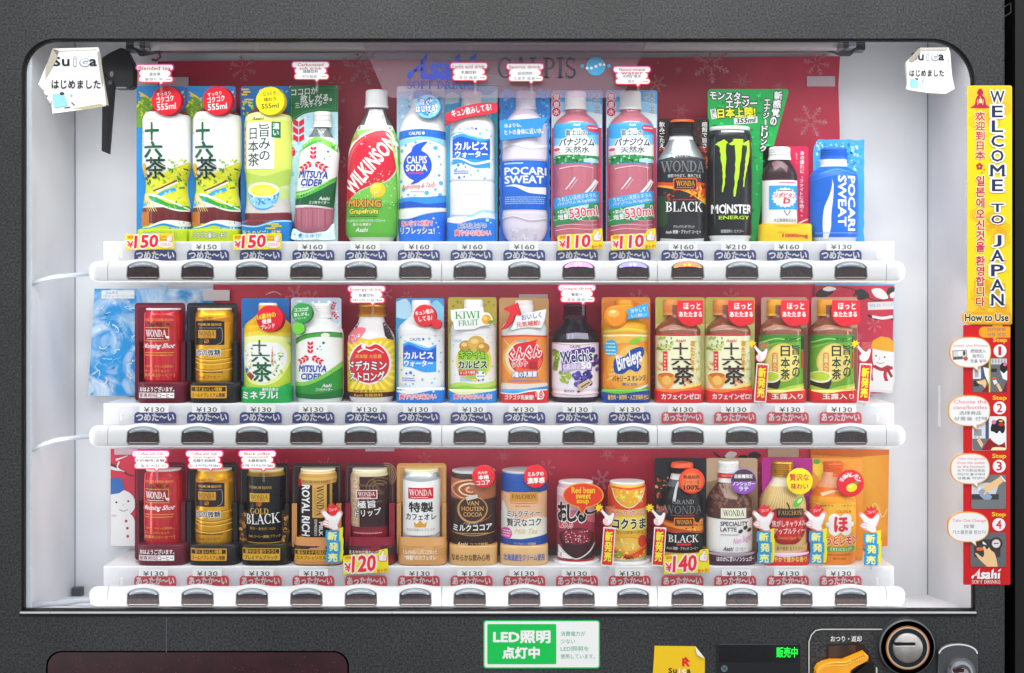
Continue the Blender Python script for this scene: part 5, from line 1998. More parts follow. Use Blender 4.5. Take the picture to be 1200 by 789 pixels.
def r2_red_can():
    d = Drink(1, 0, 'coffee_can', 'red canned coffee with silver lid in a maroon tray, leftmost of the middle row', 'drink', 'red coffee cans')
    k, h = can_tray(d, 187.5, 29.5, 355, '5e1026', '9a3a50')
    a = can(d, 186.5, 22.6, 361.5, 451, [(363, 'd0d0d4'), (448, mat('bd1026', .22, .3, .5, .4)), (999, 'c9c4c4')])
    a.txt('SELECTED COFFEE BEANS', 167, 373.5, 202, 376.5, 'd8883c', .01)
    beans(a, 185, 381, 16, 5, 15, 3)
    wonda(a, 168, 384.5, 196.5, 399, '8e1222', 'f6f0ea', 'b98a3c')
    a.ell(196, 395.5, 2, 1.4, 'f6f0ea')
    a.txt('Morning Shot', 165.5, 402.5, 203, 410, 'f7eee8', .015, sh=.5)
    micro(a, 167, 203, [413.5, 416.5], 'd09040', 1.2, 4)
    a.txt('すばやく、キリッと目覚め。', 167, 428, 202, 431, 'd8983c', .01)
    a.txt('モーニングショット', 168, 433, 198, 436.4, 'd8983c', .01)
    a.txt('朝専用 [コーヒー]', 168, 438, 203, 442, 'd8983c', .015)
    a.line([(168, 366), (167, 400), (168, 444)], 1.6, 'e0505c', True)
    h.txt('おはようございます。', 163, 453.5, 204, 459, 'f8f2f2', .035)
    h.rect(162, 460.4, 183.5, 466.6, 'ecd8dc')
    h.rect(184.5, 460.4, 204, 466.6, 'f7f2f3')
    h.txt('朝専用缶', 163, 461, 183, 466, '6a1428', .02)
    h.txt('コーヒー', 185.5, 461.2, 203, 466, '6a1428', .03)
    return d.end()


def r2_gold_can():
    d = Drink(1, 1, 'coffee_can', 'gold ribbed coffee can with black label in a black tray, middle row', 'drink', 'gold coffee cans')
    k, h = can_tray(d, 248.5, 29.5, 355, '1d1a20', '57525c')
    a = can(d, 247, 22.2, 361.5, 451, [(363, '*e0b040'), (448, '*e8a82c'), (999, 'd9d4cc')], lid='d9cfa8')
    a.band([(226, 372), (247, 374), (269, 372)], [(226, 377), (247, 379), (269, 377)], 'c07c14')
    for y in (408, 418.5, 423, 431):
        a.band([(224, y), (247, y + 2.5), (270, y)], [(224, y + .9), (247, y + 3.4), (270, y + .9)], 'a8680c')
        a.band([(224, y + 1.2), (247, y + 3.7), (270, y + 1.2)], [(224, y + 2.2), (247, y + 4.7), (270, y + 2.2)], 'f0be50')
    a.txt('WORLD FIRST', 232, 371.5, 250, 374, '8a5a10', .01)
    a.poly([(228, 378)] + [(228 + i * 3.4, 377 - 1.6 * math.sin(math.pi * i / 10)) for i in range(11)] + [(262, 378), (262, 404.5), (228, 404.5)], '1f1a1c')
    a.txt('PREMIUM BEANS', 231, 379, 259, 382, 'd09a34', .01)
    a.rect(231, 384, 258, 385, '6a6468')
    wonda(a, 231, 387, 253, 396.5, 'c08a24', '2c1a08', None)
    beans(a, 243, 400, 4, 3, 4, 1.6, ('b86a2c', '9a4c1c', 'd08a40'))
    a.line([(256, 384), (259.5, 386), (259.5, 400), (254, 404)], .8, '8a8288', True)
    a.txt('金の微糖', 229, 409.5, 258, 417, '2a2018', .03, o='f3ece0', ow=.07)
    micro(a, 229, 262, [436.5], '5a3a10', 1.3, 3)
    a.txt('Asahi コーヒー', 231, 440, 258, 443.6, '8a2c1c', .01)
    h.rect(222.5, 452.4, 265.5, 466.8, 'd69c1c', r=.8)
    h.rect(223.5, 453.6, 264.5, 458.8, '2a1c18')
    h.txt('甘くおいしい微糖', 228, 454, 260, 458.4, 'd69c1c', .03)
    h.txt('ゴールドプレミアム微糖', 224, 460.6, 263.5, 465.6, '3a2410', .025)
    return d.end()


RC = r2_red_can()
GC = r2_gold_can()
DZ = SHELF_Z[2] - SHELF_Z[1]
copy_tree(RC, 0, 0, DZ, 'red canned coffee with silver lid in a maroon tray, leftmost of the bottom row')
copy_tree(GC, 0, 0, DZ, 'gold ribbed coffee can with black label in a black tray, bottom row')

SMALL = lambda cx, hw, yc, y0, by: [(y0, 11), (yc, 11.4), (yc + 4, 14), (yc + 9, 20), (yc + 14, hw * .92), (yc + 19, hw), (by - 34, hw), (by - 8, hw), (by - 3, hw * .97), (by, hw * .92)]


def r2_mineral_tea():
    d = Drink(1, 2, 'tea_bottle', 'small tea bottle with white oval label, green foot and red badge')
    by = d.by
    c = d.card(283, 349.5, 339, '1f62a8')
    c.band([(283.5, 384), (300, 388), (338.5, 382)], [(283.5, 420), (310, 420), (338.5, 420)], '3f8ec8')
    a = d.body(309.5, SMALL(0, 28, 366, 358, by), [(396, 'eab41c'), (999, 'b9cc3c')], n=2.4)
    a.band([(281, 391), (309, 388), (338, 391)], [(281, 396), (309, 393), (338, 396)], 'f2cc40')
    a.band([(281, 396), (309, 393), (338, 396)], [(281, 402), (309, 400), (338, 402)], 'e3eaa0')
    a.poly(catmull([(284, 402), (309, 398), (334, 402), (337, 424), (326, 446), (306, 452), (290, 446), (282, 424)], 5, True), 'dfe88a')
    a.poly(catmull([(288, 404), (309, 401), (329, 405), (334, 424), (322, 443), (306, 449), (292, 442), (284, 424)], 5, True), 'f6f6f1')
    a.scat(34, 5, 286, 404, 296, 440, ['7ab03a', 'b8cc4a', 'e6c040', '4a8a3a'], .8, 2, 2)
    a.scat(34, 6, 318, 410, 331, 440, ['7ab03a', '9cc84a', 'e6c85a', '3a9a4a'], .8, 2, 2)
    for (t, x0, y0, x1, y1) in (('十', 296, 399, 312, 412), ('六', 294, 413, 316, 424), ('茶', 296, 425, 318, 447)):
        a.txt(t, x0, y0, x1, y1, '1a5a34', .035)
    a.txt('１６種類の素材', 318, 406, 320.5, 428, 'd8505c', .01, v=True)
    a.poly([(288, 440), (292, 436), (298, 441), (294, 446)], '8a3420')
    a.dots([(288, 434, 2.4)], '3a6ab8', 10)
    h = d.holder(309.5, 30, 454, '1f9a4c', n=3)
    h.poly(catmull([(279, 458), (300, 460), (320, 456), (341, 448)], 5) + [(341, 474), (279, 474)], '1f9a4c')
    h.txt('素材由来の', 307, 454.6, 326, 458.6, 'e8f4e8', .02)
    h.txt('ミネラル!', 283.5, 459, 325, 467.5, 'ffffff', .04, rot=1)
    d.cap(309, 355.5, 371, 11, 'e4e4e8')
    b = d.badge(316, 373.5, 15.6, 'd31a2c', 'a01222')
    b.txt('16素材の', 301.5, 367, 323, 373.5, 'f7d93c', .035, rot=10)
    b.txt('健康', 307, 374, 318, 379.4, 'ffffff', .035, rot=10)
    b.txt('ブレンド', 305.5, 380, 322, 385.4, 'ffffff', .035, rot=10)
    return d.end()


def r2_cider():
    d = Drink(1, 3, 'soda_bottle', 'stout white and green cider bottle can with ribbed cap and two green badges')
    by = d.by
    c = d.card(341, 349, 400, 'aab9cc')
    ice(c, 342, 352, 399, 400, 7, ('cfdcea', '8ea4c0', 'e2eaf4', '9cb4d0'), 120)
    three_arrows(c, 388.6, 364.5, 10.5, 'c2183c', -20)
    a = d.body(371, [(366, 10.8), (373, 11), (376, 14), (382, 22), (387, 26.6), (392, 28), (398, 28.3), (456, 28.3), (464, 28), (468, 27), (by, 26)],
               [(388, 'eeedf0'), (466, 'f3f4f4'), (999, 'c3c8c8')], dr=.78)
    a.band([(343, 400), (356, 393), (371, 391), (386, 390), (400, 392)], [(343, 405), (356, 398), (371, 395), (386, 395), (400, 397)], '3f9e3a')
    a.band([(343, 398), (356, 392), (371, 389.5), (386, 389), (400, 391)], [(343, 399.6), (356, 393.6), (371, 391), (386, 390.4), (400, 392.4)], '2a7a30')
    a.ell(381, 393, 5, 2.6, 'dff0d0')
    a.dots([(379, 402, 1.7), (375, 406, .9), (372, 409, 1.1), (376.5, 410, .7)], '2f8a3c')
    three_arrows(a, 363.5, 417, 15.5, 'd4163c')
    a.txt('MITSUYA', 349.5, 428.5, 382.5, 436, '2446a4', .045, sh=.12)
    a.txt('CIDER', 352, 438, 377, 445, '2446a4', .045, sh=.12)
    a.band([(342, 450), (360, 449), (380, 440), (400, 426)], [(342, 467), (371, 468), (400, 467)], '2c8a38')
    a.band([(342, 448), (360, 447), (380, 438), (400, 423)], [(342, 453), (360, 451.5), (380, 443), (400, 430)], '7cc050')
    a.band([(342, 460), (371, 462), (400, 456)], [(342, 467), (371, 468), (400, 467)], '1f6a34')
    small_asahi(a, 378, 450, 388, 454, 'ffffff')
    a.txt('三ツ矢サイダー', 370, 455, 389, 458.6, 'eef6ee', .02, sh=.15)
    d.cap(373, 356, 373, 11.2, 'efeff2', 11.6, 4)
    b = d.badge(353.6, 367, 12, '2c9440', '1c6a2c', shear=(1.5, .5))
    b.txt('ココロが', 345, 360.5, 361.5, 365, 'f4faf4', .03, rot=5)
    b.txt('欲しがる。', 344.5, 366.4, 362, 370.6, 'f4faf4', .03, rot=5)
    b.txt('三ツ矢サイダー', 345, 372, 360, 374.4, 'cfe8d2', .01, rot=5)
    b = d.badge(349.6, 385.2, 7.2, '6cc63c', '4a9a28', shear=(1, .4))
    return d.end()


def r2_energy():
    d = Drink(1, 4, 'energy_drink_bottle', 'clear glass energy drink bottle with gold cap and red and yellow label')
    by = d.by
    a = d.body(432.5, [(368, 14.6), (373, 14.8), (378, 16), (384, 20), (391, 25), (397, 27.4), (404, 28), (456, 28), (464, 27.6), (468, 26), (by, 24)],
               [(400, 'dcd6d8'), (456, 'f0b81c'), (460, 'e8a020'), (466, '4a1f20'), (999, 'cfc9c8')], n=2.2)
    for s in (-1, 1):
        q = [(432.5 + s * x, y) for x, y in ((14, 379), (18, 378), (27, 398), (26, 404), (18, 394))]
        a.poly(q, '2a1f24')
        for i in range(5):
            a.lines([(432.5 + s * (14 + i * 2.4), 381 + i * 4, 432.5 + s * (18 + i * 2.4), 380 + i * 4)], .7, '7a5a60')
    a.band([(404, 400), (418, 396), (432, 398), (446, 396), (461, 400)], [(404, 460), (432, 460), (461, 460)], 'f3bc1e')
    rays = []
    for i in range(26):
        b0 = 2 * math.pi * i / 26
        rays.append([(432, 428), (432 + 36 * math.cos(b0), 428 + 36 * math.sin(b0)), (432 + 36 * math.cos(b0 + .11), 428 + 36 * math.sin(b0 + .11))])
    rays = [[(x, min(max(y, 400), 457)) for x, y in q] for q in rays]
    a.polys(rays, 'f8dc5a')
    a.poly(catmull([(406, 398), (412, 388), (420, 384), (428, 386), (422, 396), (412, 404)], 4, True), 'e8707c')
    a.txt('すごいぞ', 406, 392, 422, 399, 'fff', .03, o='d03048', ow=.06, rot=8)
    a.poly(catmull([(413, 410), (424, 402), (432, 405), (441, 402), (452, 410), (457, 425), (452, 442), (432, 451), (412, 442), (407, 425)], 5, True), 'f7f3ee')
    a.poly(catmull([(414.5, 411), (424, 403.6), (432, 406.6), (441, 403.6), (450.5, 411), (455, 425), (450.5, 441), (432, 449), (413.5, 441), (409, 425)], 5, True), 'cf1f30')
    a.ell(426, 406, 2.6, 2.6, 'f4ece4')
    a.line([(419, 413), (427, 409), (435, 411), (441, 409), (449, 414)], 2, 'f6efe8', True, .6)
    a.txt('超炭酸 大容量', 416, 415.5, 447, 420, 'e8a04c', .02)
    a.txt('ドデカミン', 408.5, 423, 452, 434, 'fbfaf8', .04, o='5a1218', ow=.07, rot=1)
    a.txt('ストロング', 409, 436, 450, 446.5, 'fbfaf8', .04, o='5a1218', ow=.07, rot=1)
    a.txt('みなぎるパワー', 413, 456.4, 450, 459.6, '4a2a10', .01)
    a.txt('Asahi 炭酸飲料', 414, 461.4, 448, 465.2, 'e0a43c', .02)
    d.cap(433, 357, 371.5, 16.4, '*c8862c', 16.8, 5)
    return d.end()


def lactic_small(d, cx, bandc):
    by = d.by
    a = d.body(cx, SMALL(0, 27.4, 368, 358, by), [(393, 'edeaee'), (999, 'f2f2f4')], n=2.5)
    a.line([(cx - 26, 394), (cx, 391.5), (cx + 26, 394)], .7, 'd4d2da', True)
    return a


def r2_lactic():
    d = Drink(1, 5, 'drink_bottle', 'small white lactic drink bottle on a sky card with red double-dot badge')
    c = d.card(464, 349.5, 520.5, '2f8fc4')
    c.band([(464.5, 354), (476, 350.4), (484, 362)], [(464.5, 372), (476, 374), (484, 368)], 'a9cfe4')
    c.band([(505, 356), (512, 352), (520, 360)], [(505, 372), (512, 380), (520, 384)], '86bfdc')
    c.band([(464.5, 385), (490, 386), (520, 384)], [(464.5, 460), (490, 460), (520, 460)], '55b4dc')
    a = lactic_small(d, 492, '')
    a.txt('CALPIS', 480, 396, 493, 399.6, '4a62b4', .02)
    a.ell(496, 397.6, 1.4, 1.4, '3a5ac0')
    a.dots([(469, 396, 1.2), (474, 400, 1), (503, 397, 1.4), (510, 394, 1), (507, 403, 1.4), (514, 400, 1), (516, 414, 1.2), (468, 420, 1), (470, 434, 1.3), (495, 445, 1.6), (509, 444, 1), (514, 436, 1.2), (516, 425, .9), (506, 449, 1.2)], '66bfe6', 12)
    a.band([(472, 404), (480, 401), (492, 406), (502, 408), (511, 404)], [(472, 430), (482, 431), (496, 436), (511, 436)], '2f96e2')
    a.band([(472, 407), (480, 404), (492, 409), (502, 411), (511, 407)], [(472, 420), (482, 422), (496, 423), (511, 424)], '1254c4')
    a.line([(471, 404), (478, 400.5), (490, 404), (500, 407)], 1.1, '9ad4e0', True, 1.5)
    a.txt('カルピス', 473.5, 412.5, 507.5, 420.5, 'ffffff', .05)
    a.txt('ウォーター', 473.5, 422.5, 507, 429.5, 'ffffff', .05)
    a.dots([(476, 438, 1.4), (481, 437, 2), (485, 440, 1), (475, 451, 1.3), (480, 453, 1.1), (484, 450, .9)], '2f7fd4', 10)
    micro(a, 471, 487, [443.5, 446], '6a74c8', 1.1, 4)
    a.band([(464, 447), (478, 452), (494, 456), (508, 454), (520, 450)], [(464, 449), (478, 454), (494, 458), (508, 456), (520, 452)], 'd2dce8')
    h = d.holder(492, 28.6, 455, '1f74d0', n=4)
    h.band([(463, 459.5), (480, 462), (496, 459.6), (508, 457.5), (521, 458)], [(463, 454.4), (480, 454.4), (508, 454.4), (521, 454.4)], 'f0f5fa')
    h.txt('爽やかな味わい', 468, 461.6, 511, 468.2, 'e23850', .035, o='ffffff', ow=.07)
    h.dots([(508, 458.6, 1.6)], 'a6dcf4', 10)
    d.cap(491.5, 352, 370, 11.4, 'e9e7ee', 12)
    b = d.badge(497.5, 370, 13, 'd4202c', 'a01420', shear=(1.6, .5))
    b.txt('キュン飲み', 486.5, 363, 508, 368.6, 'ffffff', .03, rot=9)
    b.txt('してる?', 490.5, 370.6, 506.5, 376, 'ffffff', .03, rot=7)
    d.badge(511.5, 380, 5.8, 'd4202c', 'a01420', shear=(1, .4))
    return d.end()


def r2_kiwi():
    d = Drink(1, 6, 'drink_bottle', 'kiwi drink bottle with a white fruit sign on a spotted olive card')
    c = d.card(525, 348.5, 582, 'a8983a')
    R = random.Random(4)
    c.dots([(R.uniform(528, 579), R.uniform(351, 386), R.uniform(1, 1.8)) for i in range(26)], '8a7420', 10)
    c.band([(525.5, 390), (553, 392), (581.5, 390)], [(525.5, 466), (553, 466), (581.5, 466)], 'cdc23c')
    a = lactic_small(d, 553.5, '')
    a.txt('CALPIS', 531, 398, 541, 401, '8ac0e4', .02)
    a.dots([(531, 405, .8), (576, 402, 1), (530, 424, 1), (577, 430, 1), (574, 444, .9), (533, 440, .8), (571, 396, .8)], 'c0d868', 8)
    a.ell(555, 424, 21, 23, 'e9c95c')
    a.ell(555, 424, 18.5, 20.5, '9cc43c')
    a.scat(30, 3, 538, 408, 572, 440, ['8ab42c', 'b8d45c', '7aa428'], 1.2, 3, 1.8)
    for x, y, r, cc in ((546, 406, 8, 'b98a34'), (558, 402, 10, 'cda04a'), (566, 408, 7.5, 'b9862c')):
        a.ell(x, y, r, r * .85, cc)
        a.ell(x - 2, y - 2, r * .45, r * .3, 'dfbe74')
    a.txt('キウイ&', 538, 411, 568, 420, '8cc42a', .06, o='2c2a10', ow=.07)
    a.txt('カルピス', 537, 423, 570.5, 431.6, '1f1c18', .06, o='f6f4e8', ow=.06)
    a.rect(537.5, 434, 558.5, 439.6, 'd42848', 4, r=.5)
    a.txt('すっきり果実', 539, 435, 557, 438.6, 'ffffff', .02, rot=4)
    micro(a, 539, 554, [442.6, 445.4], '6ab4dc', 1.2, 4)
    a.dots([(563, 440, 5.4)], 'eaf2fa', 16)
    a.dots([(560, 437, 1.2), (566, 437.4, 1.3), (561, 446, 1), (566, 445, 1.2)], '2f6ac8', 8)
    micro(a, 559, 568, [441], '5a68b8', 1.2, 2)
    a.band([(526, 452), (540, 448), (560, 450), (582, 446)], [(526, 462), (553, 462), (582, 462)], 'b5d45c')
    a.band([(526, 456), (545, 452), (565, 455), (582, 452)], [(526, 463), (553, 463), (582, 463)], '8cc43c')
    h = d.holder(553.5, 28.6, 457, '2582d4', n=4)
    h.band([(524, 457.5), (540, 462.5), (560, 461), (583, 457.6)], [(524, 456.4), (540, 456.4), (560, 456.4), (583, 456.4)], 'd8e8b0')
    h.txt('爽やかなおいしさ!', 532, 462, 576, 468, 'e23850', .035, o='ffffff', ow=.07)
    d.cap(554, 351.5, 370, 11.4, 'e6e4e8', 12)
    b = d.badge(0, 0, 0, 'f3f4f0', 'c9cac4', pts=[(528, 363.5), (548, 361.5), (566, 360), (566.5, 366), (573, 367), (577.5, 374), (574, 381), (564, 382.6), (556, 386.4), (532, 387), (531, 378), (528.5, 375)], name='fruit_sign', shear=(.8, .8), t=4)
    b.srf('KIWI', 533, 365, 562.5, 373.4, '2f9a3c', 2)
    b.srf('FRUIT', 537, 375, 561, 381.6, '2f9a3c', 4)
    b.ell(570, 374.5, 5.4, 5.8, 'e09a24')
    b.ell(568.6, 373, 2.6, 2.6, 'f0c050')
    b.ell(574.5, 377.5, 3, 2, '5a9a2c', 25)
    return d.end()


def r2_gungun():
    d = Drink(1, 7, 'drink_bottle', 'orange and white yoghurt drink bottle with a large red upward arrow')
    c = d.card(585, 349, 643, 'b58a5a')
    c.band([(585.5, 380), (612, 384), (642.5, 384)], [(585.5, 466), (612, 466), (642.5, 466)], 'd9822c')
    a = lactic_small(d, 614.5, '')
    a.band([(587, 394), (614, 393), (643, 394)], [(587, 449), (614, 450), (643, 449)], 'ee8a3c')
    a.band([(587, 394), (614, 392.6), (643, 394)], [(587, 396), (614, 394.6), (643, 396)], 'd4412c')
    a.ell(613, 421, 24, 23, 'f5b060')
    a.ell(612, 420, 20, 19, 'f8d8b0')
    for i in range(9):
        a.line([(590 + i, 398 + i * 1.2), (596 + i * 1.6, 404 + i * 2)], .8, 'f7c48a')
    a.txt('CALPIS', 605, 398, 617, 400.6, '4a9ad4', .03)
    a.poly(catmull([(600, 408), (606, 403), (622, 400), (630, 398), (628, 403), (636, 414), (634, 430), (622, 438), (606, 436), (598, 428), (596, 416)], 4, True), 'cf2030')
    a.poly(catmull([(604, 424), (612, 432), (626, 430), (633, 420), (634, 428), (622, 438), (606, 436)], 4, True), 'e0603c')
    a.txt('ぐんぐん', 596, 407, 634, 420, 'd0202c', .06, o='fdf4ec', ow=.09, rot=7, sh=.1)
    a.txt('グルト', 600, 421.5, 618, 429.5, 'd0202c', .05, o='fdf4ec', ow=.08, rot=5)
    a.rect(620, 424, 630, 433, 'a81424')
    a.rect(604, 436.6, 630, 442.4, '2a58b4', 2, r=1)
    a.txt('3種の乳酸菌', 600, 435.6, 629, 442, 'f4f6fa', .05, o='1f4aa0', ow=.05, rot=2)
    micro(a, 596, 634, [446], '4a7ac4', 1.1, 9)
    a.rect(587, 450.5, 643, 463, 'e3d3c8')
    a.band([(587, 451), (600, 453), (618, 456), (643, 450)], [(587, 464), (614, 464), (643, 464)], 'e8dcd4')
    a.band([(586, 459), (604, 459), (622, 455), (643, 453)], [(586, 464), (604, 464), (622, 464), (643, 464)], '3a9ad8')
    h = d.holder(614.5, 28.4, 457, 'd4202c', n=4)
    h.band([(585, 460), (604, 461), (622, 457.6), (644, 456.8)], [(585, 456.4), (604, 456.4), (622, 456.4), (644, 456.4)], '3a9ad8')
    h.band([(585, 461.5), (604, 462.4), (622, 459), (644, 457.4)], [(585, 460), (604, 461), (622, 457.6), (644, 456.8)], 'f3f4f4')
    h.txt('ゴクゴク乳酸菌!', 591.5, 463, 625.5, 468.4, 'ffffff', .035)
    h.poly([(628, 459), (632, 456.6), (633.4, 460), (636, 458.6), (638, 463), (636, 468), (630, 468.6), (627.4, 464)], 'f3ece8')
    h.txt('18', 628.6, 459.6, 636, 467, 'd4404c', .03)
    d.cap(614, 352, 370, 11, 'e2d6d0', 11.6)
    b = d.badge(0, 0, 0, 'd4202c', 'a01420', pts=[(586.5, 387), (592, 380), (596.5, 371), (597.5, 366), (590, 362), (606, 355), (610.5, 370), (604, 368.4), (601, 377), (594.5, 384)], name='arrow', t=4, shear=(1.2, .4))
    b = d.badge(0, 0, 0, 'f3f4f4', 'c6c8cc', pts=[(604.5, 371), (622, 366.5), (640, 362.5), (638.5, 374), (635, 384.6), (618, 384), (598, 387), (602, 379)], name='slogan_sign', t=3, shear=(.6, .6), D=74)
    b.txt('おいしく', 611, 367.5, 634.5, 374, '2c4fa4', .03, rot=9)
    b.txt('元気補給!', 605, 376.4, 633, 382.6, 'd8303c', .03, rot=6)
    return d.end()


def r2_grape():
    d = Drink(1, 8, 'juice_bottle', 'dark purple grape juice bottle with lilac label and printed grapes')
    by = d.by
    a = d.body(675, [(366, 12), (374, 12.4), (379, 15), (386, 21), (393, 26), (399, 27.8), (404, 28), (456, 28), (459, 27.2), (462, 28), (467, 26.8), (by, 25)],
               [(402, '1d1420'), (461, 'e6dcec'), (466, 'e4d8e4'), (999, '2c1a2c')], n=2.3)
    a.poly([(664, 391), (676, 390), (689, 391), (690, 398), (676, 397), (664, 398)], '8c8a98')
    a.lines([(667, 391.5, 666, 397.5), (671, 391, 671, 397)], .8, 'b9b7c4')
    a.band([(647, 402), (675, 404), (703, 402)], [(647, 403.2), (675, 405.2), (703, 403.2)], 'c4a46a')
    a.band([(647, 403), (675, 405), (703, 403)], [(647, 412), (675, 412), (703, 412)], 'dccce8')
    a.txt('CALPIS', 668, 405, 680, 408, '3a3a4a', .03)
    R = random.Random(8)
    g = lambda x0, y0, x1, y1, n, cols: [a.dots([(R.uniform(x0, x1), R.uniform(y0, y1), R.uniform(2.2, 3.2))], R.choice(cols), 12) for i in range(n)]
    g(650, 409, 656, 434, 14, ('8aa03c', 'a9bc54', '6f8a2c'))
    g(656, 436, 668, 448, 16, ('9cb048', 'b9cc60', '7c9634'))
    a.dots([(657, 443, 1), (662, 440, 1), (665, 446, 1), (653, 420, .9)], 'dfe89c', 8)
    g(690, 408, 701, 434, 16, ('4a2f7a', '6a4a9c', '38246a'))
    g(671, 437, 692, 453, 30, ('3f3488', '5a4aa8', '2c2468', '6a5cb8'))
    a.dots([(674, 440, .9), (680, 443, 1), (686, 439, .9), (683, 449, .9)], 'aaa4e0', 8)
    a.poly([(657, 413), (692, 406), (694, 432), (676, 430), (659, 436)], '5a2f86')
    a.poly([(658, 428), (676, 424), (693, 426), (693, 434), (676, 432), (659, 438)], 'b8a4d0')
    a.txt("Welch's", 657, 411.5, 694, 424, '33276e', .045, o='f8f6fa', ow=.07, rot=4)
    a.srf('GRAPE', 660, 426.6, 680, 432.6, 'f6f2fa', 3)
    a.txt('50', 681.5, 424.6, 692.5, 432, 'f6f2fa', .06, rot=2)
    a.poly([(676, 452), (690, 444), (694, 449), (680, 459)], 'c9b090')
    micro(a, 680, 692, [451], '5a4030', 2, 4, rot=30)
    a.txt('果汁50%', 661, 457, 673, 460, '7a4a8c', .02)
    a.ell(678, 459, 2, 1.2, '8a3a4c')
    a.band([(647, 461), (675, 463), (703, 461)], [(647, 461.8), (675, 463.8), (703, 461.8)], 'c4a46a')
    d.cap(674.5, 357, 375, 13.6, '3c1626', 14.4, 5)
    return d.end()


def r2_orange():
    d = Drink(1, 9, 'juice_bottle', 'orange juice bottle with a glossy orange ball badge and navy name patch')
    by = d.by
    c = d.card(705, 348.5, 762, 'd9822c')
    c.band([(705.5, 356), (733, 352), (761.5, 360)], [(705.5, 392), (733, 392), (761.5, 392)], 'c8762c')
    a = d.body(734, SMALL(0, 27, 366, 358, by), [(394, 'e8a41c'), (999, 'ea8a24')], n=2.5)
    a.band([(707, 388), (734, 384), (761, 388)], [(707, 391), (734, 388), (761, 391)], 'f4c850')
    a.band([(707, 393), (734, 392), (761, 393)], [(707, 395), (734, 394), (761, 395)], 'f7e8c8')
    a.band([(707, 395), (734, 394), (761, 395)], [(707, 404), (734, 402), (761, 400)], 'f2b04c')
    a.ell(738, 432, 26, 30, 'f09a34')
    a.ell(742, 428, 20, 24, 'f4b45c')
    for i in range(6):
        a.line([(712 + i * 2, 446 - i * 6), (722 + i * 3, 440 - i * 4), (734, 434 - i * 5)], 1.4, 'f7cc8c', True, .5)
    a.ell(744, 400, 7, 3.4, '86b82c', 15)
    a.ell(752, 397, 5, 2.4, 'a9cc44', -20)
    a.ell(716.5, 408, 7.6, 9.6, '3aa4d0')
    micro(a, 711, 722, [403, 407, 411, 415], 'd4ecf4', 1.4, 6)
    a.poly(catmull([(719, 427), (722, 419), (732, 418), (738, 411), (748, 407), (754, 408), (755, 416), (748, 424), (752, 430), (746, 436), (738, 433), (730, 438), (721, 437)], 5, True), '1c4496')
    a.txt('Bireleys', 722.5, 412.5, 753, 434, 'f7f7f4', .04, rot=22, sh=.2)
    a.txt('バャリース オレンジ', 718, 440, 757, 447, '3c3420', .03, rot=1)
    a.txt('果汁20%', 729, 448.6, 747, 452, '2c62a8', .02)
    a.band([(706, 458), (722, 459), (742, 456), (762, 450)], [(706, 462), (730, 464), (762, 456)], 'f6f6f2')
    a.band([(706, 459), (724, 461), (742, 458.6), (762, 453)], [(706, 466), (730, 466), (762, 462)], '6ab83c')
    h = d.holder(734, 28.6, 457, '1f3f90', n=4)
    h.band([(704, 459), (724, 461.6), (744, 459.6), (764, 457)], [(704, 456.4), (724, 456.4), (744, 456.4), (764, 456.4)], '6ab83c')
    h.txt('着色料・保存料・人工甘味料ゼロ', 712.5, 462.6, 760, 468.6, 'e6b83c', .03)
    d.cap(733.5, 351.5, 368, 11, 'e0962c')
    b = d.badge(721.5, 371.5, 13.4, 'e8891c', 'c86e10', shear=(1.2, .5), bev=2.6, t=7)
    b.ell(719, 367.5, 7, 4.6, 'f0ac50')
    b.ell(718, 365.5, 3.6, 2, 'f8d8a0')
    b = d.badge(0, 0, 0, '36a0da', '2478b0', pts=[(733.5, 363), (750, 358), (758.5, 354.5), (760.6, 372.5), (748, 373), (734, 374.6), (737, 368)], name='slogan_sign', t=3, shear=(.5, .5))
    b.txt('冷やして', 739, 361, 756.5, 366, 'f4fafc', .02, rot=10)
    b.txt('もっと美味しい', 739.5, 367.4, 758, 371.6, 'f4fafc', .01, rot=6)
    return d.end()


def hot_badge(d, cx, flat):
    """red warm-drink flag hanging over the bottle's neck"""
    pts = [(cx - 15, 352), (flat, 352), (flat, 377), (flat - 3, 380.5)] + [(cx + 16 * math.cos(math.radians(t)), 366 + 17 * math.sin(math.radians(t))) for t in range(60, 190, 12)]
    b = d.badge(0, 0, 0, 'd8202c', 'a31420', pts=pts, t=4, shear=(.6, .4), name='warm_badge')
    b.txt('ほっと', cx - 8, 355, cx + 12, 362.6, 'fbeff0', .03)
    b.txt('あたたまる', cx - 13.4, 365.4, cx + 13.6, 371.4, 'fbeff0', .045)
    return b


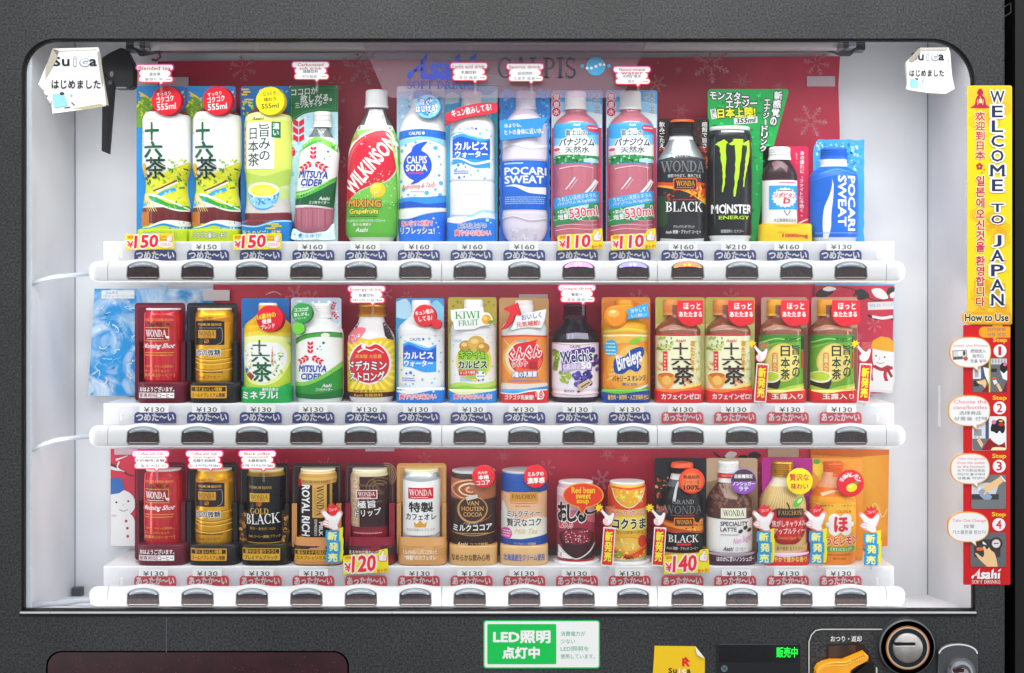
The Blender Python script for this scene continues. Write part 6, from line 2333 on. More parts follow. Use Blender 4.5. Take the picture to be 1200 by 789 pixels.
def hot_blend(lab):
    d = Drink(1, 10, 'tea_bottle', lab, 'drink', 'warm blended tea bottles')
    by = d.by
    c = d.card(768, 348.5, 826, 'b0a44a')
    c.band([(768.5, 380), (797, 376), (825.5, 380)], [(768.5, 466), (797, 466), (825.5, 466)], 'd0c878')
    a = d.body(797, SMALL(0, 26.8, 370, 358, by), [(394, mat('8a4a34', .15, 0, .6, .3)), (999, 'efe6c0')], n=2.5)
    a.band([(774, 386), (790, 381), (818, 386)], [(774, 389), (790, 385), (818, 389)], 'c08a72')
    a.band([(770, 392.6), (797, 391.6), (824, 392.6)], [(770, 394), (797, 393), (824, 394)], 'd43a2c')
    small_asahi(a, 791.5, 397.6, 803.5, 401, 'd4483c')
    a.scat(28, 3, 772, 396, 788, 412, ['a9bc50', 'c8d078', '7c9a3c'], 1.2, 3, 2)
    a.scat(28, 5, 812, 398, 822, 446, ['c8d078', 'dfe0a0', 'a9bc50'], 1.2, 3, 2)
    a.scat(16, 6, 771, 424, 782, 438, ['e0a050', 'ecc070', 'd88a4c'], 1, 2.4, 2)
    a.txt('あたたまる', 809, 399, 815, 436, 'dc962c', .06, v=True)
    for (t, x0, y0, x1, y1) in (('十', 789, 402, 806, 416), ('六', 787, 418, 810, 428), ('茶', 788, 429, 813, 450)):
        a.txt(t, x0, y0, x1, y1, '3a2420', .035)
    a.rect(777.5, 412, 782.4, 437.5, 'd4302c')
    micro(a, 778.6, 781.4, [416, 420, 424, 428, 432, 435.4], 'f4c0b0', 2, 4)
    a.ell(781.5, 439, 9.6, 4, 'f2e4c0')
    a.poly([(772, 440)] + ellp(781.5, 441, 9.4, 14, 16, 180, 360) + [(791, 440)], 'e89a34')
    a.ell(781.5, 440, 8.4, 3, 'ca6a14')
    a.ell(781.5, 446, 5, 5.6, 'f2b860')
    a.scat(16, 9, 802, 444, 814, 454, ['e07038', 'd84a2c', 'eca060'], 1, 2.2, 1.6)
    a.band([(769, 456), (785, 458), (805, 452), (825, 448)], [(769, 462), (790, 462), (825, 458)], 'f6d878')
    a.band([(769, 457), (785, 459.6), (805, 455), (825, 452)], [(769, 466), (790, 466), (825, 464)], 'e8681c')
    h = d.holder(797.2, 28.6, 456.5, 'cf1f28', n=4)
    h.band([(767, 457), (785, 460.4), (805, 457.6), (827, 456.4)], [(767, 456), (785, 456), (805, 456), (827, 456)], 'e8681c')
    h.txt('カフェインゼロ!', 775.5, 461.4, 821, 468, 'ffffff', .035)
    d.cap(789.5, 351.5, 370, 9.6, 'e08a48', 10)
    hot_badge(d, 809, 824)
    return d.end()


def hot_green(lab):
    d = Drink(1, 12, 'tea_bottle', lab, 'drink', 'warm green tea bottles')
    by = d.by
    c = d.card(892, 348.5, 946, 'b08a78')
    c.band([(892.5, 384), (919, 388), (945.5, 384)], [(892.5, 466), (919, 466), (945.5, 466)], '8a5a4a')
    a = d.body(919.5, SMALL(0, 26, 370, 358, by), [(394, mat('8a4a34', .15, 0, .6, .3)), (999, '6aa02c')], n=2.5)
    a.band([(896, 386), (912, 381), (940, 386)], [(896, 389), (912, 385), (940, 389)], 'c08a72')
    a.band([(893, 393), (919, 392), (946, 393)], [(893, 404), (919, 402), (946, 400)], '3c8a2c')
    a.line([(894, 402), (910, 397), (930, 399), (945, 394)], 2, '9ccc5c', True, .6)
    a.line([(894, 408), (912, 402), (930, 404)], 1.4, '86bc4c', True, .4)
    small_asahi(a, 919, 396, 934, 399.6, '1f3a14')
    a.ell(918, 425, 19.5, 22.5, 'd8c05c')
    a.ell(918, 425, 17.8, 20.8, 'e6cf78')
    a.rect(940, 394, 946, 410, '1c4a34')
    for i, ch in enumerate('旨みの'):
        a.txt(ch, 928.5, 404.5 + i * 13, 938, 416 + i * 13, '1d3a24', .03)
    for i, ch in enumerate('日本茶'):
        a.txt(ch, 915, 405.5 + i * 13.6, 925.5, 417.6 + i * 13.6, '1d3a24', .03)
    a.rect(905, 413.5, 911.5, 437.5, 'd88a3c', r=2)
    a.txt('玉露入り', 906, 415, 910.5, 436, 'f4e4b0', .02, v=True)
    a.rect(940.4, 412, 943.4, 432, 'c83c2c')
    a.poly([(893, 444)] + ellp(903, 445, 11.5, 15, 18, 180, 360) + [(915, 444)], '2c1a14')
    a.ell(903, 442, 11.6, 7, 'ece6c4')
    a.ell(903, 441.4, 10, 5.2, 'b8cc34')
    a.band([(893, 452), (910, 456), (928, 452), (946, 450)], [(893, 466), (919, 466), (946, 462)], 'a9cc3c')
    a.band([(893, 457), (910, 459), (928, 455.6), (946, 453)], [(893, 466), (919, 466), (946, 464)], 'f0d878')
    h = d.holder(919.5, 27.6, 457.6, 'cf1f28', n=4)
    h.band([(891, 458.6), (910, 461), (928, 458.6), (948, 457.4)], [(891, 457), (910, 457), (928, 457), (948, 457)], 'f0d878')
    h.txt('玉露入り', 904, 461.6, 941, 468, 'ffe9d8', .02)
    d.cap(913, 351.5, 371, 9.4, 'f0a024', 9.8)
    hot_badge(d, 930.5, 948)
    return d.end()


for f in (r2_mineral_tea, r2_cider, r2_energy, r2_lactic, r2_kiwi, r2_gungun, r2_grape, r2_orange):
    f()
HB = hot_blend('warm blended tea bottle with cream label and red flag, nearest the orange juice bottle')
copy_tree(HB, PITCH * .97, 0, 0, 'warm blended tea bottle with cream label and red flag, beside the new-arrival tag')
HG = hot_green('warm green tea bottle with tan cap, standing between two red new-arrival tags')
copy_tree(HG, PITCH * .975, 0, 0, 'warm green tea bottle with tan cap, rightmost of the middle row')


# ------------------------------------------------ bottom row
def r3_gold_black():
    d = Drink(2, 2, 'coffee_can', 'black coffee can with gold lettering in a tray printed with beans')
    k, h = can_tray(d, 309.5, 29, 543, '211c1e', '5a5048', 630)
    for x0, x1 in ((281, 289), (330, 338.4)):
        p = d.P('bean_print')
        p.plate(rrp(x0, 598, x1, 640, 1), 89.4, .5, '2c1c12')
        b = Art(89.4)
        beans(b, (x0 + x1) / 2, 620, 18, int(x0), 3, 18, ('b07830', '8a541c', 'd09a48', '5a3410'))
        d.parts[-1][2].append(b)
    a = can(d, 308, 22.6, 551.5, 641, [(555, 'c99a34'), (559, '8a6a20'), (636, '17161a'), (638.5, 'c99a34'), (999, 'd3cdc4')], lid='e0d8b4')
    a.band([(286, 638), (308, 640), (331, 638)], [(286, 640), (308, 642), (331, 640)], 'c99a34')
    a.txt('PREMIUM BEANS', 291, 570, 318, 573.4, 'a9863c', .01)
    wonda(a, 291.5, 578.5, 315.5, 588.6, 'c89a34', '241a0c')
    beans(a, 304, 591.5, 4, 3, 4, 1.4, ('b86a2c', 'a4541c'))
    a.srf('GOLD', 292, 596, 315, 602.6, 'c9a04a')
    a.srf('BLACK', 286.5, 602.6, 326, 614.4, 'f7f5f0', 3)
    a.txt('香料・着色料 100%', 292, 618, 322, 621.4, 'a9863c', .01)
    a.txt('Asahi コーヒー(無糖) ブラック', 290, 627, 327, 631, 'c99a54', .01)
    h.rect(283, 642.6, 328, 656.8, 'cfa02c', r=.8)
    h.rect(284, 643.6, 327, 649, '3a2412')
    h.txt('華やかな香りつづく', 287, 644, 324, 648.8, 'cfa02c', .03)
    h.txt('プレミアムブラック', 286, 651, 325, 656, '3a2412', .03)
    return d.end()


def r3_royal():
    d = Drink(2, 3, 'coffee_can', 'dark brown and gold coffee can with sideways lettering in a copper-footed tray')
    k, h = can_tray(d, 371, 29, 543, '2c2024', '7a6048', 630)
    for x0, x1 in ((342, 348), (394, 400)):
        p = d.P('copper_lip')
        p.plate(rrp(x0, 590, x1, 641, 1), 89.2, .6, 'c48a54', bev=.3)
    a = can(d, 369.5, 22.6, 551.5, 641, [(556, 'd8c08a'), (560, 'b98a3c'), (564, 'caa258'), (632, '2a1c20'), (638.5, '*c99a5c'), (999, 'd3cdc4')], lid='e3dcc0')
    a.band([(346, 562), (369, 564), (393, 562)], [(346, 567), (369, 569), (393, 567)], 'b98a48')
    a.txt('SELECTED RICH ROAST', 353, 563.4, 386, 566.4, '4a3414', .01)
    a.band([(346, 629), (369, 631), (393, 629)], [(346, 642), (369, 642), (393, 642)], 'c79a5a')
    small_asahi(a, 362, 634, 374, 638, '3a2418')
    a.rect(385.5, 568, 388, 630, 'a9803c')
    vr(a, 'ROYAL RICH', 357.8, 569, 628.5, 9.6, 'f3ede4', .04)
    a.rect(366, 568.5, 382.5, 607, 'c69c4c')
    q, w = serif_polys('WONDA')
    a.polys([rotp([(357 + u * 35 / w, 582.4 + v * 8) for u, v in pl], 374.5, 587, -90) for pl in q], '2c1c18')
    vr(a, 'PREMIUM FIRST', 369, 572, 604, 1.6, '6a4c20', .0)
    vr(a, 'ESPRESSO', 370, 609, 628, 3, 'd9cfc4', .02)
    vr(a, 'MILK', 376, 612, 628, 4, 'f0e8e0', .04)
    a.poly([(347, 562), (351.5, 563), (352.6, 568), (349, 573), (347, 572)], 'c4202c')
    h.rect(342, 630, 400, 662, 'c98c54')
    h.rect(344.5, 644, 388, 657, 'd3a230', r=.8)
    h.rect(345.5, 645, 387, 650, '4a2c14')
    h.txt('深みリッチな味わい', 348, 645.4, 385, 649.6, 'd3a230', .03)
    h.txt('エスプレッソミルク', 347, 651.6, 386, 656, '4a2c14', .03)
    return d.end()


def r3_drip():
    d = Drink(2, 4, 'coffee_can', 'maroon and brown coffee can with a beige lettered edge in a wine-red tray')
    k, h = can_tray(d, 433.5, 29, 543, '40202a', '7a4c58', 630)
    for i in range(4):
        k.line(ellp(452, 556, 5 + i * 2.4, 6 + i * 2.4, 16, -60, 100), .9, 'a08050')
    for x0, x1 in ((404.5, 411), (456, 462.4)):
        p = d.P('wine_lip')
        p.plate(rrp(x0, 590, x1, 641, 1), 89.2, .6, '8a1c34', bev=.3)
    a = can(d, 431, 22.6, 551.5, 641, [(555, 'd8cfae'), (559, 'c0b48c'), (618, '33181e'), (638, '8a1830'), (999, 'bfb3b3')], lid='e6e0c6')
    a.rect(407, 557, 421, 618, 'b3967c')
    vr(a, 'DRIP COFFEE', 414, 562, 616, 9, 'cbb49c', .04)
    a.band([(408, 617.5), (431, 619), (455, 617.5)], [(408, 619), (431, 620.4), (455, 619)], '5a2a30')
    a.txt('さ', 420, 562, 452, 590, '5c4030', .0)
    for i in range(3):
        a.line(ellp(443, 572, 6 + i * 4, 5 + i * 3.4, 14, 20, 200), .7, '8a6a3c')
    wonda(a, 418, 575.5, 441, 584, '8a1424', 'f6efe8', 'e8dcd0')
    a.txt('極旨', 418, 587, 440, 595.6, 'f8f4ee', .03, o='2a1214', ow=.07, rot=4)
    a.txt('ドリップ', 415.5, 597, 446, 605, 'f8f4ee', .03, o='2a1214', ow=.07, rot=6)
    micro(a, 414, 447, [625], 'd8a8a8', 1.2, 4)
    a.txt('Asahi コーヒー', 418, 629.5, 446, 633.5, 'e0b48c', .01)
    h.rect(403, 630, 464, 662, '84182e')
    h.txt('まろやかな味わいの微糖', 409, 645, 451, 650, 'f4e4e0', .025)
    h.txt('極旨ドリップ', 409, 652, 436, 657, 'f4e4e0', .02)
    return d.end()


def r3_cafe():
    d = Drink(2, 5, 'coffee_can', 'white and silver milk coffee can with red nameplate in a tan tray')
    k, h = can_tray(d, 494, 29, 543, 'c08a4c', 'e0b888', 630)
    a = can(d, 492.5, 22.4, 551.5, 641, [(555, 'e6e0c6'), (563, '*b9bcc0'), (628, 'f1f0ee'), (638.5, '*b3b6ba'), (999, 'cfd0d2')], lid='e3dca8')
    a.band([(469, 560), (492, 562), (516, 560)], [(469, 563), (492, 565), (516, 563)], 'a4a8ae')
    wonda(a, 478, 572, 507.5, 585, 'c41826', 'f8f4f0')
    a.txt('特製', 479, 589, 507, 600.4, '2c2626', .04)
    a.txt('カフェオレ', 475.5, 602.4, 510.5, 609.6, '2c2626', .03)
    a.poly([(486, 618), (484.5, 611.5), (488.5, 614.4), (492.6, 610), (496.6, 614.4), (500.6, 611.5), (499, 618)], 'd9962c')
    a.txt('ミルクのおいしさとコク', 476, 619.5, 509, 622.6, '8a8684', .01)
    a.band([(469, 624), (480, 629), (492, 631), (505, 629), (516, 624)], [(469, 642), (492, 642), (516, 642)], 'aeb2b8')
    a.txt('Asahi コーヒー飲料', 477.5, 632, 508, 636, '3c3a3c', .02)
    h.rect(463, 630, 526, 662, 'd09a60')
    h.txt('ミルクのおいしさにこだわった', 472, 644.6, 512, 649.4, 'f8ecdc', .03)
    h.txt('“特製”のカフェオレ', 474, 651, 511, 656.6, 'f8ecdc', .035)
    return d.end()


def r3_cocoa():
    d = Drink(2, 6, 'cocoa_can', 'brown cocoa can with a gold ring and milky swirl on a tan foot')
    a = can(d, 554, 27, 553.5, 645, [(556, 'b9bcc0'), (640, '33201c'), (999, 'b9b4b0')], neck=.92)
    a.band([(526, 561), (554, 563), (582, 561)], [(526, 585), (554, 586), (582, 585)], 'a4603c')
    for i in range(5):
        a.line(ellp(552, 574, 23 - i * 4.4, 11 - i * 2, 22, 30 + i * 20, 300), 2.6, ['d8a880', '7a4028', 'e8c8a8', '8a4c30', 'dcb090'][i], False, 1)
    a.band([(526, 584), (554, 587), (582, 584)], [(526, 590), (554, 590), (582, 590)], '33201c')
    a.ell(553.5, 597.5, 18, 16, 'c08a4c')
    a.ell(554, 597, 16, 14.2, '3a241e')
    a.rect(546, 581, 560, 585.4, 'c9c4bc', 14)
    a.txt('VAN', 547, 587.5, 561, 592.4, 'cf9c5a', .02)
    a.txt('HOUTEN', 541, 594, 566.5, 599, 'cf9c5a', .02)
    a.txt('COCOA', 543, 600.6, 565, 605.6, 'cf9c5a', .02)
    a.line([(562, 612), (572, 608), (576, 604)], 1, '9a4a3a', True)
    a.txt('バンホーテン', 543, 612.4, 560, 615, 'd8c8bc', .01)
    a.txt('ミルクココア', 531, 615, 576, 622.4, 'f6f0e8', .04, rot=2)
    micro(a, 534, 572, [625.5], 'b98a4c', 1.4, 4)
    a.band([(526, 624), (554, 627.6), (582, 624)], [(526, 624.8), (554, 628.4), (582, 624.8)], 'b98a4c')
    small_asahi(a, 536, 636, 548, 640, 'e0c8a0')
    a.txt('ココア飲料', 551, 636.4, 572, 640, 'c9a878', .02)
    h = d.holder(554, 28.6, 640.5, 'd0a468', n=3.2, dr=.72)
    h.txt('なめらかな飲み心地', 529, 649.6, 574, 657.4, '5a3a20', .03)
    b = d.badge(566.5, 558.5, 13.4, 'cf1f28', 'a01420', shear=(1.2, .5))
    b.txt('大人の', 560, 552, 571, 555.6, 'fbeff0', .03, rot=4)
    b.txt('本格', 560.5, 556.8, 573, 562, 'fbeff0', .04, rot=4)
    b.txt('ココア', 558.5, 563.4, 574, 568.4, 'fbeff0', .04, rot=4)
    return d.end()


def r3_milktea():
    d = Drink(2, 7, 'milk_tea_can', 'blue and peach milk tea can with a gold nameplate on a tan foot')
    a = can(d, 614, 27.4, 553.5, 645, [(556, 'b9bcc0'), (580, '1f4a9c'), (628, 'eeb48c'), (641, '1f4aa0'), (999, 'c9c4c0')], neck=.92)
    R = random.Random(5)
    for y in (562, 567, 572):
        a.lines([(587 + i * 3.1, y, 589 + i * 3.1, y + 2.5) for i in range(18)], .6, '3a68b8')
    a.band([(586, 577), (614, 579), (642, 577)], [(586, 590), (614, 590), (642, 590)], 'edb088')
    a.rect(597.5, 577, 630.5, 588.4, 'cf9034')
    a.srf('FAUCHON', 600, 579.6, 628, 584.8, '2c2014')
    a.lines([(598, 590, 630, 590)], .7, 'c83c3c')
    micro(a, 604, 622, [593.5], 'b06040', 1, 6)
    a.band([(586, 600), (594, 608), (602, 612), (614, 609), (630, 606), (642, 610)], [(586, 632), (614, 632), (642, 632)], 'f4e4d4')
    a.poly(catmull([(589, 588), (592, 592), (595, 600), (600, 610), (594, 614), (589, 606), (588, 600)], 4, True), 'f6ece0')
    a.scat(16, 4, 590, 604, 640, 628, ['ffffff', 'f8eee2'], 1, 3, 2)
    a.txt('ミルクティー', 594, 598.5, 633, 606, '3c2430', .03, rot=2, o='f8eee4', ow=.07)
    a.txt('贅沢なコク', 594, 608, 634, 617, '3c2430', .03, rot=1, o='f8eee4', ow=.07)
    a.txt('Milk Tea', 604, 620, 630, 626, 'd8b070', 0, sh=.4)
    a.ell(593.6, 626, 6.4, 7, 'd4489a')
    micro(a, 589, 598.4, [623, 626, 629], 'f8dcec', 1.4, 4)
    a.band([(586, 630), (600, 633), (618, 631), (642, 628)], [(586, 645), (614, 645), (642, 645)], '1f4aa0')
    a.txt('アップルティー紅茶飲料', 602, 636, 628, 639, 'd8b878', .01)
    h = d.holder(614, 28.6, 640.5, 'd8b07c', n=3.2, dr=.72)
    h.txt('北海道産生クリーム使用', 590, 649.6, 638, 657.4, '2a56b0', .035)
    b = d.badge(627.5, 558.5, 13.6, 'd21f28', 'a01420', shear=(1.2, .5))
    b.txt('ミルクの', 618.5, 553, 637, 558, 'fbeff0', .04, rot=3)
    b.txt('濃厚感', 618, 560, 638, 566.4, 'fbeff0', .04, rot=3)
    return d.end()


def disc(d, cx, r):
    p = d.P('stand_disc')
    B = Body(cx, [(d.by - 3, r - 1), (d.by - 2.4, r), (d.by, r)], .8, 2, 74.5)
    p.loft(B, [(999, 'eef0f0')])


def r3_redbean():
    d = Drink(2, 8, 'soup_can', 'red bean soup can with big black lettering behind an orange speech bubble')
    a = can(d, 675.5, 22.6, 566.5, 659, [(569, 'd9dadb'), (655, 'd8a8b4'), (999, 'c9cacc')], lid='e9eaec')
    a.band([(652, 572), (675, 574), (699, 572)], [(652, 582), (675, 582), (699, 582)], 'e8ccd4')
    a.band([(652, 600), (675, 598), (699, 604)], [(652, 640), (675, 640), (699, 640)], 'c8687c')
    a.band([(652, 612), (675, 606), (699, 616)], [(652, 650), (675, 650), (699, 650)], '9a2c44')
    for i, ch in enumerate('おしるこ'):
        a.txt(ch, 654.5 + i * 10.6, 590 + (i % 2) * 2, 665.5 + i * 10.6, 611 - (i == 3) * 8, '1c1416', .06, o='ecd8dc', ow=.06)
    a.txt('粒入り', 656, 612.5, 671, 619, 'c8202c', .06, o='f6eaec', ow=.08)
    a.poly(ellp(676, 628, 20, 8, 20, 0, 180) + ellp(676, 628, 20, 24, 20, 180, 360), '3a141c')
    a.ell(676, 628.5, 18.4, 10, '641826')
    R = random.Random(6)
    a.dots([(676 + R.uniform(-14, 14), 629 + R.uniform(-7, 7), R.uniform(1.4, 2.3)) for i in range(46)], '8a2438', 9)
    a.dots([(676 + R.uniform(-14, 14), 629 + R.uniform(-7, 7), R.uniform(.5, 1)) for i in range(40)], 'e0a8b4', 7)
    a.poly([(655, 638), (664, 647), (676, 652), (688, 647), (697, 636), (697, 656), (655, 656)], '2c1a1e')
    a.poly([(655, 641), (660, 648), (672, 655), (655, 655)], 'e9e4e4')
    a.line([(655, 640), (664, 650), (676, 655), (690, 648), (697, 638)], 1.6, 'd8d0d0', True)
    a.band([(652, 655), (675, 656.5), (699, 655)], [(652, 660), (675, 660), (699, 660)], 'b02438')
    disc(d, 676, 27)
    return d.end()


def r3_corn():
    d = Drink(2, 9, 'soup_can', 'yellow corn soup can with white lid between two red new-arrival tags')
    a = can(d, 736.5, 22.8, 566.5, 659, [(569, 'd9dadb'), (655, 'e8b43c'), (999, 'c9cacc')], lid='eeeff0')
    a.band([(713, 570), (736, 572), (760, 570)], [(713, 596), (736, 598), (760, 596)], 'd8481c')
    a.poly([(719, 573), (736, 575), (755, 573), (752, 584), (744, 593), (736, 595), (728, 592), (721, 584)], 'f0a82c')
    a.scat(20, 4, 722, 574, 752, 590, ['f8d25c', 'e0901c', 'fbe49a'], 1.4, 4, 1.8)
    a.line([(718, 573), (722, 586), (732, 594), (742, 594), (752, 585), (756, 573)], 1.1, 'f7e8c8', True)
    a.band([(713, 598), (736, 601), (760, 598)], [(713, 606), (736, 608), (760, 606)], 'e8a83c')
    a.txt('とろ〜りうれしい!', 717, 598, 756, 604.4, 'c41c24', .03, o='f9eed8', ow=.07, rot=2)
    a.band([(713, 605), (736, 606), (760, 605)], [(713, 622), (736, 622), (760, 622)], 'f4cf4c')
    a.txt('コクうま', 718, 608.5, 757, 620, '241a14', .05, o='fbf0d0', ow=.07)
    a.txt('コーンポタージュ', 722, 622.4, 754, 626, '7a3414', .02)
    a.ell(737, 640, 21, 11, 'e8902c')
    a.ell(735, 638, 17, 8, 'f4b850')
    a.band([(714, 642), (736, 650), (760, 640)], [(714, 650), (736, 656), (760, 648)], 'd84a24')
    a.scat(24, 5, 716, 630, 756, 646, ['f8d878', 'e8a034', 'fbe8ac'], 1, 3, 1.8)
    a.scat(40, 15, 716, 647, 757, 657, ['f0c030', 'f8dc60', 'd89a1c'], 1.2, 2.6, 1.4)
    a.ell(753, 635, 5, 7, 'cf3c28')
    a.scat(8, 9, 718, 648, 728, 656, ['5a9a2c', '8ac04c'], 1.6, 3, 2)
    small_asahi(a, 731, 651, 743, 655, '3a2410')
    disc(d, 737, 27)
    return d.end()


def r3_black():
    d = Drink(2, 10, 'coffee_bottle', 'warm black coffee bottle can on a dark card with graded orange-red badge')
    c = d.card(767, 536.5, 828, '17161c')
    c.scat(70, 4, 769, 560, 788, 596, ['8a3414', 'c85a20', '4a1c10', 'e0803c'], 1, 3, 1.8)
    c.band([(767.5, 640), (798, 640), (827.5, 640)], [(767.5, 658), (798, 658), (827.5, 658)], 'c4843c')
    a = d.body(801.5, [(555, 12.4), (560, 13), (565, 14.6), (573, 19), (582, 23), (588, 24.8), (596, 25), (642, 25), (648, 24), (d.by - 7, 22)],
               [(564, 'd9dadb'), (572, '5a5e62'), (999, '17181d')], dr=.75, front=78)
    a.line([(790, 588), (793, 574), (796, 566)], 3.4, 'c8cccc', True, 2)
    a.srf('GRAND', 788, 586, 814, 591, '8a8c90')
    a.srf('WONDA', 779, 593, 824, 602.6, '6a6668')
    micro(a, 786, 816, [604.5], 'a83c24', 1.2, 4)
    a.band([(777, 610), (790, 612), (806, 614), (827, 611)], [(777, 622), (790, 625), (806, 624), (827, 627)], 'b44818')
    a.band([(777, 612), (796, 615), (827, 613)], [(777, 616), (796, 620), (827, 624)], 'ee8a2c')
    a.scat(24, 8, 804, 611, 826, 622, ['f7b848', '7a2414', 'e8641c'], 1, 3, 1.8)
    a.rect(790, 607, 814, 617.5, 'e8842c', r=1.4)
    a.rect(791, 608, 813, 616.5, '5a2410', r=1)
    a.srf('WONDA', 793, 609.6, 811, 614.4, 'f0a83c')
    a.srf('BLACK', 783.5, 627.4, 818.5, 636, 'f6f4f0')
    a.rect(793, 637, 810, 639.4, 'c8242c')
    a.txt('Asahi 無糖・ブラック コーヒー', 782, 641, 819, 645, 'dcdcdc', .015)
    h = d.holder(799, 29.4, 649.5, 'c8904c', n=4)
    h.txt('香り高いブラック', 780, 650.6, 822, 656, '4a2c14', .03)
    d.cap(801, 545, 557, 13.4, '1c1b20', 13.6, 2)
    p = d.P('cap_top')
    p.loft(Body(800.5, [(543, 9), (543.6, 12), (546, 13.4), (549, 13.6)], .8, 2, 80.5), [(999, 'd8502c')])
    b = d.badge(810.5, 564, 15, 'd8341c', 'a01c10', shear=(1, .5))
    b.ell(810.5, 564, 13.4, 13.4, 'e04e24')
    b.ell(810.5, 565, 10.5, 10.5, 'e8703c')
    b.txt('熱風焙煎', 801, 557, 820, 561.4, '1c1210', .03)
    b.txt('コーヒー豆', 801, 563, 820, 567, '1c1210', .02)
    b.txt('100%', 801.5, 568.6, 819.5, 574, '1c1210', .04)
    return d.end()


def r3_latte():
    d = Drink(2, 11, 'coffee_bottle', 'latte bottle with brown bean shoulder, red-ringed white cap and purple badge')
    c = d.card(828, 537, 887.5, 'b3987a')
    c.band([(828.5, 565), (857, 560), (887, 565)], [(828.5, 655), (857, 655), (887, 655)], '8a6c54')
    a = d.body(858, [(560, 12), (566, 12.6), (571, 15), (577, 20), (584, 24.6), (592, 27), (598, 27.4), (640, 27.4), (650, 27), (d.by, 26)],
               [(568, 'e9e6e4'), (606, '54302a'), (999, 'eae6e4')], n=2.4)
    beans(a, 858, 586, 90, 6, 24, 15, ('6a4034', '7e5244', '4a2a22', '8a6050'))
    a.poly([(845, 570), (856, 568), (866, 570), (864, 586), (850, 584)], 'a88a7c')
    a.band([(830, 602), (858, 604), (886, 602)], [(830, 608), (858, 609), (886, 608)], '54302a')
    a.rect(844, 595, 876, 608.6, '6a4c3c')
    a.rect(845, 596, 875, 607.6, 'efe6cf')
    a.srf('WONDA', 847.5, 598, 872.5, 605, '3c2a22')
    a.txt('SPECIALITY', 844.5, 611.6, 877, 616.6, '4a3c3c', .03)
    a.txt('LATTE', 844.5, 618.4, 863, 623, '4a3c3c', .03)
    for x, y in ((868, 623), (874, 619), (879, 622)):
        a.ell(x, y, 3, 2.2, '4a2c24', 30)
    micro(a, 844, 866, [627], 'a49a9a', 1.2, 4)
    a.txt('Non Sugar', 859, 628.5, 882, 638, 'd88ac8', 0, rot=14, sh=.4)
    small_asahi(a, 848, 641, 859, 645.4, '4a4040')
    a.txt('コーヒー', 862, 641.4, 875, 645.4, '8a8080', .02)
    h = d.holder(858, 28.8, 648.5, '4a2c3c', n=4)
    h.band([(828, 649), (858, 653), (888, 649)], [(828, 648), (858, 648), (888, 648)], '9a8a94')
    h.txt('ほのかに甘いノンシュガー', 840, 652.4, 885, 658, 'f2e8ec', .03)
    d.cap(857.5, 543, 557, 12.6, 'efedec', 12.6, 3)
    d.cap(857.5, 557.5, 563, 12.8, 'c8322c', 12.8, 0, 'red_ring')
    p = d.P('collar')
    b = d.badge(871.5, 564.5, 15, '8a4fb4', '5c2c80', shear=(1, .5))
    b.poly(ellp(871.5, 564.5, 14.4, 14.4, 18, 0, 180), '42303c')
    b.txt('自販機限定', 861, 556, 882, 560.6, 'f0e8ee', .03)
    b.txt('ノンシュガー', 858.6, 564.6, 884.4, 569, 'f6ecfa', .04)
    b.txt('ラテ', 866, 570.6, 877, 575.2, 'f6ecfa', .04)
    d.parts = [q for q in d.parts if q[1].v or q[2]]
    return d.end()


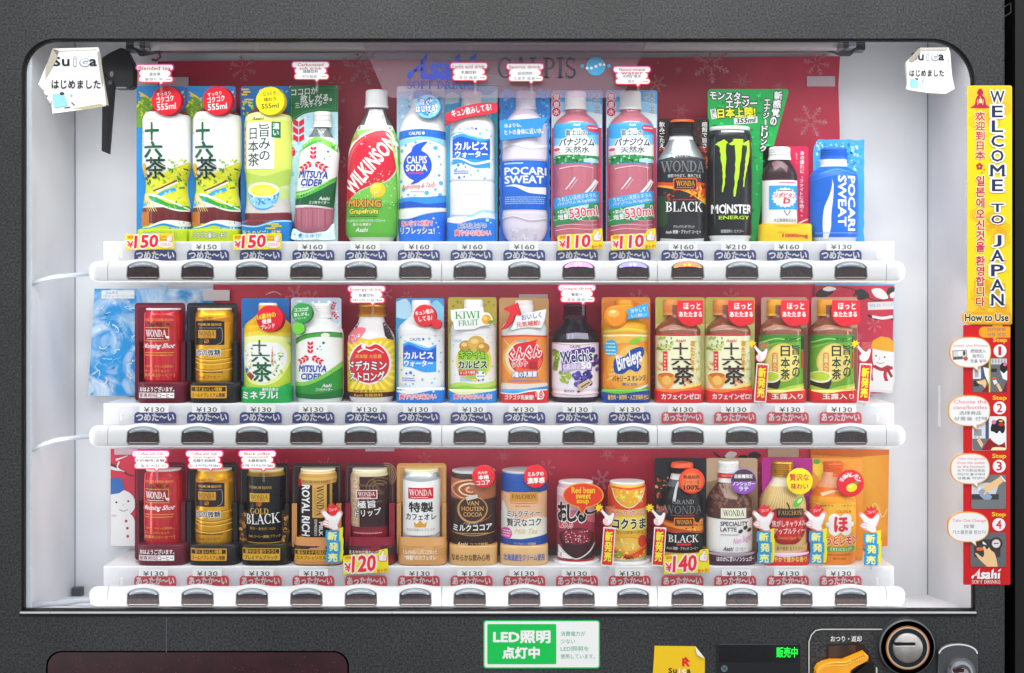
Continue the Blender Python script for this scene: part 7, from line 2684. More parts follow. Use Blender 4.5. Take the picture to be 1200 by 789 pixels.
def r3_apple():
    d = Drink(2, 12, 'tea_bottle', 'caramel apple tea bottle with gold cap and yellow badge on a magenta card')
    c = d.card(893, 537, 951.5, 'a81c84')
    R = random.Random(3)
    c.dots([(R.uniform(895, 949), R.uniform(540, 590), R.uniform(.6, 1.4)) for i in range(30)], '8a146c', 8)
    a = d.body(922, [(558, 12), (564, 12.4), (569, 15), (576, 20), (584, 24.6), (592, 27), (598, 27.4), (640, 27.4), (650, 27), (d.by, 26)],
               [(572, 'dcd0bc'), (999, 'd9b978')], n=2.4)
    for i in range(24):
        a.line([(899 + i * 2, 606), (908 + i * 1.2, 584), (914 + i * .7, 572)], .5, ['c49c54', 'e8d4a4'][i % 2], True)
    a.poly(catmull([(902, 606), (908, 597), (920, 596), (926, 599), (934, 596), (944, 600), (947, 612), (943, 628), (934, 637), (924, 638), (912, 637), (904, 626)], 5, True), '9a1418')
    a.poly(catmull([(906, 604), (914, 598), (926, 601), (938, 599), (943, 610), (939, 626), (926, 634), (912, 630), (905, 618)], 5, True), 'c81c1c')
    a.line([(925, 598), (924, 593), (922, 589)], 1.6, '4a2c14', True)
    a.ell(936, 589, 7.6, 4, '5ab43c', 35)
    a.ell(938, 587.5, 4, 1.8, 'b0e088', 35)
    a.rect(910, 596.5, 942, 607, '1c1a16')
    a.srf('FAUCHON', 912, 598.4, 940, 603.6, 'b98f3c')
    a.txt('焦がしキャラメル', 905, 610, 945, 617.4, 'fbf4ec', .02, rot=1)
    a.txt('アップルティー', 907, 619, 944, 626, 'fbf4ec', .02, rot=1)
    a.txt('Caramel Apple Tea', 911, 628.6, 940, 633, 'e0a050', 0, sh=.4)
    a.band([(894, 638), (922, 642), (950, 638)], [(894, 650), (922, 650), (950, 650)], 'dcc08a')
    a.txt('果汁飲料 あたたかい', 910, 640.6, 942, 645.4, '7a4a20', .02)
    h = d.holder(922, 28.8, 648.5, 'c4186c', n=4)
    h.band([(892, 649), (922, 653), (952, 649)], [(892, 648), (922, 648), (952, 648)], 'f0c8dc')
    h.poly([(892, 653), (922, 655), (952, 652), (952, 664), (892, 664)], 'cf2c2c')
    h.txt('華やかで豊かな香り', 902, 652.4, 946, 658.6, 'f4dc6c', .03)
    d.cap(922, 543, 561.5, 13.4, '*c89a34', 13.8, 5)
    b = d.badge(937, 564.5, 15.6, 'f0cf14', 'b89a0c', shear=(1, .5))
    b.txt('贅沢な', 925.5, 555.5, 948, 563.5, 'c4302c', .03)
    b.txt('味わい', 927, 566.5, 947, 573.5, 'c4302c', .03)
    return d.end()


def r3_lemon():
    d = Drink(2, 13, 'juice_bottle', 'orange warm lemon bottle with a white flower nameplate and red lemon badge, rightmost')
    c = d.card(952, 537, 1011, 'd99034')
    c.ell(960, 550, 7, 9, 'e8c43c', 20)
    c.ell(966, 560, 7, 8, 'e0b430', -20)
    c.ell(957, 541, 4, 3, '4a9a3c')
    a = d.body(981, [(556, 11), (562, 11.6), (568, 14), (575, 20), (583, 25), (590, 27), (640, 27), (652, 26.6), (d.by, 25)],
               [(573, 'e0a07c'), (583, 'e8761c'), (999, 'eb9a1c')], n=2.4)
    a.line([(964, 581), (976, 577), (990, 576)], 4, 'f0c0a0', True, 1)
    a.band([(953, 590), (981, 593), (1009, 590)], [(953, 591), (981, 594), (1009, 591)], 'f4c870')
    micro(a, 962, 1001, [593], '9a6420', 1.8, 4)
    a.ell(984, 606, 25, 16, 'f2ae30')
    a.ell(966, 616, 10, 15, 'f4b83c')
    a.txt('CALPIS', 980, 598.4, 994, 601.6, 'd8482c', .03)
    a.ell(997, 600, 1.5, 1.5, 'd8482c')
    a.dots([(978, 609, 7), (992, 609, 7), (978, 621, 7), (992, 621, 7), (985, 615, 10), (999, 615, 3), (971, 615, 3)], 'f8f5f0', 18)
    a.txt('ほ', 978, 606.5, 993.5, 623, 'd4242c', .06)
    a.txt('っとレモン', 968, 629, 1007, 638.6, 'd4302c', .06, o='fbeecc', ow=.06)
    a.rect(969, 641, 1003.5, 646.4, '4aa83c', r=2.6)
    a.txt('ビタミンC たっぷり', 973, 641.8, 999, 645.8, 'f4f6e8', .03)
    a.rect(953, 648, 1009, 662, 'e2832c')
    micro(a, 964, 998, [650.5], 'b0481c', 1.6, 4)
    a.txt('果汁10%', 976, 653.4, 992, 656.4, 'b0481c', .02)
    d.cap(982, 544.5, 561, 11.8, 'dd6428', 12, 4)
    b = d.badge(996.5, 566.5, 16, 'cf1c2c', 'a01420', shear=(1, .5))
    for i, ch in enumerate('手摘みレモン'):
        t = math.radians(150 - i * 24)
        x, y = 996.5 + 11.4 * math.cos(t), 568 - 11.4 * math.sin(t)
        b.txt(ch, x - 2.4, y - 2.6, x + 2.4, y + 2.6, 'f8f0ec', .03, rot=60 - i * 24)
    b.ell(998, 571.5, 6.4, 5, 'f0c41c', 15)
    b.ell(996.5, 570, 3, 1.8, 'f8e078', 15)
    b.poly([(1000, 566.5), (1004, 563.5), (1006, 566), (1002.5, 568)], '4a9a3c')
    return d.end()


for f in (r3_gold_black, r3_royal, r3_drip, r3_cafe, r3_cocoa, r3_milktea, r3_redbean, r3_corn, r3_black, r3_latte, r3_apple, r3_lemon):
    f()

# ---------------------------------------------------------------- price cards, tabs, stickers
SHORT = [
    ['first tea bottle', 'second tea bottle', 'bottle with the tea bowl', 'leaning cider bottle', 'grapefruit soda', 'blue swirl soda', 'red ribbon bottle', 'splash-card sports drink',
     'left water bottle', 'right water bottle', 'top-row black coffee', 'claw-mark can', 'brown tonic bottle', 'stout blue bottle'],
    ['red can', 'gold can', 'mineral tea', 'two-badge cider', 'gold-capped energy drink', 'sky-card lactic drink', 'kiwi drink', 'red arrow bottle', 'grape juice', 'orange juice',
     'left warm blended tea', 'right warm blended tea', 'left warm green tea', 'right warm green tea'],
    ['bottom red can', 'bottom gold can', 'gold and black can', 'sideways-lettered can', 'wine-red tray can', 'white silver can', 'cocoa can', 'blue milk tea', 'red bean soup', 'corn soup',
     'bottom black coffee bottle', 'purple-badge latte', 'apple tea', 'lemon bottle']]
TAGY = [(284.2, 293.6), (474.8, 483.6), (667, 675.4)]
SALE = {(0, 0): ('150', 175.5, 1), (0, 2): ('150', 301.5, 1), (0, 8): ('110', 680, 0), (0, 9): ('110', 742.5, 0), (2, 4): ('120', 428.5, 0), (2, 10): ('140', 804.5, 0)}


def price_tag(r, i):
    price = {(0, 11): '210', (0, 13): '130', (0, 1): '150'}.get((r, i), '160' if r == 0 else '130')
    D = 62.0
    c = colpx(i, D)
    y0, y1 = TAGY[r]
    R = random.Random(r * 50 + i)
    dx, dr = R.uniform(-1.2, 1.2), R.uniform(-.6, .6)
    c += dx
    p = Part()
    p.plate(rotp(rrp(c - 17, y0, c + 17, y1, .6), c, (y0 + y1) / 2, dr), D, .5, '~fafafa')
    a = Art(D, base=.06)
    a.txt('¥' + price, c - 12, y0 + 2.4, c + 12.4, y0 + 8.2, '3e4048', .008, rot=dr)
    p.art(a)
    o = p.obj('price_card', None, (wx(c, D), D, wz(y1, D)))
    tag(o, 'white price card reading %s yen on the rail under the %s' % (price, SHORT[r][i]), 'price card', 'price cards on the rails')


TABS = {}


def temp_tab(r, i):
    """cold or warm marker slotted behind the clear rail"""
    warm = r == 2 or (r == 1 and i >= 10)
    D = 66.5
    dx = COLX[i]
    key = warm
    lab = ('red warm-drink tab' if warm else 'navy cold-drink tab') + ' behind the rail under the ' + SHORT[r][i]
    zt = wz(TAGY[r][1] - .6, D)
    if key not in TABS:
        p = Part()
        y0 = TAGY[r][1] - .6
        c = colpx(i, D)
        pts = [(c - 24.5, y0 + 13)] + ellp(c - 20, y0 + 5, 4.6, 5, 6, 180, 90) + ellp(c + 20, y0 + 5, 4.6, 5, 6, 90, 0) + [(c + 24.5, y0 + 13)]
        p.plate(pts[::-1], D, .5, 'd8384a' if warm else '27367e')
        a = Art(D, base=.06)
        a.txt('あったか〜い' if warm else 'つめた〜い', c - 22, y0 + 1.6, c + 22, y0 + 10.4, 'f8eef0' if warm else 'eef0f8', .05)
        p.art(a)
        o = p.obj('temperature_tab', None, (dx, D, zt))
        TABS[key] = o
    else:
        o = TABS[key].copy()
        COL.objects.link(o)
        o.location = (dx * MM, D * MM, (zt + EYE) * MM)
    tag(o, lab, 'temperature tab', 'warm drink tabs' if warm else 'cold drink tabs')


def thumb(a, x, y, s, c='fbf0f0', edge='d8506a'):
    """cartoon raised thumb"""
    pts = [(0, 10), (0, 5), (2.4, 4), (4, 0), (5.6, -.6), (6, 1.4), (5, 4.4), (8.6, 4.4), (9.2, 5.6), (8.6, 6.6), (9, 7.8), (8.2, 8.8), (8.2, 10), (7.2, 11), (2, 11)]
    q = [(x + u * s, y + v * s) for u, v in pts]
    a.poly([(x + (u - 4.5) * s * 1.16 + 4.5 * s, y + (v - 5.5) * s * 1.16 + 5.5 * s) for u, v in pts], edge)
    a.poly(q, c)
    for k in range(3):
        a.lines([(x + 4.6 * s, y + (5.9 + 1.4 * k) * s, x + 8.6 * s, y + (5.9 + 1.4 * k) * s)], .35 * s, edge)


def sale_sticker(r, i, price, cx, cold):
    D = 61.4
    y0 = {0: 274, 2: 649.5}[r]
    p = Part()
    hw = 28.5 if cold else 26.5
    rot = 3 if cold else 4
    y1 = y0 + 18.5 + (0 if r == 0 else 4)
    cy = (y0 + y1) / 2
    if cold:
        pts = rrp(cx - hw, y0, cx + hw, y1, 1)
    else:
        pts = [(cx - hw, y1), (cx - hw, y0 + 3), (cx - hw + 1, y0 + 1), (cx - 16, y0), (cx + 15, y0), (cx + 16.5, y0 - 4), (cx + 25.6, y0 - 5.4), (cx + hw, y0 - 4), (cx + hw, y1)][::-1]
    p.plate(rotp(pts, cx, cy, rot * .6), D, .5, 'f6d60c')
    a = Art(D, base=.06)
    h = y1 - y0
    a.txt('¥', cx - hw + 2, y0 + h * .46, cx - hw + 10, y1 - 2.2, 'e41c2c', .03, rot=rot, o='fdf6f0', ow=.09)
    a.txt(price, cx - hw + 11, y0 + 2, cx - hw + 38, y1 - 2.4, 'e41c2c', .045, rot=rot, sh=.12, o='fdf6f0', ow=.07)
    a.txt('期間', cx - hw + 2.4, y0 + 2.4, cx - hw + 9.4, y0 + 5.8, 'e4641c', .02, rot=rot)
    if cold:
        a.txt('Cool', cx + 12, y0 + 1.4, cx + 19, y0 + 4.6, 'e4641c', .03, rot=rot)
        a.txt('Price!', cx + 12, y0 + 5.2, cx + 19.4, y0 + 8.4, 'e4641c', .03, rot=rot)
        thumb(a, cx + 20, y0 + .8, .72)
        a.ell(cx + 18.6, y0 + 12.6, 8.6, 4, 'fdf3f3')
        a.txt('COLD', cx + 12.5, y0 + 10.8, cx + 25, y0 + 14.4, 'ee7a86', .03, rot=rot)
    else:
        thumb(a, cx + 15.6, y0 - 3.4, 1.02)
        a.txt('おトク!', cx + 13.6, y1 - 5.6, cx + 25.4, y1 - 1.4, 'e4401c', .05, rot=rot)
    p.art(a)
    o = p.obj('sale_sticker', None, (wx(cx, D), D, wz(y1, D)))
    tag(o, 'yellow sale sticker reading %s yen in red below the %s' % (price, SHORT[r][i]), 'sticker', 'yellow sale stickers')


for r in range(3):
    for i in range(14):
        temp_tab(r, i)
        if (r, i) in SALE:
            sale_sticker(r, i, *SALE[(r, i)])
        else:
            price_tag(r, i)


def new_tag_red(x, y, r, lab):
    """narrow red 'new' slip under a pointing hand, on a clear stem from the rail"""
    D = 64.0
    t = thing('new_arrival_tag', lab, 'pop tag', (wx(x, D), D, wz(y + 71, D)), 'red new-arrival tags')
    p = Part().plate(rotp(rrp(x - 6.8, y + 26, x + 7.4, y + 71.5, .8), x, y + 48, -4), D, .6, '~f6f2f2')
    a = Art(D, base=.06)
    a.rect(x - 5.7, y + 27.6, x + 6.3, y + 70.2, 'd01c24', -4, .5)
    a.txt('新発売', x - 3.9, y + 31, x + 4.7, y + 66.6, 'f7e02c', .05, v=True, rot=-4)
    for k in range(3):
        a.lines([(x - 2 + k * 4, y + 28.6, x - 1 + k * 4, y + 29)], .5, 'f6d8d8')
    p.art(a)
    p.obj('slip', t)
    p = Part()
    hand = [(x - 9.6, y + 6), (x - 7.4, y + 4.8), (x - 1, y + 11), (x + 3, y + 12), (x + 6, y + 8.4), (x + 8.4, y + 9.4), (x + 7.4, y + 15), (x + 4.6, y + 22), (x - 1, y + 25), (x - 6, y + 22.4), (x - 6.4, y + 17), (x - 4, y + 14.4)]
    p.plate(catmull(hand, 3, True), D - .7, .6, 'd8323c')
    a = Art(D - .7, base=.06)
    sm = [(x + (u - x) * .86 + .1, y + 15 + (v - y - 15) * .88) for u, v in hand]
    a.poly(catmull(sm, 3, True), 'fbf3f2')
    for k in range(3):
        a.lines([(x - 4.6, y + 16.6 + k * 2.2, x - .6, y + 18 + k * 2.2)], .5, 'd8323c')
    p.art(a)
    p.obj('pointing_hand', t)
    p = Part()
    burst = [(x - 10.5 + (5.6 if k % 2 else 3) * math.cos(math.radians(k * 22.5)), y + 3.4 + (5.6 if k % 2 else 3) * math.sin(math.radians(k * 22.5))) for k in range(16)]
    p.plate(burst[::-1], D - .2, .5, 'f7c81c')
    a = Art(D - .2, base=.06)
    a.txt('コレ!', x - 2, y + 2, x + 8, y + 7, 'e84a1c', .05, rot=8)
    p.plate(rrp(x - 3, y + 1, x + 9, y + 11, 1), D + .3, .3, M_PETP)
    p.art(a)
    p.obj('burst', t)
    p = Part().plate(rrp(x - 1.5, y + 20, x + 1.5, y + 76, .5), D + .8, .5, M_PETP)
    p.obj('clear_stem', t)


def new_tag_blue(x, y, lab):
    D = 64.0
    t = thing('new_arrival_tag', lab, 'pop tag', (wx(x, D), D, wz(y + 68, D)), 'blue new-arrival tags')
    p = Part()
    a = Art(D - .8, base=.06)
    p.plate([(x + 2, y + 30), (x + 12, y + 27), (x + 11.4, y + 38), (x + 12.6, y + 41), (x + 12, y + 52), (x + 12.6, y + 55), (x + 11, y + 67), (x - 6, y + 68.4), (x - 6, y + 32)][::-1], D, .6, 'f3d81c')
    for k, (ch, dx, rot) in enumerate((('新', -.6, -2), ('発', 1, 1), ('売', 0, -1))):
        yy = y + 31 + k * 12.6
        p.plate(rotp(rrp(x - 8 + dx, yy, x + 8 + dx, yy + 12.4, .4), x, yy + 6, rot), D - .8 - .15 * k, .6, '1f92c8')
        b = Art(D - .8 - .15 * k, base=.06)
        b.txt(ch, x - 5.2 + dx, yy + 1.6, x + 5.2 + dx, yy + 11, 'f3f08c', .05, rot=rot)
        p.art(b)
    p.obj('slip', t)
    p = Part()
    hand = [(x - 14, y + 10), (x - 11, y + 6.4), (x - 3, y + 13), (x + 3, y + 13), (x + 7.6, y + 8), (x + 11.6, y + 10), (x + 8.6, y + 19), (x + 6, y + 25), (x + 7, y + 29.5), (x + 2, y + 31), (x - 3, y + 28.5), (x - 10, y + 26), (x - 13, y + 22), (x - 9, y + 17)]
    p.plate(catmull(hand, 3, True), D - 1.4, .5, 'e89aa4')
    a = Art(D - 1.4, base=.06)
    a.poly(catmull([(x - 1 + (u - x + 1) * .86, y + 20 + (v - y - 20) * .88) for u, v in hand], 3, True), 'fbf0f0')
    a.poly(catmull([(x - 1 + (u - x + 1) * .6 + 1, y + 23 + (v - y - 20) * .5) for u, v in hand], 3, True), 'f6dcdc')
    for k in range(3):
        a.line([(x - 10.6, y + 18.6 + k * 3), (x - 7, y + 19 + k * 3), (x - 4.6, y + 20.6 + k * 2.6)], .6, 'd8405c', True)
    p.art(a)
    p.obj('pointing_hand', t)
    p = Part()
    burst = [(x - 8, y + 6), (x - 5.4, y + 4), (x - 4.6, y), (x - 2, y + 2.6), (x + .4, y - 1.6), (x + 2.4, y + 2), (x + 6, y - .2), (x + 6, y + 3.6), (x + 9, y + 5), (x + 5.6, y + 9), (x + 1.4, y + 15), (x - 4, y + 11)]
    p.plate(burst[::-1], D - 1.0, .4, 'd81c2c')
    a = Art(D - 1.0, base=.06)
    a.txt('コレッ!', x - 4, y + 4.4, x + 5, y + 8, 'f8d0d0', .03, rot=10)
    p.art(a)
    p.obj('burst', t)
    p = Part().plate(rrp(x - 1.5, y + 30, x + 1.5, y + 74, .5), D + .8, .5, M_PETP)
    p.obj('clear_stem', t)


new_tag_red(892, 400, 1, 'red new-arrival tag between the two warm tea kinds of the middle row')
new_tag_red(1013, 400, 1, 'red new-arrival tag at the right end of the middle row by the snowman')
new_tag_red(712.5, 592, 2, 'red new-arrival tag between the red bean and corn soup cans')
new_tag_red(772, 592, 2, 'red new-arrival tag between the corn soup can and the black coffee bottle')
new_tag_blue(390, 591, 'blue new-arrival tag beside the can with sideways lettering')
new_tag_blue(895.6, 592, 'blue new-arrival tag between the latte bottle and the apple tea')
new_tag_blue(957, 592, 'blue new-arrival tag between the apple tea and the lemon bottle')
new_tag_blue(1020.6, 594, 'blue new-arrival tag at the right end of the bottom row')


def bubble(cx, y0, lines, lab, D=60.0, h=25):
    """cloud-edged speech sign naming the kind of drink in three languages"""
    p = Part()
    hw = 22.5
    t3 = h * .3
    rows = [(y0, y0 + h * .34, hw), (y0 + h * .28, y0 + h * .62, hw - 3), (y0 + h * .56, y0 + h * .88, hw - .6)]
    for k, (a0, a1, w) in enumerate(rows):
        p.plate(rrp(cx - w + (0 if k != 2 else 2), a0, cx + w, a1, h * .15), D - .08 * k, .8, 'e2304c' if k else 'e02a8c')
    p.plate([(cx + 4, y0 + h * .84), (cx + 11, y0 + h * .84), (cx + 9.4, y0 + h * .95), (cx + 7, y0 + h), (cx + 5, y0 + h * .94)][::-1], D + .1, .6, 'e2304c')
    a = Art(D - .2, base=.06, eps=.03)
    for k, (a0, a1, w) in enumerate(rows):
        a.rect(cx - w + 1.3 + (0 if k != 2 else 2), a0 + 1.2, cx + w - 1.3, a1 - 1.2, 'fbfafa', r=h * .11)
    a.rect(cx - hw + 6, y0 + 3, cx + hw - 7, y0 + h * .8, 'fbfafa')
    a.poly([(cx + 5, y0 + h * .82), (cx + 9.8, y0 + h * .82), (cx + 7, y0 + h * .95)], 'fbfafa')
    en = lines[0]
    if isinstance(en, tuple):
        a.txt(en[0], cx - 15, y0 + 2.6, cx + 15, y0 + 6, 'b8102c', .018)
        a.txt(en[1], cx - 13, y0 + 6.8, cx + 13, y0 + 10, 'b8102c', .018)
    else:
        a.txt(en, cx - 19, y0 + 3, cx + 18.6, y0 + 7.4, 'b8102c', .018)
    n = len(lines[1])
    a.txt(lines[1], cx - n * 2.2, y0 + h * .41, cx + n * 2.2, y0 + h * .56, '2c2a34', .018)
    n = len(lines[2])
    a.txt(lines[2], cx - n * 2.1 - 1, y0 + h * .65, cx + n * 2.1 - 1, y0 + h * .79, '3c3a44', .014)
    micro(a, cx + 13, cx + 19, [y0 + h * .73], '6a6870', 1.2, 3)
    p.art(a)
    p.plate(rrp(cx + 6, y0 + h * .8, cx + 9, y0 + h + 12, .5), D + 1.6, .5, M_PETP)
    o = p.obj('speech_sign', None, (wx(cx, D), D, wz(y0 + h, D)))
    tag(o, lab, 'sign', 'pink-edged drink name signs')


bubble(181.5, 75, ('Blended tea', '混合茶', '블렌드 차'), 'pink-edged name sign for blended tea above the first top-row bottle')
bubble(364, 71.8, (('Carbonated', 'soft drink'), '碳酸饮料', '탄산음료'), 'pink-edged name sign for a carbonated soft drink above the green slogan card')
bubble(549.5, 73, ('Lactic acid drink', '乳酸饮料', '유산 음료'), 'pink-edged name sign for lactic acid drink over the blue hanging letters')
bubble(615.3, 74, ('Sports drink', '运动饮料', '스포츠 음료'), 'pink-edged name sign for sports drink over the dark hanging letters')
bubble(740.5, 77.4, (('Natural mineral', 'water'), '天然矿泉水', '생수'), 'pink-edged name sign for natural mineral water above the right water bottle')
bubble(429.5, 334.6, ('Energy drink', '能量饮料', '에너지 드링크'), 'pink-edged name sign for energy drink above the gold-capped bottle', h=24)
bubble(676, 333.4, ('Grape drink', '葡萄汁', '포도 음료'), 'pink-edged name sign for grape drink above the dark purple bottle', h=24.5)
bubble(176.5, 527.6, (('Coffee with milk', '(sweetened)'), '牛奶咖啡(含糖)', '밀크 커피'), 'pink-edged name sign for sweetened milk coffee above the bottom red can', h=25.5)
bubble(239.5, 527.6, (('Coffee with milk', '(low sugar)'), '低糖牛奶咖啡', '밀크커피(저당)'), 'pink-edged name sign for low sugar milk coffee above the bottom gold can', h=25.5)
bubble(301.5, 527.6, (('Black coffee', '(unsweetened)'), '无糖黑咖啡', '블랙 커피(무당)'), 'pink-edged name sign for unsweetened black coffee', h=25.5)


def soup_bubble():
    D = 70
    p = Part()
    pts = ellp(683.5, 580.6, 24, 14.6, 40)
    p.plate(pts, D, .8, 'f09a1c')
    p.plate([(676, 592), (690, 592), (682, 603.5)][::-1], D + .1, .6, 'f09a1c')
    a = Art(D, base=.06)
    a.ell(683.5, 580.6, 22.8, 13.4, 'd8361c', 0, 40)
    a.poly([(677.5, 592), (688.5, 592), (682.2, 601.6)], 'd8361c')
    a.txt('Red bean', 670, 571, 697, 578, 'f6c81c', .03)
    a.txt('sweet', 675, 579, 692, 584.4, 'f6c81c', .03)
    a.txt('soup', 676, 586, 690, 591.6, 'f6c81c', .03)
    p.art(a)
    tag(p.obj('speech_sign', None, (wx(683, D), D, wz(603, D))), 'orange-red oval sign for red bean sweet soup stuck on its can', 'sign')


soup_bubble()


# ---------------------------------------------------------------- posters behind the drinks
def flake(a, cx, cy, r, kind, c, rot=0):
    s = []
    for k in range(6 if kind else 12):
        t = math.radians(rot + k * (60 if kind else 30))
        u, v = math.cos(t), math.sin(t)
        rr = r if kind or k % 2 == 0 else r * .6
        s.append((cx + u * r * .15, cy + v * r * .15, cx + u * rr, cy + v * rr))
        if kind:
            for f in (.5, .74):
                for sg in (-1, 1):
                    b = t + sg * .8
                    s.append((cx + u * r * f, cy + v * r * f, cx + u * r * f + math.cos(b) * r * .26, cy + v * r * f + math.sin(b) * r * .26))
    a.lines(s, max(.5, r * .055), c)
    if kind == 2:
        for q in (.28, .42):
            h = [(cx + math.cos(math.radians(rot + 60 * k)) * r * q, cy + math.sin(math.radians(rot + 60 * k)) * r * q) for k in range(7)]
            a.line(h, .7, c)
        a.dots([(cx + math.cos(math.radians(rot + 60 * k)) * r, cy + math.sin(math.radians(rot + 60 * k)) * r, r * .1) for k in range(6)], c, 8)


DP = 152.0
RED = noise_mat('poster_print', 'a8193a', 'd02a48', 5, .45, 0, .36, .62, 3, None, .4, .35)


def poster(name, pts, c, lab, t=1.0, tilt=None):
    p = Part()
    p.plate(pts, DP, t, c, '~d8d4d4', tilt=tilt)
    return p, Art(DP, base=.08, lift=tilt)


def tape(p, x0, y0, x1, y1, c='~c9b4bc', rot=0, D=DP):
    p.plate(rotp([(x0, y0), (x0, y1), (x1, y1), (x1, y0)], (x0 + x1) / 2, (y0 + y1) / 2, rot), D - 1.6, .5, c)


def posters():
    yb = [EY - z / K(DP) for z in SHELF_Z]
    FL = 'cf7884'
    p, a = poster('poster', [(185, 72), (185, yb[0] - 1), (984.5, yb[0] - 1), (984, 150), (982.5, 100), (984.5, 66)], RED, '')
    for x, y, r, k, ro in ((425, 79, 20, 2, 8), (404, 71, 5, 0, 0), (285, 80, 16, 1, 20), (833, 75, 21, 2, 25), (870, 96, 11, 0, 0), (950, 142, 18, 2, 5), (957, 74, 16, 1, 10), (795, 82, 5, 0, 0), (798, 130, 9, 0, 0), (395, 97, 9, 1, 0), (397, 150, 6, 0, 0), (770, 98, 10, 2, 15),
                           (275, 215, 8, 1, 0), (218, 214, 8, 1, 0), (338, 216, 8, 1, 0), (705, 190, 12, 0, 0), (700, 236, 10, 1, 0), (750, 108, 9, 0, 0), (912, 102, 8, 0, 0), (526, 250, 8, 1, 0), (750, 265, 10, 1, 0), (930, 240, 9, 0, 0), (465, 160, 9, 0, 0), (402, 118, 4, 0, 0), (406, 190, 7, 1, 0)):
        flake(a, x, y, r, k, FL, ro)
    a.dots([(270.5, 81, .7), (282.6, 92.4, .7), (771, 66.5, .8), (771, 74, .7)], 'd8c4c8', 6)
    p.art(a)
    tape(p, 186, 90.5, 221, 103)
    tape(p, 561, 87.5, 598, 100)
    tape(p, 945.6, 89.4, 978.6, 101.4)
    tag(p.obj('poster', None, (wx(600, DP), DP, wz(yb[0], DP))), 'dark red snowflake poster behind the top row of drinks', 'poster')
    # middle row
    p, a = poster('poster', [(250, 333.5), (250, yb[1] - .5), (960, yb[1] - .5), (960, 333.5)], RED, '')
    R = random.Random(12)
    for i in range(26):
        flake(a, 262 + i * 27 + R.uniform(-6, 6), R.choice([346, 372, 396, 420, 444]) + R.uniform(-6, 6), R.uniform(6, 13), R.choice([0, 1, 1, 2]), FL, R.uniform(0, 60))
    a.line([(312, 345), (322, 342), (330, 346)], 1.6, 'd8b8b8', True, .6)
    a.dots([(313, 343, 2), (354, 344, 2), (360, 347, 1.6)], 'd83a2c', 8)
    p.art(a)
    tape(p, 608, 345, 642, 372, '~d8c8c8')
    tag(p.obj('poster', None, (wx(600, DP), DP, wz(yb[1], DP))), 'red snowflake poster behind the middle row of drinks', 'poster')
    # snowman poster, right of the middle row
    DQ = DP - 3.5
    p = Part()
    kq = K(DP) / K(DQ)
    yq = EY - SHELF_Z[1] / K(DQ) - .6
    p.plate([(955, 333.5), (955, yq), (1046.5, 460), (1048.5, 334)], DQ, 1, RED, '~6ab0d8')
    a = Art(DQ, base=.08)
    a.lines([(955, 333.8, 1048.5, 334.2)], 1.6, '4a9ad0')
    a.lines([(1047.8, 335, 1046, 459)], 1.2, '8abcdc')
    leaf = lambda x, y, w, h, c, ro: a.poly(rotp(catmull([(x - w, y), (x - w * .3, y - h), (x + w * .5, y - h * .8), (x + w, y), (x + w * .3, y + h * .7), (x - w * .4, y + h * .8)], 4, True), x, y, ro), c)
    leaf(966, 344, 11, 6, '2c2220', 10)
    leaf(1009, 346, 10, 7, '2a211f', -10)
    leaf(1031, 345, 11, 6, 'ece4e0', -30)
    leaf(1044, 341, 6, 4, '2c2220', 40)
    leaf(972, 339, 8, 3, 'e6dcd8', 0)
    leaf(1046, 346, 4, 3, 'ece4e0', 60)
    a.line([(985, 336), (1005, 341), (1024, 352), (1044, 350)], 1.2, '2c2220', True)
    a.dots([(1003, 348, 2), (1000, 343, 2)], 'b8202c', 8)
    a.rect(1017, 354, 1047.4, 363, '~e4dede', 2)
    a.txt('冬のあったか', 1019, 356, 1032, 360, '6a94c8', .02, rot=2)
    a.txt('ドリンク', 1035, 355.4, 1046, 359.4, '6a94c8', .02, rot=2)
    a.line([(1017, 369), (1026, 374), (1040, 373), (1047, 375)], 2.6, '2c2220', True, 1)
    a.line([(1022, 371), (1034, 373), (1046, 371)], 3, 'f0e8e6', True, 3.6)
    for x, y, r, k in ((1024, 381, 9, 1), (995, 372, 8, 0), (1006, 395, 7, 0)):
        flake(a, x, y, r, k, FL, 20)
    a.poly(catmull([(1023, 404), (1030, 400), (1042, 401), (1047, 406), (1047, 430), (1040, 428), (1030, 432), (1023, 426)], 4, True), 'f0ecea')
    a.poly([(1020, 408), (1023, 399), (1032, 394.4), (1042, 396), (1047.5, 401), (1047.3, 413), (1034, 411), (1022, 408.6)], 'e6a41c')
    a.dots([(1026.4, 417, 1.1), (1036.6, 418.6, 1.1)], '3a3434', 8)
    a.lines([(1031, 418, 1030.4, 422)], .5, '9a8a88')
    a.line([(1027, 424.6), (1031, 426), (1036, 425)], .7, '7a6a68', True)
    a.poly(catmull([(1023, 431), (1034, 433), (1046.8, 430), (1046.4, 452), (1026, 452)], 4, True), 'ece8e8')
    a.line([(1024, 429), (1033, 433), (1046, 431)], 4, 'b01c38', True)
    a.line([(1038, 433), (1037, 440), (1039, 447)], 4, 'b01c38', True)
    a.line([(1040, 433), (1045, 442)], 3.4, '9a1830', True)
    a.poly([(1018, 446), (1046.4, 447), (1046.2, 459.4), (1018, 459)], 'eceaec')
    a.line([(986, 460), (1020, 458), (1046, 459.6)], 3, 'dcd8dc', True)
    p.art(a)
    tag(p.obj('poster', None, (wx(1000, DQ), DQ, wz(yq, DQ))), 'red winter poster with a yellow-hatted snowman at the right of the middle row', 'poster')
    # icy poster on the left, leaning on the wall
    p = Part()
    DI = 146
    yi = EY - SHELF_Z[1] / K(DI)
    p.plate([(110.8, 338.5), (103, 464), (250, 464), (250, 338.5)], DI, 1, noise_mat('ice_print', '1f8fd4', 'f4fafd', 22, .6, 0, .42, .74, 6, None, 1.6, .3), '~d8e4ec')
    a = Art(DI, base=.08)
    R = random.Random(3)
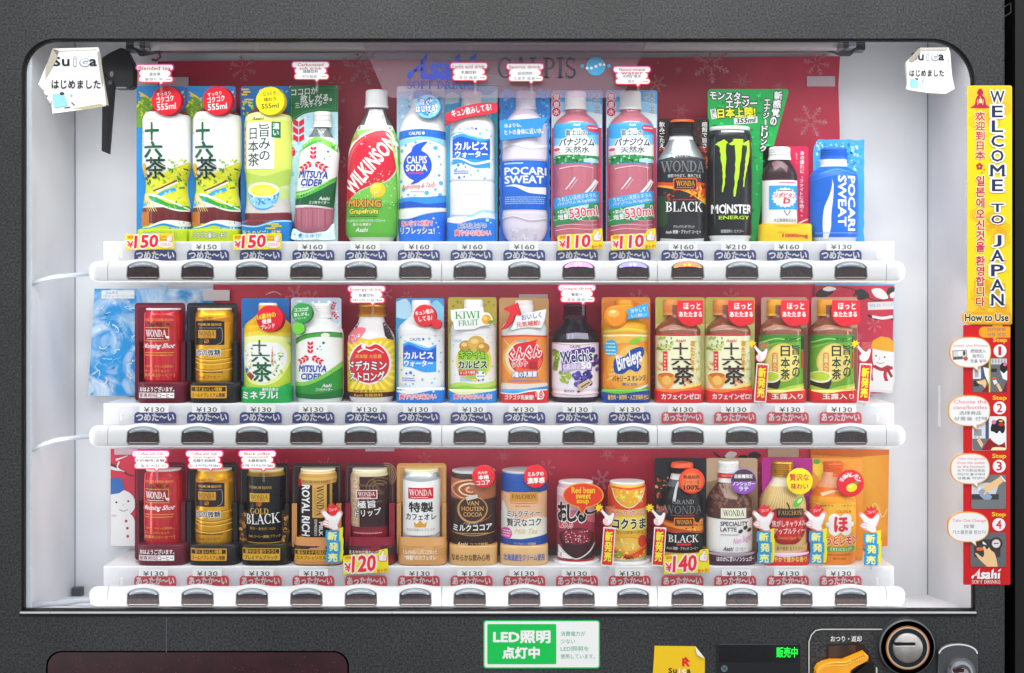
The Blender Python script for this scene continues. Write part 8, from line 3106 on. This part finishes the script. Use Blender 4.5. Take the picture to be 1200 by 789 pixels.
    for i in range(46):
        x, y = R.uniform(110, 156), R.uniform(352, 460)
        pts = [(x, y)]
        for k in range(4):
            x, y = min(max(x + R.uniform(-6, 6), 106), 160), min(max(y + R.uniform(-5, 5), 345), 462)
            pts.append((x, y))
        a.line(pts, R.uniform(.6, 2.0), R.choice(['8cc6e6', 'c6e2f2', 'e6f3fa', '4aa4da', 'a4d2ec']), True, .3)
    p.art(a)
    tape(p, 119, 340.4, 157.6, 350, '~dfe3e4', 0, DI)
    b = Art(DI - 1.6, base=.08)
    b.txt('ひんやり', 124, 341.6, 138, 345, '5a78a8', .02)
    b.txt('冷たいドリンク', 121, 345.6, 156, 348.6, '8a9cb4', .01)
    p.art(b)
    tape(p, 238, 340, 269, 352.6, '~d8cccc', 0, DI)
    p.plate([(187, 334), (197, 334), (196, 339), (193.4, 343.6), (190.4, 341.6)][::-1], DI - 2, .5, '~9ab4cc')
    tag(p.obj('poster', None, (wx(150, DI), DI, wz(464, DI))), 'pale blue ice-pattern poster left of the red can in the middle row', 'poster')
    # bottom row
    p, a = poster('poster', [(129.6, 526), (129.6, 640.5), (160, 640.5), (160, yb[2] - .5), (1000, yb[2] - .5), (1000, 526)], RED, '')
    for i in range(26):
        flake(a, 330 + i * 24 + R.uniform(-6, 6), R.choice([536, 552, 576, 600, 624]) + R.uniform(-5, 5), R.uniform(6, 13), R.choice([0, 1, 1, 0]), FL, R.uniform(0, 60))
    flake(a, 705, 562, 11, 2, 'c8808c', 10)
    a.line([(130, 544), (140, 549), (150, 556), (157, 558)], 2.4, '2c2220', True, 1)
    a.line([(130, 548), (136, 550), (142, 551)], 4, 'e8e0de', True, 2)
    a.line([(140, 541), (138, 548), (146, 553)], 2, 'e6dcd8', True, 1)
    a.line([(136, 539), (142, 537), (150, 534)], 2.6, 'e8e0de', True, .6)
    a.poly([(130, 577)] + ellp(141, 590, 18, 16, 22, 128, -128) + [(130, 603)], 'ece8e6')
    a.poly([(130, 601)] + catmull([(133, 600), (146, 600), (155, 604), (159, 614), (160.6, 628), (160.4, 640)], 4) + [(130, 640)], 'ece8e6')
    a.poly([(130, 561), (136, 560), (143, 560.6), (146, 574), (140, 578), (130, 579.6)], '1f62b0')
    a.dots([(136.6, 588.6, 1.3), (150.6, 587.4, 1.3)], '3a3434', 8)
    a.lines([(145, 590, 144.4, 593)], .6, '9a8a88')
    a.line([(140, 597), (145, 599), (150, 597)], .7, '6a5a58', True)
    a.dots([(148, 610.6, 1.7), (149.6, 619, 1.7), (150, 628.4, 1.7)], 'b81c34', 10)
    a.poly([(129.8, 604), (134, 606), (138, 604), (133, 603)], 'c9c2c0')
    a.line([(836, 530), (850, 544), (842, 560)], 2, '2c2220', True)
    for x, y, ro in ((856, 534, 20), (872, 538, -20), (846, 542, 60), (884, 534, 0)):
        a.poly(rotp(catmull([(x - 8, y), (x, y - 5), (x + 8, y), (x, y + 4)], 4, True), x, y, ro), ['e6dcd8', '2c2220'][int(ro != 20)])
    p.art(a)
    tape(p, 134, 526.4, 161, 533)
    tape(p, 428, 525, 462, 529)
    tape(p, 900, 526, 936, 536, '~c8a890')
    tag(p.obj('poster', None, (wx(600, DP), DP, wz(yb[2], DP))), 'red snowflake poster with a blue-hatted snowman behind the bottom row', 'poster')
    DQ = DP - 4
    yq = EY - SHELF_Z[2] / K(DQ) - .6
    p = Part()
    p.plate([(950, 526), (950, yq), (1040, 640), (1042, 527)], DQ, 1, noise_mat('amber_print', 'd2701c', 'f0b83c', 7, .6, 0, .38, .66, 3, 'f6d070', .6, .3), '~e0b060')
    a = Art(DQ, base=.08)
    a.line([(1018, 600), (1026, 590), (1034, 606), (1040, 596)], .8, 'f4d888', True)
    a.line([(1020, 560), (1030, 575), (1038, 566)], 1.4, 'e89a3c', True, .4)
    a.poly([(950, 526), (1042, 527), (1041.6, 533), (1000, 536), (950, 533)], 'c8641c')
    p.art(a)
    tag(p.obj('poster', None, (wx(1000, DQ), DQ, wz(yq, DQ))), 'amber orange poster at the right of the bottom row behind the lemon bottle', 'poster')


posters()


def asahi_logo(a, x0, y0, x1, y1, c):
    """bold slanted wordmark with pointed ascenders"""
    w, h = x1 - x0, y1 - y0
    f = lambda u, v: (x0 + u * w, y0 + v * h)
    g = lambda u, v: f(u * .78, v)
    a.polys([[g(.26, 1), g(.275, .3), g(.38, .0), g(.37, .88), g(.41, 1)], [g(.0, .9), g(.04, .73), g(.15, .6), g(.23, .42), g(.29, .24), g(.3, .4), g(.21, .62), g(.13, .8), g(.1, .95), g(.04, 1.0)], [g(.15, .64), g(.3, .56), g(.3, .68), g(.14, .75)]], c)
    a.txt('s', x0 + .335 * w, y0 + .4 * h, x0 + .47 * w, y1, c, .05, sh=.2)
    a.txt('a', x0 + .485 * w, y0 + .4 * h, x0 + .655 * w, y1, c, .05, sh=.15)
    a.polys([[f(.68, 1), f(.69, .24), f(.775, .0), f(.76, .5), f(.755, 1)], [f(.76, .6), f(.79, .43), f(.85, .41), f(.875, .52), f(.865, 1), f(.795, 1), f(.80, .62)], [f(.90, 1), f(.91, .46), f(.985, .42), f(.975, 1)], [f(.91, .32), f(.925, .18), f(1.03, .0), f(.99, .26)]], c)


def hanging_sign():
    D = 66
    p = Part()
    p.plate([(423, 46), (428, 58), (449, 106), (453, 112), (459, 114.5), (720, 114.5), (728, 112.5), (733, 106), (760, 46)], D, .8, M_FILM)
    a = Art(D, base=.1)
    asahi_logo(a, 476.5, 62, 557, 92.5, '2038b0')
    a.srf('SOFT DRINKS', 476.5, 95, 558, 104, '2038a0')
    a.srf('CALPIS', 582, 67.6, 676, 91.6, '1a1630')
    a.ell(698.3, 78, 11.2, 10.8, '2f9fd0')
    a.dots([(682.4, 77.6, 2.1), (713.6, 77.4, 2.1)], '2f9fd0', 12)
    a.dots([(688, 80, 1.7), (693, 80, 1.7), (698.4, 78, 1.8), (703.4, 75.8, 1.8), (708, 76, 1.4)], 'f0e4ea', 10)
    p.art(a)
    p.plate(rrp(440, 45.4, 727, 47, .6), D - .6, .5, 'cfc8ce')  # pale plate standing in for the highlight along the film's top edge
    tag(p.obj('hanging_sign', None, (wx(600, D), D, wz(46, D))), 'translucent hanging film sign with blue and dark lettering at the window top', 'sign')


hanging_sign()


# ---------------------------------------------------------------- stickers on the outside
def curl(x0, y0, x1, y1, amt, w):
    """edges that lift off the glass"""
    def f(x, y):
        d = min(x - x0, x1 - x, y1 - y)
        return -amt * max(0, 1 - d / w) ** 2 if d < w else 0
    return f


def torn_sticker(pts, folds, txts, lab, lift, patch):
    D = 4.6
    p = Part()
    bm = bmesh.new()
    vs_ = [bm.verts.new((x, y, 0)) for x, y in pts]
    bm.faces.new(vs_)
    bmesh.ops.triangulate(bm, faces=bm.faces[:])
    xs = [q[0] for q in pts]
    ys = [q[1] for q in pts]
    for i in range(1, 24):
        x = min(xs) + (max(xs) - min(xs)) * i / 24
        bmesh.ops.bisect_plane(bm, geom=bm.verts[:] + bm.edges[:] + bm.faces[:], plane_co=(x, 0, 0), plane_no=(1, 0, 0), dist=1e-4)
        y = min(ys) + (max(ys) - min(ys)) * i / 24
        bmesh.ops.bisect_plane(bm, geom=bm.verts[:] + bm.edges[:] + bm.faces[:], plane_co=(0, y, 0), plane_no=(0, 1, 0), dist=1e-4)
    k = K(D)
    bm.verts.index_update()
    fr = [((v.co.x - EX) * k, D + lift(v.co.x, v.co.y), (EY - v.co.y) * k) for v in bm.verts]
    F = [[v.index for v in f.verts] for f in bm.faces]
    bm.free()
    p.add(fr, F, '~eceded', True)
    p.add([(x, y + .25, z) for x, y, z in fr], [f[::-1] for f in F], '~c4c2bc', True)
    for q, c in folds:
        p.plate(q, D - 1.2, .25, c)
    a = Art(D, base=.7, lift=lift)
    for f in txts:
        f(a)
    p.art(a)
    xm = sum(xs) / len(xs)
    o = p.obj('torn_sticker', None, (wx(xm, D), D, wz(max(ys), D)))
    tag(o, lab, 'sticker')


def suica(a, x0, y0, x1, y1, rot=0):
    w = (x1 - x0) / 5
    for i, ch in enumerate('Suica'):
        xx = x0 + i * w * 1.02
        up = ch in 'Si'
        c = '22222a' if ch not in 'ic' else 'd3d7de'
        a.txt(ch, xx + (w * .3 if ch == 'i' else 0), y0 if up else y0 + (y1 - y0) * .25, xx + w * (.48 if ch == 'i' else .78), y1, c, .03, o=None if ch not in 'ic' else '8a93a2', ow=.05)


torn_sticker([(61.5, 57), (115, 55.5), (117.5, 63), (120, 88), (127, 124), (116, 125.6), (64, 134), (61.5, 128), (60, 116), (58, 106), (47.5, 99.6), (52, 84)],
             [([(61.5, 57), (52, 84), (47.5, 99.6), (54, 92), (64.5, 73), (67.6, 66)], '~a8a498'), ([(61.5, 57), (67, 65.6), (69, 60)], '~7c786e'), ([(116.6, 58), (114, 62), (118, 92), (125, 123.6), (127.4, 124), (121, 88)], '~9a978e'), ([(64, 134), (116, 126), (125, 124.6), (117, 121.6), (86, 127), (66, 130)], '~b3a98c'), ([(61.5, 57), (115, 55.5), (114, 58), (66, 60)], '~d8d6d0')],
             [lambda a: suica(a, 62.5, 67, 115, 77.4), lambda a: a.txt('はじめました', 61, 94, 118, 104, '26262c', .03), lambda a: a.poly([(62, 110), (76, 111), (80, 124), (64, 127)], '8fcbe8'),
              lambda a: a.ell(73, 110, 2.8, 1.9, '3a3c40'), lambda a: a.ell(84, 112, 1.6, 1.6, '8fbcd8'), lambda a: a.txt('Suica', 64.5, 121, 76, 124.6, 'f0f6f8', .02), lambda a: a.line([(84, 120), (88, 124)], 1.2, '3a3c40'), lambda a: a.line([(76, 127), (83, 125.6)], 1.4, '3a3c40')],
             'torn white sticker with curled edges on the upper left of the glass', curl(48, 40, 127, 134, 6, 10), None)
torn_sticker([(1078, 56), (1111, 55.6), (1113, 62), (1114.6, 88), (1117, 105), (1107, 110.6), (1088, 109.6), (1060, 105), (1062, 98), (1060.4, 74), (1068, 66)],
             [([(1078, 56), (1068, 66), (1060.4, 74), (1071, 71.6), (1079, 62)], '~9c988e'), ([(1078, 56), (1111, 55.6), (1108, 58.6), (1080, 59)], '~b9b6ae'), ([(1113, 62), (1114.6, 88), (1117, 105), (1113, 103), (1111.4, 70)], '~a8a59c'), ([(1060, 105), (1088, 109.6), (1107, 110.6), (1100, 106), (1070, 103)], '~d6d4cc'), ([(1062, 98), (1060.4, 74), (1063, 75), (1064.4, 97)], '~c4c2bc')],
             [lambda a: suica(a, 1068, 62, 1107, 70.6), lambda a: a.txt('はじめました', 1065.5, 82, 1106, 89.6, '26262c', .03), lambda a: a.poly([(1066, 92.6), (1074, 93), (1076, 104), (1067, 103.6)], '8fcbe8'),
              lambda a: a.ell(1073.6, 93, 2, 1.3, '3a3c40'), lambda a: a.ell(1081, 95, 1.4, 1.4, '8fbcd8'), lambda a: a.rect(1078, 100, 1083, 104, 'b9dcec', 8)],
             'peeling white sticker with rough edges on the upper right of the glass', curl(1061, 40, 1116, 110, 4, 8), None)


def led_sign():
    D = -.5
    p = Part()
    p.plate(rrp(566.5, 727, 703, 783.5, 3.5), D, .5, '17c45c')
    a = Art(D, base=.05, eps=.03)
    a.rect(568, 728.4, 701.6, 782, 'f3f5f4', r=2.6)
    a.rect(571, 731.4, 652, 778.6, '10b84e', r=1.6)
    a.txt('LED照明', 578.5, 739.6, 644.5, 753.4, 'f8faf8', .055)
    a.txt('点灯中', 589, 758.6, 632, 771.6, 'f8faf8', .06)
    for i, t in enumerate(('消費電力が', '少ない', 'LED照明を', '使用しています。')):
        a.txt(t, 657, 740 + i * 8.8, 657 + (29, 17, 33, 40)[i], 745.6 + i * 8.8, '4aa87a', .0)
    p.art(a)
    tag(p.obj('lighting_sticker', None, (wx(634, D), D, wz(783, D))), 'white and green LED lighting sticker on the door below the window', 'sticker')


led_sign()


def yellow_sticker():
    D = -.6
    p = Part()
    f = lambda x, y: -3.2 * max(0, (x - 812) / 14) * max(0, (777 - y) / 20) if y < 777 else 0
    p.plate([(767, 757), (815, 757.5), (826, 771.5), (825.6, 840), (766, 840), (765, 790), (766.4, 770)][::-1], D, .3, 'e6bc1c')
    a = Art(D, base=.06)
    a.txt('R', 800, 772, 807.6, 780.6, 'd8202c', .07)
    a.line([(803, 770), (808, 776)], 1.6, 'd8202c')
    w = 5.4
    for i, ch in enumerate('Suica'):
        c = 'f2f0e4' if ch in 'ic' else '3a3020'
        a.txt(ch, 783.5 + i * w + (1.4 if ch == 'i' else 0), 783 if ch in 'Si' else 784.6, 783.5 + i * w + (2.4 if ch == 'i' else 4), 788.8, c, .04)
    p.art(a)
    p.plate([(815, 757.5), (826, 771.5), (822, 770.6), (816.6, 767)][::-1], D - 2.2, .3, '~e9e4dc', bev=.2)
    tag(p.obj('card_sticker', None, (wx(795, D), D, wz(840, D))), 'yellow sticker with one folded corner left of the small display', 'sticker')


yellow_sticker()


def hexes(a, x0, y0, x1, y1, seed, c):
    R = random.Random(seed)
    for i in range(seed % 5 + 7):
        x, y = R.uniform(x0 + 8, x1 - 8), R.uniform(y0 + 9, y1 - 9)
        for q in (7.6, 5, 2.4):
            h = [(x + q * math.cos(math.radians(30 + 60 * k)), y + q * math.sin(math.radians(30 + 60 * k))) for k in range(7)]
            a.line(h, .7, c)


def welcome_sign():
    D = -1.4
    p = Part()
    p.plate(rrp(1133.5, 100.4, 1186, 380.6, 2.4), D, 1.1, 'f0cb12')
    a = Art(D, base=.05, eps=.03)
    a.rect(1134.5, 101.6, 1185, 130, 'eeb928')
    a.rect(1134.5, 350, 1185, 366, 'efbe22')
    a.rect(1134.5, 366, 1185, 379.8, 'eaa51e')
    a.rect(1134.5, 124, 1185, 134, 'f0c41c')
    for (y0, y1, sd) in ((100, 158, 3), (240, 292, 2), (320, 379, 4)):
        hexes(a, 1134, y0, 1186, y1, sd, 'e2a01c')
    R = random.Random(1)
    a.scat(30, 2, 1136, 136, 1184, 360, ['f4d838', 'ecc416'], .6, 1.4, 2)
    # bowing figure in a kimono
    c = 'b01c4c'
    a.ell(1148.5, 108.6, 3.6, 3.3, c)
    a.ell(1148.5, 105.4, 2.2, 1.4, c)
    a.poly(catmull([(1146, 112), (1151, 112), (1154, 116), (1155.6, 123), (1160, 126.4), (1137.4, 126.4), (1142, 123), (1143.4, 116)], 4, True), c)
    a.lines([(1145, 117, 1145.6, 123), (1152, 117, 1151.4, 123)], .7, 'f2d04a')
    a.poly([(1147, 116), (1150.4, 116), (1150.8, 121), (1146.6, 121)], 'e8d0b0')
    a.line([(1148.6, 113), (1148.6, 120)], .6, 'f2d04a')
    a.txt('欢迎到日本', 1142.6, 131, 1154, 188, 'c0204c', .04, v=True, o='fbe9a8', ow=.06)
    for k in range(5):
        t = math.radians(90 + 72 * k)
        a.dots([(1147.6 + 2.6 * math.cos(t), 195 - 2.6 * math.sin(t), 1.6)], c, 8)
    a.dots([(1153, 199, .9), (1150.6, 202.4, .9)], c, 6)
    a.txt('일본에오신것을', 1142.6, 206, 1154.4, 296, 'c0204c', .045, v=True, o='fbe9a8', ow=.06)
    a.txt('환영합니다', 1142.6, 300, 1154.4, 360, 'c0204c', .045, v=True, o='fbe9a8', ow=.06)
    y = 106
    for word, ends in (('WELCOME', (106, 227)), ('TO', (238, 265)), ('JAPAN', (275, 361))):
        n = len(word)
        H = (ends[1] - ends[0]) / n
        for i, ch in enumerate(word):
            w = {'I': 4, 'M': 8, 'W': 8, 'L': 6.2, 'J': 4.2, 'E': 6}.get(ch, 7)
            cx = 1168.5
            y0 = ends[0] + i * H
            a.txt(ch, cx - w, y0 + 1, cx + w, y0 + H - 3, '1c2a52', .03, o='fdf6dc', ow=.09)
            if ch in 'EL':
                a.rect(cx - w, y0 + H - 4.4, cx + w * .95, y0 + H - 2.8, '1c2a52')
            elif ch in 'AMN':
                for sx in (-1, 1):
                    a.rect(cx + sx * w - 2, y0 + H - 4.2, cx + sx * w + 2, y0 + H - 2.9, '1c2a52')
    p.art(a)
    tag(p.obj('welcome_sign', None, (wx(1160, D), D, wz(380, D))), 'tall yellow welcome strip in three languages on the right door edge', 'sign')


welcome_sign()


def howto_sign():
    D = -1.3
    p = Part()
    p.plate(rrp(1129, 381, 1184, 685.5, 1.6), D, .9, 'c50d16')
    p.plate(rrp(1127.4, 365.4, 1186.2, 379.6, 7), D - 1.6, .6, 'ee9c18')
    a = Art(D - 1.6, base=.05, eps=.03)
    a.txt('How to Use', 1131, 368, 1181.6, 376.4, '26264a', .04, o='fbe0a0', ow=.08)
    p.art(a)
    SK, GR, DG = 'e8bc88', '77797c', '4c4e52'
    a = Art(D, base=.05, eps=.03)
    a.poly(ellp(1153, 389.4, 6, 6.4, 8, 90, 270) + [(1184, 395.8), (1184, 383)], 'e49a1a')
    a.poly([(1165, 378), (1173, 378), (1176, 384), (1162, 384)], 'e49a1a')
    a.txt('如何使用', 1157, 383.8, 1178, 388.2, '6a6478', .0)
    a.txt('사용 방법', 1157, 390, 1178, 394.4, '6a6478', .0)
    for n, y in ((1, 399.6), (2, 467.4), (3, 535.6), (4, 604)):
        x = 1172.4 - n * .5
        a.txt('Step', x - 8, y - 3.6, x + 8, y + 2.6, 'f0c41c', .04)
        cy = y + 10.8 + (1 if n == 1 else 0)
        a.ell(x, cy, 7.6, 7.6, 'f3eef0')
        a.txt(str(n), x - (1.6 if n == 1 else 3), cy - 5, x + (1 if n == 1 else 3), cy + 5, 'c8203c', .03)
    # step 1 picture: two panels, a hand with a note and a hand with coins
    a.rect(1139.4, 419.8, 1180, 460, DG, r=2)
    a.rect(1140, 430, 1149.4, 444, 'd8dade')
    a.rect(1142, 433, 1146.4, 442, 'a4a8ae')
    a.rect(1149.4, 430, 1151.6, 444, '4a5a8a')
    a.rect(1140, 444, 1158.6, 459.6, '62656a', r=1.5)
    a.rect(1140.6, 446, 1147, 453, '2c2c30')
    a.poly([(1152, 430), (1158.6, 432), (1158.6, 450), (1154, 440)], 'eef0f2')
    a.poly([(1150, 459.4), (1158.6, 450), (1158.6, 459.4)], '7c1420')
    a.poly([(1144, 447), (1150, 446), (1154, 444.6), (1156, 449), (1154, 455), (1151, 451), (1146, 449.6)], SK)
    a.rect(1158.6, 419.8, 1160.4, 459.8, 'd8c41c')
    a.rect(1160.6, 420, 1179.6, 459.4, '62656a', r=1.5)
    a.rect(1161, 420.4, 1179.6, 427, 'cfd1d4')
    for i in range(5):
        a.rect(1162 + i * 3.5, 421, 1164.2 + i * 3.5, 426, '9a9ea4')
    a.rect(1161.4, 432, 1168, 436, '26262a')
    a.ell(1176, 431, 4.4, 6, '1c1a1e')
    a.ell(1177.4, 427, 2, 2.4, 'd8629a')
    a.poly([(1171.6, 434), (1176, 438), (1180, 434), (1180, 446), (1175, 444)], 'eef0f2')
    a.rect(1162.4, 442.4, 1167, 444.6, 'e0562c')
    a.poly([(1163, 446), (1167, 445), (1169, 449), (1165, 451)], 'd8dce2')
    a.poly([(1167, 451), (1170, 449), (1174.4, 458), (1171.6, 459.2)], SK)
    a.poly([(1174, 459.4), (1179.6, 446), (1179.6, 459.4)], '7c1420')
    # step 2: a woman seen from behind at the window
    a.rect(1139.2, 488, 1179, 528, 'dfe4e8', r=2)
    a.rect(1139.6, 490, 1155, 514, 'cfd4da')
    a.rect(1141, 503, 1150, 511, '8c929a')
    a.dots([(1143, 512.4, .8), (1147, 512.4, .8)], 'b03a4a', 6)
    a.rect(1154.6, 490, 1158.6, 516, '47506c')
    a.poly([(1139.4, 514), (1160, 514), (1154, 527.8), (1141, 527.8), (1139.4, 526)], '686b70')
    a.poly([(1144.6, 516), (1147.6, 513), (1152, 521), (1150, 525)], SK)
    a.poly([(1150, 527.8), (1157, 516), (1161, 513), (1170, 522), (1177, 517), (1178.6, 527.8)], '8c1420')
    a.poly(catmull([(1161, 506), (1166, 504), (1174, 505), (1178, 512), (1176, 519), (1170, 521), (1163, 517), (1160, 512)], 4, True), 'eef0f3')
    a.poly(catmull([(1161, 500), (1164, 494), (1172, 493), (1177, 498), (1177, 505), (1174, 508), (1171, 505), (1168, 508), (1164, 506), (1161, 505)], 4, True), '1c1a20')
    a.ell(1172, 495.6, 5.2, 4.6, '1c1a20')
    a.ell(1173, 497.4, 3.4, 2, 'c81c24')
    a.ell(1172.6, 493.6, 2.6, 1.2, 'e8b02c')
    a.ell(1164.4, 494.6, 2.6, 2.6, 'd874a8')
    a.poly(catmull([(1161, 527.6), (1163, 524.6), (1170, 524), (1178, 525), (1178, 527.6)], 3), 'eee4b0')
    # step 3: taking a bottle from the outlet
    a.rect(1138, 556.4, 1178.4, 596.4, '6e7174', r=2.4)
    a.poly([(1138.4, 566), (1158, 565.6), (1170, 568), (1166.4, 579), (1138.4, 579.6)], 'c4c9ce')
    a.rect(1138.4, 579, 1170, 585.4, '3a3a3c')
    a.poly([(1144, 571), (1147, 570), (1149, 573), (1146, 575)], 'eef0f4')
    a.poly([(1146.4, 576), (1151, 572), (1158, 577), (1162.4, 582.4), (1160, 585.6), (1153, 585.4), (1148, 581)], '8c9cb8')
    a.poly([(1150.6, 572.6), (1154, 569), (1160, 566), (1166.4, 562), (1171.6, 558.6), (1175.6, 564), (1168, 570.4), (1161, 574), (1156, 577), (1153.4, 580.6), (1152.4, 579), (1155, 574), (1152.6, 573.6)], SK)
    a.poly([(1171.4, 557.8), (1173, 557.4), (1178.4, 563.6), (1177, 565)], 'f4f4f4')
    # step 4: taking the change
    a.rect(1137, 624, 1178.6, 664, '5e6164', r=2.4)
    a.rect(1141, 632, 1172, 653, '35373a', r=2)
    a.ell(1167, 637, 7.4, 7.4, '242528')
    a.ell(1167, 637, 5.8, 5.8, '8a4a34')
    a.ell(1167, 637, 4.8, 4.8, 'd2d4d6')
    a.rect(1164, 636.2, 1170, 637.4, '55585c')
    a.rect(1144, 641.4, 1152, 645.2, 'e8642c', 4, 1.4)
    a.poly([(1151, 634), (1154, 636), (1156, 638.6), (1151.4, 637.6)], 'dfe8f0')
    a.poly(catmull([(1142, 648), (1145, 648.6), (1151, 653), (1153, 648), (1151.6, 641), (1153.6, 640.4), (1156, 644), (1158.6, 641.4), (1161, 645), (1165, 648), (1167.4, 656), (1168.6, 664)], 3) + [(1156.4, 664)] + catmull([(1152, 660), (1147, 655)], 2), SK)
    asahi_logo(a, 1137.6, 666, 1172, 678, 'f6f1f1')
    a.srf('SOFT DRINKS', 1138, 679.6, 1172, 683.8, 'f6f1f1')
    p.art(a)
    # the white speech balloons overhang the strip
    for k, (x0, y0, x1, y1, ls) in enumerate(((1113, 395, 1161.4, 431, None), (1111.4, 463.4, 1160.4, 499.6, (('Choose the', 0), ('cans/bottles', 0), ('选择商品', 1), ('상품을 선택', 1))),
                                              (1114, 531.4, 1160, 567.6, (('Take the goods', 0), ('from the outlet', 0), ('at the bottom', 0), ('从下方取出商品', 1), ('하단의 출구에서', 1), ('상품을 꺼낸다', 1))),
                                              (1110.4, 600, 1159, 635.6, (('Take Out Change', 0), ('找零', 1), ('거스름돈을 받는다', 1))))):
        cx, cy, rx, ry = (x0 + x1) / 2, (y0 + y1) / 2, (x1 - x0) / 2, (y1 - y0) / 2
        sq = [(cx + rx * math.copysign(abs(math.cos(t)) ** .8, math.cos(t)), cy - ry * math.copysign(abs(math.sin(t)) ** .8, math.sin(t))) for t in [2 * math.pi * i / 44 for i in range(44)]]
        Db = D - 2.6
        p.plate(sq, Db, 2.4, 'eea04a')
        p.plate([(cx + 1, y1 - 2), (cx + 9, y1 - 3), (cx + 9.4, y1 + 5)][::-1], Db + .2, .6, 'eea04a')
        b = Art(Db, base=.05, eps=.03)
        b.poly([(cx + (x - cx) * .955, cy + (y - cy) * .94) for x, y in sq], 'f6f4f4')
        b.poly([(cx + 2, y1 - 2.4), (cx + 8, y1 - 3), (cx + 8.6, y1 + 3)], 'f6f4f4')
        if ls is None:
            b.txt('Insert the Money', cx - 20, cy - 9.4, cx + 20, cy - 5.6, 'e0405c', 0)
            b.rect(cx - 21, cy - 2.6, cx - 4, cy + 8.4, '8a8a8c', 4)
            b.rect(cx - 20, cy - 1.6, cx - 5, cy + 6.4, 'c8cacb', 4)
            b.ell(cx - 12, cy + 1.4, 3, 3, 'e4e6e6')
            b.ell(cx - 7.4, cy + 1, 1.6, 3, '4a4a4c')
            b.rect(cx - 20, cy + 5, cx - 9, cy + 8, '5a5a5c', 4)
            b.ell(cx - 5.6, cy + 7.4, 2.5, 2.5, 'd0482c')
            for i, t in enumerate(('把钱放入', '投币口', '돈을 넣어')):
                b.txt(t, cx + (0 if i != 1 else 2.4), cy - 3.6 + i * 5.8, cx + (18 if i != 1 else 15), cy + i * 5.8 + .6, '55525c', 0)
        else:
            n = len(ls)
            st = min(6.6, 27 / n)
            for i, (t, cj) in enumerate(ls):
                w = min(19.6 if n != 6 else 16, len(t) * (3.2 if cj else 1.9))
                yy = cy + (i - n / 2) * st + .4
                b.txt(t, cx - w + 1, yy, cx + w + 1, yy + st * .66, 'e0405c' if not cj else '55525c', 0)
        p.art(b)
    tag(p.obj('instruction_sign', None, (wx(1157, D), D, wz(685, D))), 'red four-step how-to strip with white speech balloons below the yellow strip', 'sign')


howto_sign()

for o in list(bpy.data.objects):
    if '_o' in o:
        del o['_o']
